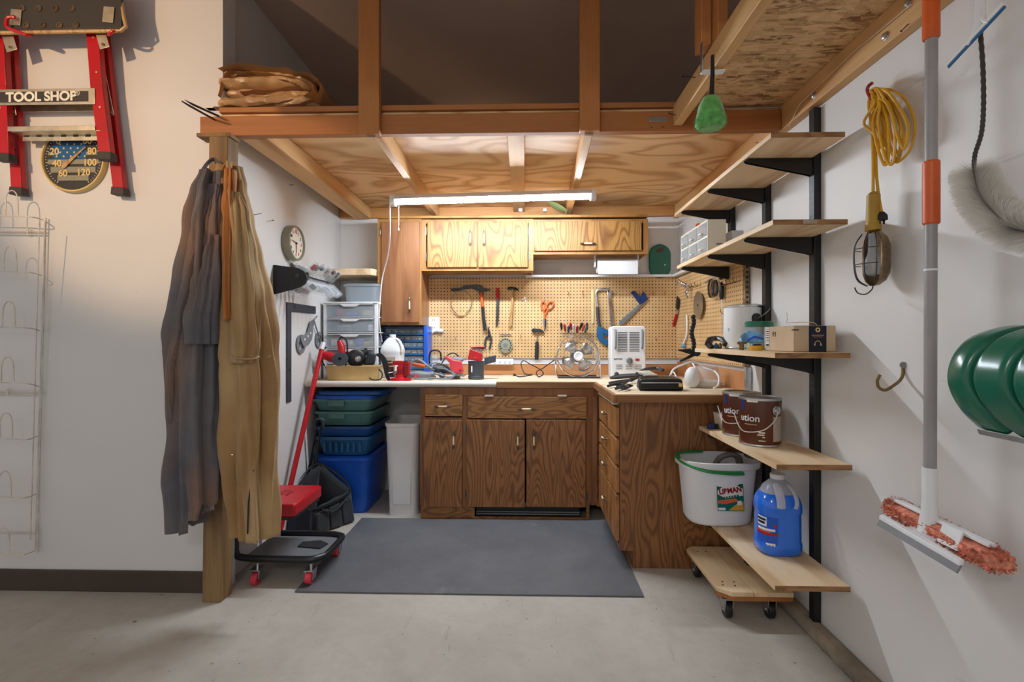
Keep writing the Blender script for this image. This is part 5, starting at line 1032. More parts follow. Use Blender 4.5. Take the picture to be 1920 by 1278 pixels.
# screwdriver rack
q=tool('screwdriver_rack','wire rack on the pegboard stuck full of screwdrivers above the fan','rack',1075,630)
m=M()
for zz in (612,629): m.tube([pv(1045,zz,.05),pv(1103,zz,.05)],.002,6); 
for px in range(1046,1104,4): m.tube([pv(px,612,.05),pv(px,612,.012)],.0014,5); m.tube([pv(px,629,.05),pv(px,629,.012)],.0014,5)
ob(m,'wires','steel',q,kind='stuff')
scol=['black','red','deepblue','red','white','darkred','black','pink','green','charcoal','red','steel']; rr=random.Random(4); proto=None
for k,px in enumerate((1053,1060,1066,1071,1077,1082,1087,1092,1097,1101)):
    mt=scol[k]; v=pv(px,617+(k%3)*3,.035); t=T('screwdriver',('%s screwdriver %s in the wire rack'%(('black-handled','red-handled','blue-handled','bright red stubby','white-handled','dark red','black thick','pinkish-red','green-handled','charcoal')[k],('at the left end','second from the left','third from the left','left of centre','just left of the middle','just right of the middle','right of centre','third from the right','second from the right','at the right end')[k])),'screwdriver',v,'screwdrivers in the wire rack')
    d=Vector((rr.uniform(-.2,.2),-.75,.6)).normalized(); m=M(); m.tube([v,v+d*.02,v+d*.06,v+d*.075],[.007,.0095,.0105,.006],10); ob(m,'handle',mt,t); m=M(); m.cyl(v,v-d*.035+Vector((0,0,-.04))*0,.0025,seg=6); ob(m,'shank','steel',t)
# blue tag strip hanging in front
m=M(); m.tube([pv(1076,611,.09),pv(1074,622,.10),pv(1071,634,.10)],.0055,6,flat=.3); one(m,'cable_tie','skyblue','pale blue strip hanging over the fan from the screwdriver rack','strip')
q=one(M().box(0,.001,0,.001,0,.001) if 0 else (lambda m:(m.mx.__class__ and m.prism([pb(1108,543),pb(1113,542),pb(1113,606),pb(1109,607)],.004,.010)))(M(FB(0,PY,0))),'wooden_stick','paper','short pale wooden stick hanging left of the hacksaw','stick',bevel=.001)
q=tool('hacksaw','silver-framed hacksaw with a blue-grey handle hanging left of the heater','hacksaw',1135,650)
m=M(); m.tube(cr([pv(1121,578,.02),pv(1119,560,.02),pv(1118,548,.02),pv(1122,543,.02),pv(1132,542,.02),pv(1142,544,.02),pv(1146,550,.02)],5),.0105,8); ob(m,'bow','steel',q)
poly([(1139,546),(1145,546),(1152,618),(1146,618)],.014,.022,'blade_arm','chrome',q)
m=M(); m.tube(cr([pv(1120,575,.02),pv(1122,600,.02),pv(1126,620,.02)],4),.013,8); ob(m,'back_grip','charcoal',q)
poly([(1119,612),(1130,614),(1147,622),(1147,629),(1138,629),(1131,625),(1132,634),(1147,640),(1147,651),(1136,647),(1124,640),(1119,630)],.008,.034,'handle','blue2',q,bevel=.004); m=M(); m.ball(pv(1141,545,.02),.011,10); ob(m,'wing_nut','darksteel',q); hookp(q,1140,540)
q=tool('square_saw','dark blue stair gauge square with a grey diagonal arm on the pegboard','square',1185,605)
poly([(1182,548),(1190,545),(1196,553),(1201,556),(1206,546),(1215,560),(1206,568),(1200,571),(1192,560)],.010,.024,'head','deepblue',q,bevel=.002)
poly([(1198,570),(1204,567),(1208,567),(1168,608),(1160,608),(1162,602)],.012,.020,'arm','cable_grey',q,bevel=.001); m=M(); m.ball(pv(1192,551,.026),.009,10); m.ball(pv(1199,560,.026),.008,10); ob(m,'knobs','darksteel',q)
for i,(px,py,lab) in enumerate(((1154,545,'just right of the hacksaw'),(1223,547,'right of the stair gauge'),(1246,547,'near the right corner of the back pegboard'),(1229,632,'low, right of the heater'),(1066,548,'upper middle of the pegboard, left one'),(1092,546,'upper middle of the pegboard, right one'),(855,632,'low, left of the red drill bit case'),(976,628,'right of the rotary dial'),(980,562-25,'above the orange scissors'))):
    v=pv(px,py,0); m=M(); m.tube(cr([v+Vector((0,-.001,.006)),v+Vector((0,-.001,-.02)),v+Vector((0,-.03,-.025)),v+Vector((0,-.036,-.015)),v+Vector((0,-.036,-.004))],4),.0019,6); one(m,'peg_hook','tarnish','empty wire peg hook '+lab,'hook','empty peg hooks')
# ================= paper towel, green disc =================
q=T('paper_towel_holder','white holder with a paper towel roll under the right wall cabinet','paper towels',P(1155,512,y=3.74)); hy=3.72
a,b=P(1113,480,y=hy),P(1197,474,y=hy); m=M(); m.box(a.x,b.x,hy-.03,hy+.06,b.z-.004,b.z+.008) ; ob(m,'mounting_bar','white',q,bevel=.003)
for px in (1115,1195): c=P(px,0,y=hy).x; m=M(); m.box(c-.005,c+.005,hy-.028,hy+.028,P(0,505,y=hy).z,b.z-.004); ob(m,'side_arm','white',q,bevel=.003)
a,b=P(1119,498,y=hy),P(1193,498,y=hy); m=M(Matrix.Translation((a.x,hy,a.z))@Matrix.Rotation(PI/2,4,'Y')); L=b.x-a.x; m.lathe([(.019,0),(.054,0),(.054,L),(.019,L),(.019,0)],seg=32) ; ob(m,'paper_roll','white',q)
m=M(); m.box(a.x,b.x,hy-.0545,hy-.0535,a.z-.07,a.z+.005); ob(m,'loose_sheet','white',q)
c=P(1238,489,y=3.87); q=T('green_oval_disc','oval dark green plastic disc hung on the back wall beside the paper towels','disc',(c.x,3.885,c.z-.14)); m=M(FB(c.x,3.898,c.z)); m.prism(rrect(.168,.262,.083,10),.0,.022); b=ob(m,'disc','green',q,bevel=.006); m=M(FB(c.x,3.898,c.z)); m.lathe([(.006,.022),(.006,.026),(0,.027)],c=(.035,-.03,0),seg=10); ob(m,'rivet','chrome',b); m=M(FB(c.x,3.898,c.z)); m.prism([(-.03,.065),(.02,.075),(.025,.1),(-.025,.095)],.0222,.0235); ob(m,'sticker','brown_can',b)
# ================= small drawers + stuff on shelf 2 =================
z2=1.605+.0205
q=T('small_parts_cabinet','small off-white cabinet of clear parts drawers at the far end of the second shelf','drawers',(1.03,2.8,z2))
x0,y0,y1,z1=.905,2.50,2.925,z2+.165
m=M(); m.box(x0+.004,1.0,y0,y0+.008,z2,z1); m.box(x0+.004,1.0,y1-.008,y1,z2,z1); m.box(x0+.004,1.0,y0+.008,y1-.008,z1-.008,z1); m.box(x0+.004,1.0,y0+.008,y1-.008,z2,z2+.008); m.box(.992,1.0,y0+.008,y1-.008,z2+.008,z1-.008)
ys=[y0,y0+(y1-y0)/3,y0+2*(y1-y0)/3,y1]; zm=(z2+z1)/2
for yy in ys[1:3]: m.box(x0+.004,0.99,yy-.004,yy+.004,z2+.008,z1-.008)
m.box(x0+.004,0.99,y0+.008,y1-.008,zm-.005,zm+.005); ob(m,'frame','cream',q,bevel=.001)
for i in range(3):
    for j in range(2):
        a,b=ys[i]+.006,ys[i+1]-.006; c,d=(z2+.01,zm-.007) if j==0 else (zm+.007,z1-.01); m=M(); m.box(x0,x0+.003,a,b,c,d); dr=ob(m,'drawer','frost',q); m=M(); m.box(x0-.012,x0,(a+b)/2-.018,(a+b)/2+.018,c+.012,c+.018); ob(m,'drawer_pull','cream',dr)
        m=M(); m.ball((x0+.05,(a+b)/2,c+.03),.028 if (i,j)==(0,1) else .022,10,(1,1,.8)); ob(m,'contents','pink' if (i,j)==(0,1) else ('white','grey')[i%2],dr)
t=T('spray_gun_parts','small orange and black tool lying on top of the white parts drawers','tool',(.96,2.72,z1)); m=M(); m.cyl((.93,2.70,z1+.014),(.96,2.74,z1+.014),.013,seg=12); ob(m,'cap','orange',t); m=M(); m.tube([(.96,2.72,z1+.012),(.98,2.68,z1+.014),(.98,2.64,z1+.012)],[.012,.014,.008],10); ob(m,'body','black',t)
v=P(1352,437,x=1.0); t=T('hex_keys','cluster of small metal hex keys lying on the second shelf behind its edge','hex keys',(1.0,2.48,z2)); 
for k in range(4): m=M(); a=Vector((.93+.02*k,2.44-.01*k,z2+.03-.002*k)); m.tube([a,a+Vector((.03,-.06,-.01)),a+Vector((.05,-.12,-.022))],.0035,6); ob(m,'key','darksteel',t)
m=M(); m.box(1.0,1.13,2.56,2.563,z2,z2+.13) if 0 else m.box(1.07,1.13,2.60,2.70,z2+.001,z2+.13); one(m,'paper_card','white','white printed card box standing beside the small parts drawers','card')
# ================= right pegboard (face x=1.168) =================
XP=1.168
def rp(px,py,d=.015): return P(px,py,x=XP-d)
def rb(px,py,d=0): v=P(px,py,x=XP-d); return (-v.y,v.z)
def rt(name,lab,cat,px,py,g=None): return T(name,lab,cat,rp(px,py),g)
def rpoly(pts,z0,z1,name,mat,par,bevel=.001): m=M(FR(XP,0,0)); m.prism([rb(*p,(z0+z1)/2) for p in pts],z0,z1); return ob(m,name,mat,par,bevel=bevel)
q=rt('locking_pliers','pliers with red lower grip and black head in the pegboard corner','pliers',1268,615)
m=M(); m.tube([rp(1270,556),rp(1271,563),rp(1270,574),rp(1270,580)],[.01,.024,.024,.012],10,flat=.5); ob(m,'head','black',q); m=M(); m.tube([rp(1270,580),rp(1269,588)],.009,8); ob(m,'pivot','steel',q); m=M(); m.tube([rp(1269,587),rp(1265,602),rp(1262,615)],[.010,.012,.009],8); ob(m,'grip','red',q)
q=rt('chain_bundle','shiny bundle of metal clips hanging high in the pegboard corner','clips',1288,555)
for k in range(8): v=rp(1272+k*2.4,528+k*1.2,.04); m=M(FR(v.x,v.y,v.z,R(20*k))); m.tube([(.013*math.cos(a),.02*math.sin(a),0) for a in [2*PI*i/12 for i in range(12)]],.003,5,closed=True); ob(m,'clip','chrome',q)
for k in range(4): v=rp(1287+(k%2)*2,536+k*6,.035); m=M(FR(v.x,v.y,v.z,R(30*k))); m.tube([(.014*math.cos(a),.016*math.sin(a),0) for a in [2*PI*i/12 for i in range(12)]],.004,5,closed=True); ob(m,'clip','steel',q)
q=rt('scrub_brush','white and blue long-handled brush hanging on the right pegboard','brush',1284,650)
m=M(); m.tube(cr([rp(1287,590),rp(1288,610),rp(1287,628),rp(1282,642),rp(1279,648)],5),.009,8,flat=.6); ob(m,'handle','white',q); m=M(); m.ball(rp(1281,648),.032,12,(.5,1.1,.45)); ob(m,'brush_head','skyblue',q)
c=rp(1309,572,.02); q=rt('saw_blade','round steel circular saw blade hanging on the right pegboard','saw blade',1309,598)
m=M(FR(c.x,c.y,c.z)); n=30; pts=[]; 
for k in range(n):
    a=2*PI*k/n; pts+=[(.088*math.cos(a),.088*math.sin(a)),(.095*math.cos(a+.1),.095*math.sin(a+.1)),(.088*math.cos(a+.13),.088*math.sin(a+.13))]
m.prism(pts,0,.0025); b=ob(m,'blade','steel',q); m=M(FR(c.x,c.y,c.z)); m.lathe([(.010,.0026),(.010,.0035),(0,.0035)],seg=16); ob(m,'arbor_hole','black',b)
for i,(px,py,r,mt) in enumerate(((1333,540,.05,'darksteel'),(1337,541,.046,'tarnish'),(1341,540,.042,'darksteel'))):
    c=rp(px,py,.03+.006*i); m=M(FR(c.x,c.y,c.z)); m.tube([(r*.8*math.cos(a),r*1.1*math.sin(a),0) for a in [2*PI*k/28 for k in range(28)]],.006,6,closed=True); one(m,'metal_ring',mt,('outermost of the dark rings on the right pegboard','middle brassy ring on the right pegboard','innermost dark ring on the right pegboard')[i],'ring','rings hanging on the right pegboard')
q=rt('long_screwdriver','long slim screwdriver with a black handle on the right pegboard','screwdriver',1353,626)
m=M(); m.tube([rp(1352,530,.02),rp(1353,536,.02),rp(1353,556,.02),rp(1353,561,.02)],[.01,.014,.014,.007],10); ob(m,'handle','black',q); m=M(); m.cyl(rp(1353,560,.02),rp(1353.5,626,.02),.0038,seg=8); ob(m,'shank','steel',q)
q=rt('c_clamp','silver clamp bar hanging above the rings on the right pegboard','clamp',1345,523); m=M(); m.tube(cr([rp(1323,530,.03),rp(1335,522,.03),rp(1348,518,.03),rp(1354,521,.03)],5),.006,6); ob(m,'bar','steel',q); m=M(); m.ball(rp(1352,520,.035),.014,8); ob(m,'jaw','darksteel',q)
pk=((1296,534),(1302,532),(1308,532),(1314,530),(1362,528),(1368,527),(1374,525),(1381,523),(1388,520),(1364,580))
for i,(px,py) in enumerate(pk):
    v=rp(px,py,0); m=M(); L=.04; m.tube(cr([v+Vector((-.001,0,.006)),v+Vector((-.001,0,-.015)),v+Vector((-.03,0,-.022)),v+Vector((-L,0,-.008)),v+Vector((-L,0,.004))],4),.0022,6)
    one(m,'peg_hook','tarnish','wire peg hook %s of the right pegboard'%('%s the far corner, above the saw blade,'%('nearest','second from','third from','fourth from')[i] if i<4 else ('low, beside the long screwdriver shaft' if i==9 else 'in the upper right row, %s from the screwdriver,'%('first','second','third','fourth','fifth')[i-4])),'hook','empty hooks on the right pegboard')
# gorilla clamp on shelf 3
zs=1.125+.0205
q=T('flexible_clamp','black segmented flexible arm with a spring clamp at the far end of the box shelf','clamp',(.90,2.64,zs)); y=2.66
m=M(); base=P(1303,662,y=y); 
for k in range(11):
    v=P(1299+2*math.sin(k*.9),656-k*6.2,y=y); m.ball(v,.0135,10)
ob(m,'flexible_arm','black',q)
m=M(); m.hexa([P(1270,655,y=y),P(1306,652,y=y),P(1306,652,y=y+.03),P(1270,655,y=y+.03)],[P(1272,657,y=y),P(1306,668,y=y),P(1306,668,y=y+.03),P(1272,657,y=y+.03)]); ob(m,'upper_jaw','softblack',q,bevel=.003)
m=M(); m.tube([P(1302,664,y=y+.015),P(1290,670,y=y+.015),P(1275,677,y=y+.015)],[.016,.013,.010],10,flat=.6); ob(m,'lower_jaw','black',q); m=M(); m.ball(P(1307,661,y=y-.005),.02,12,(1,.7,1)); ob(m,'pivot','black',q)
# goggles
q=T('goggles','black goggles with mirrored lenses on the shelf beside the white can','goggles',P(1348,655,y=2.56)); m=M(); m.tube(cr([P(1328,645,y=2.52),P(1332,636,y=2.56),P(1343,634,y=2.58),P(1356,637,y=2.54),P(1361,646,y=2.50)],6),.018,8,flat=.7); m.tube([P(1328,645,y=2.52),P(1335,652,y=2.50)],.015,8); ob(m,'frame','black',q)
for px in (1343,1350): m=M(); m.ball(P(px,649,y=2.52),.018,10,(.6,.5,1)); ob(m,'lens','blue2' if px==1343 else 'tarnish',q)
# white paint can
def can(name,lab,cx,cy,z,r,h,body,q=None,bail=None,ear=(0,-1),groupn=None,earmat='white'):
    q=T(name,lab,'paint can',(cx,cy,z),groupn); m=M(Matrix.Translation((cx,cy,z+.0005))); m.lathe([(r*.98,0),(r,.004),(r,h-.012)],seg=40); b=ob(m,'body',body,q)
    m=M(Matrix.Translation((cx,cy,z))); m.lathe([(r,h-.012),(r*1.02,h-.010),(r*1.02,h-.002),(r*.96,h),(r*.9,h-.006),(r*.86,h-.008),(0,h-.008)],seg=40); ob(m,'lid_rim','zinc',q)
    m=M(Matrix.Translation((cx,cy,z))); m.lathe([(r*.985,.0006),(r*1.012,.001),(r*1.012,.006),(r,.008)],seg=40); ob(m,'bottom_rim','zinc',q)
    return q,b
q,b=can('paint_can','white gallon paint can with a black handle boss on the box shelf',1.09,2.52,zs,.088,.215,'white')
e=Vector((math.sin(R(-8)),-math.cos(R(-8)),0)); c=Vector((1.09,2.52,zs+.148))+Vector((.030,-.083,0)); mx=Matrix.Translation(c)@(Vector((.038,-.088,0)).to_track_quat('Z','Y').to_matrix().to_4x4()); m=M(mx); m.lathe([(.026,-.004),(.024,.008),(.012,.012),(0,.013)],seg=24); ob(m,'handle_boss','black',q)
m=M(); m.tube(cr([c+Vector((.002,-.014,0)),c+Vector((.03,-.035,.025)),c+Vector((.058,-.01,.05)),c+Vector((.05,.05,.070)),c+Vector((.0,.10,.070)),c+Vector((-.03,.18,.01))],7),.0022,6); ob(m,'wire_handle','steel',q)
c=P(1372,618,y=2.44); text('2',FB(c.x,2.43,c.z) if 0 else Matrix.Translation((.994,2.454,c.z))@Matrix.Rotation(R(-60),4,'Z')@Matrix.Rotation(PI/2,4,'X'),.02,'navy',b)
q=T('plastic_tub','clear plastic tub with a dark green lid in front of the white can','tub',(1.075,2.31,zs)); m=M(Matrix.Translation((1.078,2.315,zs+.0005))); m.lathe([(.052,0),(.055,.004),(.055,.10),(.05,.105),(0,.105)],seg=32); ob(m,'jar','frost',q); m=M(Matrix.Translation((1.078,2.315,zs+.105))); m.lathe([(.062,0),(.063,.02),(.058,.024),(0,.024)],seg=32); ob(m,'lid','green',q); m=M(Matrix.Translation((1.078,2.315,zs+.006))); m.lathe([(.05,0),(.05,.05),(0,.055)],seg=20); ob(m,'contents','pale_green',q)
q=T('blue_packet','crinkled blue and silver packet lying before the plastic tub','packet',(1.01,2.16,zs)); m=M(); 
m.grid(lambda i,j:(.95+.11*i, 2.20+.02*math.sin(6*i)+.03*j, zs+.02+.05*j*math.sin(PI*i)**.5+.012*noise.noise(Vector((i*6,j*6,2)))+.012),16,8); ob(m,'wrapper','skyblue',q,solid=.004,recalc=False); m=M(); m.tube([(.96,2.18,zs+.04),(.99,2.175,zs+.058),(1.03,2.18,zs+.05)],.010,6,flat=.5); ob(m,'blue_band','blue',q)
q=T('brass_valve','small brass fitting on the shelf edge beside the blue packet','fitting',(.945,2.20,zs)); m=M(); m.cyl((.943,2.19,zs+.0),(.943,2.19,zs+.035),.010,seg=12); m.cyl((.925,2.19,zs+.03),(.962,2.185,zs+.032),.006,seg=8); ob(m,'body','brass_hook',q)
q=T('tape_roll','small yellow and black roll lying by the cardboard box','tape',(.985,2.13,zs)); m=M(Matrix.Translation((.975,2.125,zs))); m.lathe([(.012,0),(.026,0),(.026,.02),(.012,.02),(.012,0)],seg=20); ob(m,'roll','yellow',q); m=M(Matrix.Translation((.975,2.125,zs+.0205))); m.lathe([(.024,0),(.02,.006),(0,.006)],seg=18); ob(m,'cap','black',q)
# cardboard box with black hang tag
bx0,bx1,by0,by1,bh=.998,1.152,1.872,2.10,.098
q=T('cardboard_box','brown cardboard box with a black headphone tag at the near end of the shelf','box',(1.075,1.985,zs)); m=M(); m.box(bx0,bx1,by0,by1,zs+.0005,zs+bh); b=ob(m,'carton','cardboard',q,bevel=.002)
m=M(); m.box(bx0+.055,bx0+.118,by0-.0025,by0-.0008,zs+.001,zs+bh-.001); g=ob(m,'black_label','navy',b)
m=M(FB(bx0+.086,by0-.003,zs+.03)); m.tube([(.011*math.cos(a),.011*math.sin(a),0) for a in [R(18*k) for k in range(11)]],.0013,5); m.box(-.0135,-.009,-.007,.001,-.001,.001); m.box(.009,.0135,-.007,.001,-.001,.001); ob(m,'headphone_symbol','tan_tray',g)
m=M(FB(bx0+.086,by0-.003,zs+.082)); m.lathe([(.004,0),(.009,0),(.009,.001),(.004,.001),(.004,0)],seg=16); ob(m,'eyelet','tan_tray',g)
m=M(); m.box(bx0+.064,bx0+.109,by0-.0034,by0-.0026,zs+.060,zs+.0635); m.box(bx0+.068,bx0+.104,by0-.0034,by0-.0026,zs+.0545,zs+.0565); ob(m,'small_print','cardboard2',g,kind='stuff')
FX=lambda yy,zz: Matrix.Translation((bx0-.0008,yy,zz))@Matrix(((0,0,-1,0),(-1,0,0,0),(0,1,0,0),(0,0,0,1)))
m=M(FX(by1-.03,zs+.05)); m.box(-.013,.014,-.042,.042,0,.0006); lb=ob(m,'shipping_label','white',b)
m=M(FX(by1-.03,zs+.05)); 
for k,yy in enumerate((-.038,-.03,-.024,-.014,-.006,.004,.012,.02,.03,.038)): m.box(-.011,.012,yy-.0015-(k%3)*.001,yy+.0015,.0007,.001)
ob(m,'barcode','black',lb,kind='stuff')
m=M(FX(by1-.075,zs+.07)); m.prism([(-.006,0),(0,.008),(.006,0),(.002,0),(.002,-.012),(-.002,-.012),(-.002,0)],0,.0006); ob(m,'arrow_mark','black',b); m=M(FX(by1-.092,zs+.07)); m.prism([(-.006,0),(0,.008),(.006,0),(.002,0),(.002,-.012),(-.002,-.012),(-.002,0)],0,.0006); ob(m,'arrow_mark','black',b)
m=M(); m.box(bx0-.001,bx0+.018,by0-.001,by0+.014,zs+bh-.018,zs+bh-.014); ob(m,'tape_strip','black',b)
m=M(); m.tube(cr([(bx0+.086,by0-.004,zs+bh-.012),(bx0+.08,by0+.02,zs+bh+.012),(bx0+.03,by0+.10,zs+bh+.014),(bx0+.06,by0+.16,zs+bh+.03),(1.10,by1+.02,zs+bh+.06)],6),.0012,5); ob(m,'string','tan_tray',b)
# ================= things on the right worktop =================
WR=.9155
yb_=2.70; a=P(1196,732,y=yb_); b=P(1281,706,y=yb_); q=T('black_radio','glossy black device lying face down at the right worktop corner','device',((a.x+b.x)/2,2.76,WR))
m=M(); m.hexa([(a.x,2.68,WR+.001),(b.x,2.68,WR+.001),(b.x-.005,2.84,WR+.001),(a.x+.02,2.84,WR+.001)],[(a.x+.004,2.69,WR+.062),(b.x-.004,2.69,WR+.062),(b.x-.012,2.82,WR+.07),(a.x+.03,2.82,WR+.07)]); ob(m,'body','black',q,bevel=.012); m=M(); m.box(a.x+.015,b.x-.02,2.681,2.6845,WR+.040,WR+.046); ob(m,'chrome_line','steel',q) ; m=M(); m.box(b.x-.03,b.x-.012,2.677,2.682,WR+.022,WR+.04); ob(m,'metal_tab','numeral',q)
m=M(); m.hexa([(a.x+.05,2.76,WR+.075),(a.x+.14,2.78,WR+.072),(a.x+.14,2.83,WR+.072),(a.x+.04,2.84,WR+.075)],[(a.x+.03,2.78,WR+.095),(a.x+.09,2.80,WR+.10),(a.x+.09,2.84,WR+.10),(a.x+.02,2.85,WR+.095)]); one(m,'work_glove','offwhite','grey and white work glove resting on the black device','glove',bevel=.008)
def pl(name,lab,pts,r,mt,cat='pliers'):
    m=M(); m.tube([Vector((p.x,p.y,max(p.z,WR+max(r if isinstance(r,float) else max(r),.004)+.001))) for p in pts],r,8); return one(m,name,mt,lab,cat)
def pliers(lab,A,B,C,w,mt):
    """A tip, B pivot, C handle ends centre"""
    q=T('pliers',lab,'pliers',(B[0],B[1],WR),'pliers lying on the worktop'); A,B,C=[Vector((x,y,WR+.012+z)) for x,y,z in (A,B,C)]; d=(C-B).normalized(); s=d.cross(Vector((0,0,1)))*w
    m=M(); m.tube([A,A.lerp(B,.6),B],[.003,.010,.013],8); ob(m,'jaws','darksteel',q)
    for k in (-1,1): m=M(); m.tube(cr([B,B.lerp(C,.4)+s*k*1.1,C+s*k],5),[.008]*11,8) ; ob(m,'handle',mt,q)
pliers('long black-handled pliers pointing left in front of the heater',(.73,3.2,.02),(.66,3.12,.01),(.52,3.0,.0),.018,'charcoal')
pliers('black pliers with spread handles left of the black device',(.60,2.93,.01),(.56,2.90,.004),(.49,2.80,.0),.028,'softblack')
pliers('dark pliers nearest the worktop corner left of the black device',(.60,2.78,.006),(.565,2.76,.004),(.50,2.66,.0),.018,'charcoal')
pts=[P(1144,704,y=3.32),P(1156,700,y=3.30),P(1180,696,y=3.25),P(1205,692,y=3.2)]; q=T('pry_bar','black bar-shaped tool lying across the front of the heater','bar',(.75,3.25,WR)); m=M(); m.tube([Vector((p.x,p.y,WR+.018+.01*i)) for i,p in enumerate(pts)],[.008,.016,.015,.013],8); ob(m,'bar','black',q); m=M(); m.ball((pts[1].x,3.30,WR+.045),.016,8); ob(m,'knob','charcoal',q)
m=M(); m.tube(cr([Vector((p.x,p.y,max(p.z,WR+.012))) for p in (P(1195,700,y=3.1),P(1212,692,y=3.2),P(1230,690,y=3.25),P(1243,694,y=3.2))],5),.012,8); one(m,'dark_hose','charcoal','dark curved hose piece behind the gloves','hose')
# respirator/face shield
q=T('face_shield','white face shield with clear visor lying on the right worktop','face shield',(1.0,2.9,WR))
m=M(); m.ball(P(1298,708,y=2.86),.058,16,(.75,.7,1.1)); 
for v in m.b.verts: v.co.z=max(v.co.z,WR+.001)
ob(m,'filter_housing','white',q)
m=M(); cc=Vector((1.06,2.93,WR+.006)); m.grid(lambda i,j:(cc.x+.085*math.cos(R(150+210*i))*(1-.25*j),cc.y+.085*math.sin(R(150+210*i))*(1-.25*j),cc.z+.115*j),24,8); ob(m,'visor','frost',q,solid=.002,recalc=False)
m=M(); m.tube(cr([P(1257,703,y=2.84),P(1263,692,y=2.88),P(1278,684,y=2.92),P(1298,678,y=2.95),P(1312,684,y=2.95),P(1322,690,y=2.93),P(1340,696,y=2.86),P(1348,708,y=2.80),P(1346,722,y=2.78),P(1338,727,y=2.76)],6),.0055,8); m.tube(cr([P(1298,680,y=2.95),P(1304,690,y=2.9),P(1308,700,y=2.88)],5),.005,8); ob(m,'head_strap','white',q)
m=M(); m.tube(cr([P(1255,706,y=2.84),P(1262,697,y=2.85),P(1268,706,y=2.82)],4),.004,6); ob(m,'wire_stand','white',q)
m=M(Matrix.Translation((1.06,2.93,WR+.001))); m.lathe([(.085,0),(.085,.03),(.075,.035),(.07,.005),(0,.005)],seg=30); ob(m,'cushion','offwhite',q)
m=M(); m.hexa([(.86,2.72,WR+.0005),(1.0,2.70,WR+.0005),(1.12,2.84,WR+.0005),(.95,2.86,WR+.0005)],[(.86,2.72,WR+.004),(1.0,2.70,WR+.004),(1.12,2.84,WR+.004),(.95,2.86,WR+.004)]) ; m.b.free(); 
# ================= shelf 4 and 5 =================
z4=.728+.0205; z5=.292+.0205
MT['canlabel']=MT['brown_can']
def browncan(lab,cx,cy):
    q,b=can('paint_can',lab,cx,cy,z4,.082,.20,'brown_can'); 
    # wrapped labels following the round can
    def patch(a0,a1,h0,h1,name,mat,par,off=.0008):
        m=M(Matrix.Translation((cx,cy,z4))); r=.082+off; m.grid(lambda i,j:(r*math.cos(R(a0+(a1-a0)*i)),r*math.sin(R(a0+(a1-a0)*i)),h0+(h1-h0)*j),14,2); return ob(m,name,mat,par,recalc=False,flat=True)
    patch(-78,-42,.022,.125,'grey_label','label',b); patch(-40,-12,.012,.185,'side_label','label',b); patch(-39,-14,.165,.186,'black_strip','black',b,.0014)
    patch(-172,-158,.145,.195,'blue_badge','deepblue',b); patch(-150,-120,.182,.196,'paint_drip','cream',b,.0014); patch(-158,-122,.088,.091,'gold_line','tan_tray',b); 
    for t_,h,s,a in (('ution',.115,.040,-143),):
        m=text(t_,Matrix(),s,'white',b,bold=.0004)
        for v in m.data.vertices:
            x,y=v.co.x+ROOTLOC[m.name].x,v.co.y+ROOTLOC[m.name].y; zz=v.co.z+ROOTLOC[m.name].z; aa=R(a)+x/.0835; rr_=.0835+zz; v.co=Vector((cx+rr_*math.cos(aa),cy+rr_*math.sin(aa),z4+h+y))-ROOTLOC[m.name]
    patch(-118,-101,.056,.062,'small_print','cream',b,.0015); patch(-121,-103,.047,.052,'small_print','cream',b,.0015); patch(-108,-101,.038,.042,'small_print','cream',b,.0015); patch(-118,-100,.024,.027,'small_print','cream',b,.0015)
    a=R(-68); d=Vector((math.cos(a),math.sin(a),0)); c=Vector((cx,cy,z4+.150))+d*.082; mx=Matrix.Translation(c)@d.to_track_quat('Z','Y').to_matrix().to_4x4(); m=M(mx); m.lathe([(.020,0),(.021,.004),(.016,.007),(.010,.005),(.008,.008),(0,.009)],seg=24); ob(m,'handle_ear','zinc',q)
    L=Vector((math.cos(R(-190)),math.sin(R(-190)),0)); m=M(); m.tube(cr([c+d*.008,c+d*.014+Vector((-.02,-.01,-.035)),Vector((cx-.035,cy-.107,z4+.075)),Vector((cx-.088,cy-.070,z4+.062)),Vector((cx-.104,cy-.04,z4+.08)),Vector((cx-.105,cy+.01,z4+.13))],7),.0021,6); ob(m,'wire_handle','offwhite',q)
    return q
browncan('brown paint can with grey label, the nearer of two on the shelf',1.0,2.145); browncan('brown paint can partly hidden behind the nearer one',1.012,2.355)
q=T('small_carton','cream carton with metal parts sticking out behind the brown cans','carton',(.99,2.49,z4)); m=M(); m.hexa([(.965,2.44,z4+.0005),(1.03,2.44,z4+.0005),(1.03,2.55,z4+.0005),(.965,2.55,z4+.0005)],[(.955,2.44,z4+.075),(1.03,2.44,z4+.075),(1.03,2.55,z4+.075),(.955,2.55,z4+.075)]); ob(m,'box','cream',q,bevel=.001); m=M(); m.tube([(.958,2.46,z4+.082),(.99,2.45,z4+.082),(1.02,2.43,z4+.085)],.006,8); m.ball((.985,2.45,z4+.088),.011,8); ob(m,'metal_parts','steel',q)
q=T('binder_clip','small blue and black clip on the far end of the paint can shelf','clip',(.92,2.50,z4)); m=M(); m.box(.905,.935,2.47,2.50,z4+.0005,z4+.028); ob(m,'blue_part','deepblue',q,bevel=.004); m=M(); m.box(.938,.955,2.475,2.505,z4+.0005,z4+.024); ob(m,'black_part','black',q,bevel=.004)
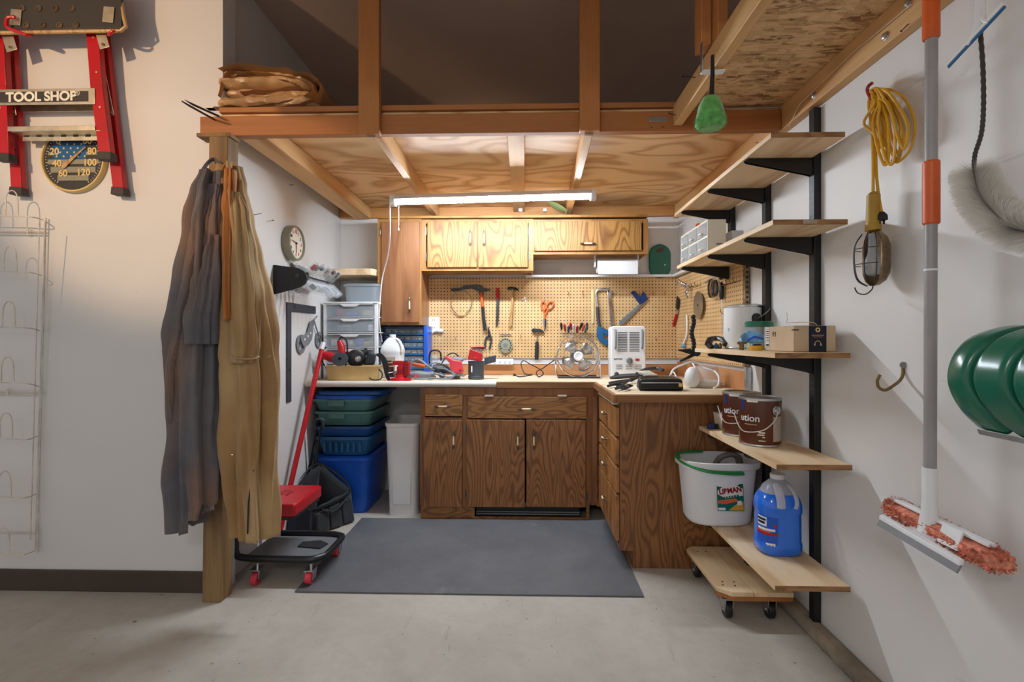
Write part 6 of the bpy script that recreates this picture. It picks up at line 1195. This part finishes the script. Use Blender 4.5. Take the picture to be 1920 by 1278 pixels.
# bucket
bc=(.935,2.455); 
q=T('bucket','white mop bucket with green handle and a printed label on the lowest shelf','bucket',(bc[0],bc[1],z5)); mx=Matrix.Translation((bc[0],bc[1],z5+.001)); m=M(mx)
m.lathe([(.76,0),(.80,.006),(.84,.02),(.95,.24),(.97,.265),(1.05,.27),(1.06,.30),(1.0,.302),(.96,.28),(.80,.03),(0,.03)],seg=64,sx=.180,sy=.128,power=2.9); b=ob(m,'body','white',q,smooth=50)
hp=[P(1408,868,y=2.31) if 0 else None]
hp=[(bc[0]-.185,bc[1]+.02,z5+.30),(bc[0]-.175,bc[1]-.07,z5+.29),(bc[0]-.10,bc[1]-.128,z5+.270),(bc[0]+.0,bc[1]-.142,z5+.262),(bc[0]+.07,bc[1]-.142,z5+.262)]
m=M(); m.tube(cr(hp,7),.013,8,flat=.55); m.tube(cr([hp[0],(bc[0]-.15,bc[1]+.09,z5+.305),(bc[0]-.03,bc[1]+.11,z5+.308)],5),.012,8,flat=.5); ob(m,'green_handle','greenlid',q)
# sponge/grey tool in bucket
m=M(); m.tube(cr([(.93,2.47,z5+.25),(.95,2.45,z5+.30),(1.0,2.44,z5+.32),(1.04,2.45,z5+.30),(1.05,2.46,z5+.25)],6),.019,10,flat=.7); one(m,'hose_loop','dusty','grey looped hose sticking out of the white bucket','hose')
fy=bc[1]-.120; 
Fb=FB(bc[0]+.018,bc[1]-.1225,z5+.145)@Matrix.Rotation(R(-6.5),4,'X')@Matrix.Scale(1.16,4)
m=M(Fb); m.prism(rrect(.105,.105,.002),0,.001); lb=ob(m,'printed_label','green',b)
m=M(Fb); m.prism([(-.050,.012)]+[(-.05+.1*k/8,.014+.022*math.sin(PI*k/8)+.008*k/8+.012) for k in range(9)]+[(.050,.008),(-.02,-.004)],.0012,.0016); ob(m,'pale_swoosh','cream',lb)
m=M(Fb); m.prism([(-.050,-.012),(.02,-.004),(.03,-.014),(-.02,-.026),(-.050,-.024)],.0012,.0016); ob(m,'orange_swoosh','orange',lb)
m=M(Fb); m.prism([(-.01,-.050),(.05,-.050),(.05,-.015),(.03,-.022),(.01,-.035)],.0012,.0016); ob(m,'yellow_patch','yellow',lb); m=M(Fb); m.prism([(-.050,-.050),(-.022,-.050),(-.022,-.040),(-.050,-.040)],.0012,.0018); ob(m,'white_corner','white',lb)
m=M(Fb); m.prism([(.026,-.03),(.044,-.028),(.042,-.012),(.026,-.014)],.0017,.002); ob(m,'bucket_picture','white',lb)
text('LIBMAN',Fb@Matrix.Translation((0,.026,.002))@Matrix.Rotation(R(8),4,'Z')@Matrix.Shear('XZ',4,(0,0)),.028,'darkred',lb,bold=.0012,sx=.92); m=M(Fb@Matrix.Rotation(R(9),4,'Z')); [m.box(-.03+k*.011,-.022+k*.011,.0,.006,.0018,.0022) for k in range(6)]; ob(m,'small_print','green',lb,kind='stuff')
# blue jug
jx,jy=1.052,2.10
q=T('washer_fluid_jug','gallon jug of bright blue washer fluid on the lowest shelf','jug',(jx,jy,z5)); mx=Matrix.Translation((jx,jy,z5+.0005)); r=.086; h=.315
m=M(mx); m.lathe([(.88*r,0),(r,.010),(r,.045),(.965*r,.052),(.965*r,.165),(r,.172),(r,.20),(.93*r,.222),(.78*r,.245),(0,.245)],seg=44,sy=.86,power=3.0); b=ob(m,'fluid_body','bluejug',q,smooth=60)
m=M(mx); m.lathe([(.775*r,.2455),(.62*r,.272),(.38*r,.292),(.27*r,.297),(.27*r,.305),(0,.305)],seg=44,sy=.86,power=2.6); ob(m,'empty_shoulder','jugclear',q,smooth=60)
m=M(mx@Matrix.Translation((0,0,.300))); m.lathe([(.33*r,0),(.33*r,.018),(.3*r,.02),(0,.02)],seg=24); ob(m,'cap','white',q)
m=M(mx); m.tube(cr([(-.03,-.055,.288),(-.032,-.075,.268),(-.03,-.088,.235),(-.028,-.088,.205)],6),[.017]*19,8,flat=.8); m.tube(cr([(.02,-.05,.285),(.03,-.072,.262),(.036,-.084,.225),(.030,-.084,.20)],6),.010,8,flat=.6); ob(m,'handle','jugclear',q)
def jp(a0,a1,h0,h1,name,mat,par,off=.001):
    m=M(mx)
    def fn(i,j):
        a=R(a0+(a1-a0)*i); ca,sa=math.cos(a),math.sin(a); k=(abs(ca)**3+abs(sa)**3)**(-1/3); rr_=r*.968+off; return (rr_*ca*k,rr_*sa*k*.86-.0005,h0+(h1-h0)*j)
    m.grid(fn,16,2); return ob(m,name,mat,par,recalc=False,flat=True)
l=jp(-178,-112,.035,.155,'label_wrap','blue',b,.0012); jp(-172,-138,.118,.155,'white_badge','white',l,.002); jp(-176,-112,.084,.094,'red_stripe','red',l,.002); jp(-176,-130,.094,.099,'orange_stripe','orange',l,.002); jp(-140,-118,.042,.053,'barcode_patch','white',l,.002)
jp(-171,-140,.140,.149,'dark_print','navy',l,.0028); jp(-169,-143,.126,.136,'dark_print','navy',l,.0028); jp(-170,-118,.101,.111,'white_print','white',l,.002); jp(-122,-114,.118,.128,'red_dot','red',l,.002)
# dolly
q=T('furniture_dolly','wooden plank dolly on four black casters under the lowest shelf','dolly',(.98,2.33,0))
ch=.05; poly_=[(.815+ch,2.10),(1.12,2.10),(1.12,2.56),(.84+ch*.6,2.56),(.815,2.53),(.815,2.10+ch)]
m=M(); m.prism([(.815+ch,2.10),(.955,2.10),(.955,2.56),(.815+ch*.6,2.56),(.815,2.53),(.815,2.10+ch)],.115,.134); a=ob(m,'plank','shelf',q,bevel=.0015)
m=M(); m.box(.958,1.12,2.10,2.56,.115,.134); ob(m,'plank','shelf',q,bevel=.0015)
for y0 in (2.105,2.47): m=M(); m.prism([(.82+ch,y0),(1.12,y0),(1.12,y0+.085),(.83,y0+.085),(.82,y0+ch if y0<2.2 else y0)],.094,.1145); ob(m,'cross_board','lumber_x',q,bevel=.0015)
m=M()
for x,y in ((.85,2.16),(.90,2.155),(.86,2.19),(.91,2.19),(.86,2.50),(.90,2.50)): m.cyl((x,y,.134),(x,y,.1352),.004,seg=8)
ob(m,'screw_heads','black',q,kind='stuff')
for x,y in ((.865,2.155),(1.045,2.155),(.86,2.515),(1.045,2.515)):
    m=M(); m.cyl((x-.013,y,.038),(x+.013,y,.038),.037,seg=24); w_=ob(m,'caster','black',q,bevel=.005); m=M(); m.hexa([(x+.014,y-.022,.032),(x+.018,y-.022,.032),(x+.018,y+.018,.032),(x+.014,y+.018,.032)],[(x+.014,y-.03,.088),(x+.018,y-.03,.088),(x+.018,y+.03,.088),(x+.014,y+.03,.088)]); m.hexa([(x-.018,y-.022,.032),(x-.014,y-.022,.032),(x-.014,y+.018,.032),(x-.018,y+.018,.032)],[(x-.018,y-.03,.088),(x-.014,y-.03,.088),(x-.014,y+.03,.088),(x-.018,y+.03,.088)]); m.box(x-.03,x+.03,y-.035,y+.035,.088,.0935); m.cyl((x-.021,y,.038),(x+.021,y,.038),.007,seg=10); ob(m,'fork','steel',w_)
# ================= duster =================
q=T('duster','fluffy green duster with a black handle hanging from the loft joist','duster',P(1332,238,y=1.72)); y=1.72
m=M(); m.tube([P(1336,104,y=y),P(1336,140,y=y),P(1334,180,y=y)],[.006,.007,.008],10); ob(m,'handle','black',q)
rr=random.Random(2); n=5200; m=M(); c0=P(1332,181,y=y)
MT['fluff']=plain('green_fluff',(96,176,84),.8,var=.25,vs=40,Sheen_Weight=.5)
m2=M(Matrix.Translation(c0)); m2.lathe([(0,0),(.024,-.004),(.038,-.03),(.046,-.065),(.050,-.095),(.04,-.108),(0,-.112)],seg=24); ob(m2,'core','fluff',q)
for k in range(n):
    t=rr.random()**.7; a=rr.uniform(0,2*PI); rad=(.026+.028*min(1,t*1.35)) if t<.85 else .054*rr.random()**.5; p=c0+Vector((rad*.85*math.cos(a),rad*.85*math.sin(a),-.004-.104*t)); d=Vector((math.cos(a),math.sin(a),-.9+rr.uniform(-.4,.4))).normalized(); d=(d+Vector((rr.uniform(-.4,.4),rr.uniform(-.4,.4),rr.uniform(-.3,.3)))).normalized(); l=rr.uniform(.008,.016); s=d.orthogonal().normalized()*.0005
    V=[m.v(p-s),m.v(p+s),m.v(p+d*l)]; m.f(V)
ob(m,'fibres','fluff',q,flat=True,recalc=False,kind='stuff')
# ================= right wall =================
XR=WX
def rw(px,py,d=.0): return P(px,py,x=XR-d)
# yellow cord on a red hook
q=T('utility_hook','dark red screw hook carrying the yellow extension cord','hook',rw(1640,190)); v=rw(1655,190,0); m=M(); m.tube(cr([rw(1660,186,.001),rw(1650,190,.02),rw(1636,186,.045),rw(1627,172,.055),rw(1628,162,.055),rw(1636,155,.05)],6),.0055,8); ob(m,'hook','darkred',q)
q=T('work_light','caged work light with a coiled yellow cord hanging from the red hook','work light',rw(1640,545,.06)); rr=random.Random(11)
top=rw(1632,172,.04); cols=0
m=M()
for k in range(11):
    t=k/10; bx=1642+t*58+rr.uniform(-5,5); by=250+30*math.sin(t*PI)+rr.uniform(-8,18)+(40 if k in(2,3,4) else 0); dd=.03+.035*rr.random()
    w=10+8*rr.random()
    pts=[top+Vector((rr.uniform(-.004,.004),rr.uniform(-.008,.008),rr.uniform(-.01,.006))),rw(1634+t*30,172-4*math.sin(t*PI)+rr.uniform(-2,2),dd+.01),rw(bx-2,200+t*18,dd),rw(bx+w*.5,240+rr.uniform(-8,8),dd),rw(bx+w*.2-(k-5)*1.2,min(by+20,305),dd),rw(bx-w*.8-(k-5)*1.5,min(by,300)-6,dd+.008),rw(bx-w-8,230,dd+.012),rw(1640+t*24,192,dd+.01)]
    m.tube(cr(pts,7,closed=True),.0042,7,closed=True)
m.tube(cr([top,rw(1650,168,.05),rw(1675,170,.05),rw(1700,190,.045),rw(1716,235,.04),rw(1706,280,.04),rw(1685,303,.045),rw(1672,300,.05)],8),.0042,7)
ob(m,'coiled_cord','yellow',q,kind='stuff')
m=M(); m.tube(cr([top,rw(1629,200,.05),rw(1635,240,.055),rw(1637,300,.058),rw(1637,362,.06)],7),.0045,8); ob(m,'cord','yellow',q); m=M(); m.tube(cr([top,rw(1640,230,.05),rw(1643,320,.05),rw(1648,370,.048),rw(1653,398,.046)],7),.0045,8); ob(m,'cord','yellow',q)
c=rw(1653,400,.046); m=M(Matrix.Translation(c)); m.lathe([(.006,.005),(.010,0),(.014,-.006),(.015,-.022),(0,-.022)],seg=12,power=4); m.box(-.008,-.006,-.004,.004,-.034,-.022); m.box(.006,.008,-.004,.004,-.034,-.022); ob(m,'plug','softblack',q)
h0=rw(1638,360,.06); h1=rw(1637,432,.06); m=M(); m.tube([h0,h0.lerp(h1,.08),h0.lerp(h1,.6),h1],[.010,.019,.020,.023],14); ob(m,'handle','yellow_dirty',q)
L0=h1; L1=rw(1637,536,.06); Lh=(L0-L1).length; m=M(Matrix.Translation(L1)); R0=.046
prof_=[(0,0),(.018,.004),(.034,.018),(.044,.042),(R0,.07),(R0,Lh-.05),(.038,Lh-.025),(.024,Lh-.008),(.018,Lh)]
ang0,ang1=R(-100),R(95)
m.grid(lambda i,j:(lambda r_,z_:(r_*math.cos(ang0+(ang1-ang0)*i)+.0,r_*math.sin(ang0+(ang1-ang0)*i),z_))(*prof_[min(int(j*(len(prof_)-1)+.5),len(prof_)-1)]),18,len(prof_)); ob(m,'reflector','tarnish',q,solid=.0015,recalc=False,smooth=60)
m=M(Matrix.Translation(L1)); 
for a in (-115,-150,170,130):
    m.tube(cr([(R0*1.15*math.cos(R(a))*f,R0*1.15*math.sin(R(a))*f,z) for f,z in ((.3,.0),(.8,.02),(1,.06),(1,Lh-.05),(.6,Lh-.01))],4),.0018,6)
for z in (.07,Lh-.06): m.tube([(R0*1.12*math.cos(R(a)),R0*1.12*math.sin(R(a)),z) for a in range(95,262,12)],.0015,6)
ob(m,'wire_cage','darksteel',q,kind='stuff')
m=M(Matrix.Translation(L1)); m.lathe([(0,.03),(.018,.038),(.026,.06),(.024,.08),(.014,.11),(.013,Lh-.01)],seg=18); ob(m,'bulb','frost',q)
m=M(); m.tube(cr([L1+Vector((0,0,.002)),L1+Vector((-.002,.004,-.012)),L1+Vector((-.02,.006,-.026)),L1+Vector((-.045,.006,-.022)),L1+Vector((-.055,.006,-.004))],5),.002,6); ob(m,'cage_hook','darksteel',q)
# scrubber squeegee pole
px_=1.085; py_=1.37; ztop=2.28
q=T('scrubber_squeegee','long grey pole with orange grips and a red scrubber squeegee head at its foot','squeegee',(px_,py_,.7))
def zz(py,y=py_): return P(1745,py,y=y).z
X=lambda px: P(px,600,y=py_).x
m=M(); m.cyl((X(1747),py_,ztop),(X(1744),py_,zz(885)),.0145,seg=18); ob(m,'pole','polegrey',q)
for a,b in ((-90,74),(302,421)):
    m=M(); m.lathe([(.0165,0),(.0195,.004),(.0195,zz(a)-zz(b)-.004),(.0165,zz(a)-zz(b))],c=(X(1746),py_,zz(b)),seg=20); ob(m,'grip','orange2',q)
m=M(); m.lathe([(.0155,0),(.0162,.002),(.0155,.006)],c=(X(1745),py_,zz(508)),seg=18); ob(m,'joint_ring','white',q)
xb=X(1743); m=M(); m.tube([(xb,py_,zz(876)),(xb,py_,zz(885)),(xb,py_,zz(935)),(xb,py_,zz(965)),(xb-.004,py_,zz(1000))],[.0175,.018,.017,.020,.026],16); ob(m,'socket','white',q)
hA=Vector((xb+.004,py_+.155,.695)); hB=Vector((xb+.018,py_-.20,.672)); u=(hB-hA).normalized()
# scrub head core + fibres
core=M(); core.tube([hA,hA+u*.015,hA.lerp(hB,.5),hB-u*.015,hB],[.012,.026,.034,.032,.014],14,flat=.62); MT['chenille']=plain('coral_chenille',(222,134,108),.85,var=.3,vs=60)
ob(core,'scrub_pad','chenille',q)
m=M(); rr=random.Random(8)
for k in range(2600):
    t=rr.random(); a=rr.uniform(0,2*PI); c=hA.lerp(hB,t); rad=.032*min(1,(min(t,1-t)/.1+.35)); nn=Vector((math.cos(a)*.75,0,math.sin(a)*.95)); 
    if nn.z>.35 and .12<t<.9 and nn.x<.35: continue
    p=c+Vector((nn.x*rad*1.15,nn.y*rad,nn.z*rad*.85)); d=(nn+Vector((rr.uniform(-.6,.6),rr.uniform(-.6,.6),rr.uniform(-.6,.6)))).normalized(); s=d.orthogonal().normalized()*.0022; l=rr.uniform(.007,.014)
    V=[m.v(p-s),m.v(p+s),m.v(p+d*l+s*.6),m.v(p+d*l-s*.6)]; m.f(V)
ob(m,'fibres','chenille',q,flat=True,recalc=False,kind='stuff')
m=M(); m.hexa([hA.lerp(hB,.06)+Vector((-.012,0,.020)),hA.lerp(hB,.06)+Vector((.010,0,.020)),hA.lerp(hB,.9)+Vector((.010,0,.024)),hA.lerp(hB,.9)+Vector((-.012,0,.024))],[hA.lerp(hB,.06)+Vector((-.012,0,.030)),hA.lerp(hB,.06)+Vector((.010,0,.030)),hA.lerp(hB,.9)+Vector((.010,0,.034)),hA.lerp(hB,.9)+Vector((-.012,0,.034))]); ob(m,'head_plate','white',q,bevel=.003)
m=M(); c=hA.lerp(hB,.66)+Vector((-.036,0,.006)); m.hexa([c+Vector((0,.03,-.018)),c+Vector((.006,.03,-.018)),c+Vector((.022,.03,.028)),c+Vector((.016,.03,.028))],[c+Vector((0,-.03,-.018)),c+Vector((.006,-.03,-.018)),c+Vector((.022,-.03,.028)),c+Vector((.016,-.03,.028))]); ob(m,'clip_tab','white',q,bevel=.001)
sA=Vector((xb-.062,py_+.105,.668)); sB=Vector((xb-.055,py_-.155,.650)); v3=Vector((.0,0,.010)); m=M(); m.hexa([sA,sA+Vector((.012,0,.003)),sA+Vector((.014,0,.016)),sA+Vector((.002,0,.013))],[sB,sB+Vector((.012,0,.003)),sB+Vector((.014,0,.016)),sB+Vector((.002,0,.013))]); ob(m,'blade_holder','alu' if 0 else 'white',q,bevel=.002)
m=M(); m.hexa([sA+Vector((-.006,0,-.016)),sA+Vector((-.002,0,-.017)),sA+Vector((.008,0,.001)),sA+Vector((.003,0,.002))],[sB+Vector((-.006,0,-.016)),sB+Vector((-.002,0,-.017)),sB+Vector((.008,0,.001)),sB+Vector((.003,0,.002))]); ob(m,'rubber_blade','steelgrey',q)
m=M(); a=Vector((xb-.004,py_,zz(985))); m.hexa([a+Vector((-.02,.03,-.018)),a+Vector((-.02,-.03,-.018)),a+Vector((.016,-.02,-.01)),a+Vector((.016,.02,-.01))],[sA.lerp(sB,.28)+Vector((.002,0,.015)),sA.lerp(sB,.66)+Vector((.002,0,.015)),sA.lerp(sB,.66)+Vector((.016,0,.012)),sA.lerp(sB,.28)+Vector((.016,0,.012))]); ob(m,'neck_web','white',q,bevel=.004)
# brass hook lower
q=one(M().tube(cr([rw(1693,683,.001),rw(1693,700,.006),rw(1688,712,.02),rw(1676,722,.05),rw(1660,731,.075),rw(1648,726,.09),rw(1645,714,.095),rw(1650,702,.09)],7),.0048,8),'coat_hook','brass_hook','empty brown metal hook low on the right wall','hook'); m=M(); m.cyl(rw(1694,684,0),rw(1694,684,.006),.010,seg=12); ob(m,'screw_plate','steelgrey',q)
# green snow shovel
q=T('snow_shovel','big ribbed dark green snow shovel blade hanging on the right wall','shovel',(1.08,1.0,.97))
def sec(t,off=0):
    """cross-section of the scoop, t 0 top to 1 bottom (x toward the room, z)"""
    pts=[(1.172,1.222),(1.105,1.222),(1.045,1.200),(1.008,1.160),(.993,1.112),(1.000,1.068),(1.028,1.020),(1.064,.984)]
    return pts
sc_=cr([(x,z,0) for x,z in sec(0)],6); 
def sf(i,j):
    k=i*(len(sc_)-1); a=int(k); b=min(a+1,len(sc_)-1); p=sc_[a].lerp(sc_[b],k-a); y=1.20-.52*j
    # rounded far end: the shell curls in at its side
    e=max(0,1-(1.20-y)/.035); cx,cz=1.12,1.10; s=1-.05*e*e
    rib=0; yy=(1.20-y)-.05*0
    sl=(1.20-y)+ .10*(1-i)**2*0
    for rc in (.060,.150,.240,.33,.42): rib=max(rib,math.exp(-((sl-rc-.045*(abs(i-.55)*1.9)**2)/.0085)**2))
    f=1-.16*rib*min(1,i*5); return (cx+(p.x-cx)*s*f,y,cz+(p.y-cz)*s*f)
m=M(); m.grid(sf,44,210); ob(m,'scoop','green',q,solid=.003,recalc=False,smooth=70)
m=M(); m.hexa([(1.055,1.19,.985),(1.078,1.19,.98),(1.088,1.19,.966),(1.060,1.19,.971)],[(1.055,.68,.985),(1.078,.68,.98),(1.088,.68,.966),(1.060,.68,.971)]); ob(m,'metal_edge','zinc',q,bevel=.002)
m=M(); m.tube([(1.13,1.0,1.235),(1.145,.85,1.29),(1.15,.6,1.36)],[.012,.018,.018],10); ob(m,'handle_socket','green',q)
# small window squeegee at the top right
q=T('window_squeegee','white squeegee with a blue blade hanging high on the right wall','squeegee',(1.12,1.25,1.95))
a,b=P(1774,124,x=1.10),P(1880,10,x=1.10); m=M(); u=(b-a).normalized(); nrm=Vector((1,0,0)); w_=u.cross(nrm).normalized(); w_=w_ if w_.z>0 else -w_
m.hexa([a,a+w_*.006,a+w_*.006+nrm*.01,a+nrm*.01],[b,b+w_*.010,b+w_*.010+nrm*.01,b+nrm*.01]); ob(m,'head','white',q,bevel=.001)
m=M(); m.hexa([a-w_*.007+nrm*.003,a-w_*.0005+nrm*.003,a-w_*.0005+nrm*.006,a-w_*.007+nrm*.006],[b-w_*.007+nrm*.003,b-w_*.0005+nrm*.003,b-w_*.0005+nrm*.006,b-w_*.007+nrm*.006]); ob(m,'blade','blue2',q)
c=P(1838,44,x=1.10); m=M(); t0=P(1836,-70,x=1.10); m.tube(cr([a.lerp(b,.38)+nrm*.005,P(1829,48,x=1.1)+nrm*.005,P(1834,15,x=1.1)+nrm*.005,t0+nrm*.005],5),[.006]*4+[.009]*4+[.010]*8,8); m.tube(cr([a.lerp(b,.75)+nrm*.005,P(1841,36,x=1.1)+nrm*.005,P(1838,10,x=1.1)+nrm*.005],5),.006,8); ob(m,'handle','white',q)
# curved bottle/duct brush
q=T('flexible_brush','long curved brush with white bristles and a twisted dark handle on the right wall','brush',P(1840,400,x=1.08))
hp=cr([P(1838,58,x=1.12),P(1843,130,x=1.12),P(1844,200,x=1.12),P(1840,250,x=1.12),P(1828,290,x=1.11),P(1826,320,x=1.10)],10)
m=M(); m.tube(hp,[.0042+.0012*(k%2) for k in range(len(hp))],8); ob(m,'twisted_handle','plate',q)
core=cr([P(1826,320,x=1.10),P(1832,350,x=1.09),P(1846,378,x=1.08),P(1868,402,x=1.07),P(1895,426,x=1.06),P(1916,433,x=1.06),P(1950,440,x=1.06)],14); m=M(); m.tube(core,.002,6); ob(m,'core_wire','darksteel',q)
MT['bristle']=NT('white_bristle').done((236,232,224),.5,Transmission_Weight=.2)
m=M(); rr=random.Random(6); n=len(core)
for k in range(9500):
    t=rr.random()*(n-1); a=int(t); p=core[a].lerp(core[min(a+1,n-1)],t-a); tg=(core[min(a+1,n-1)]-core[a]).normalized(); o=tg.orthogonal().normalized(); o2=tg.cross(o); an=rr.uniform(0,2*PI); d=(o*math.cos(an)+o2*math.sin(an)+tg*rr.uniform(-.12,.12)).normalized(); l=.050*rr.uniform(.9,1.05); e=p+d*l
    if e.x>1.183: continue
    s=tg*.0005; V=[m.v(p-s),m.v(p+s),m.v(e+s*.5),m.v(e-s*.5)]; m.f(V)
ob(m,'bristles','bristle',q,flat=True,recalc=False,kind='stuff')
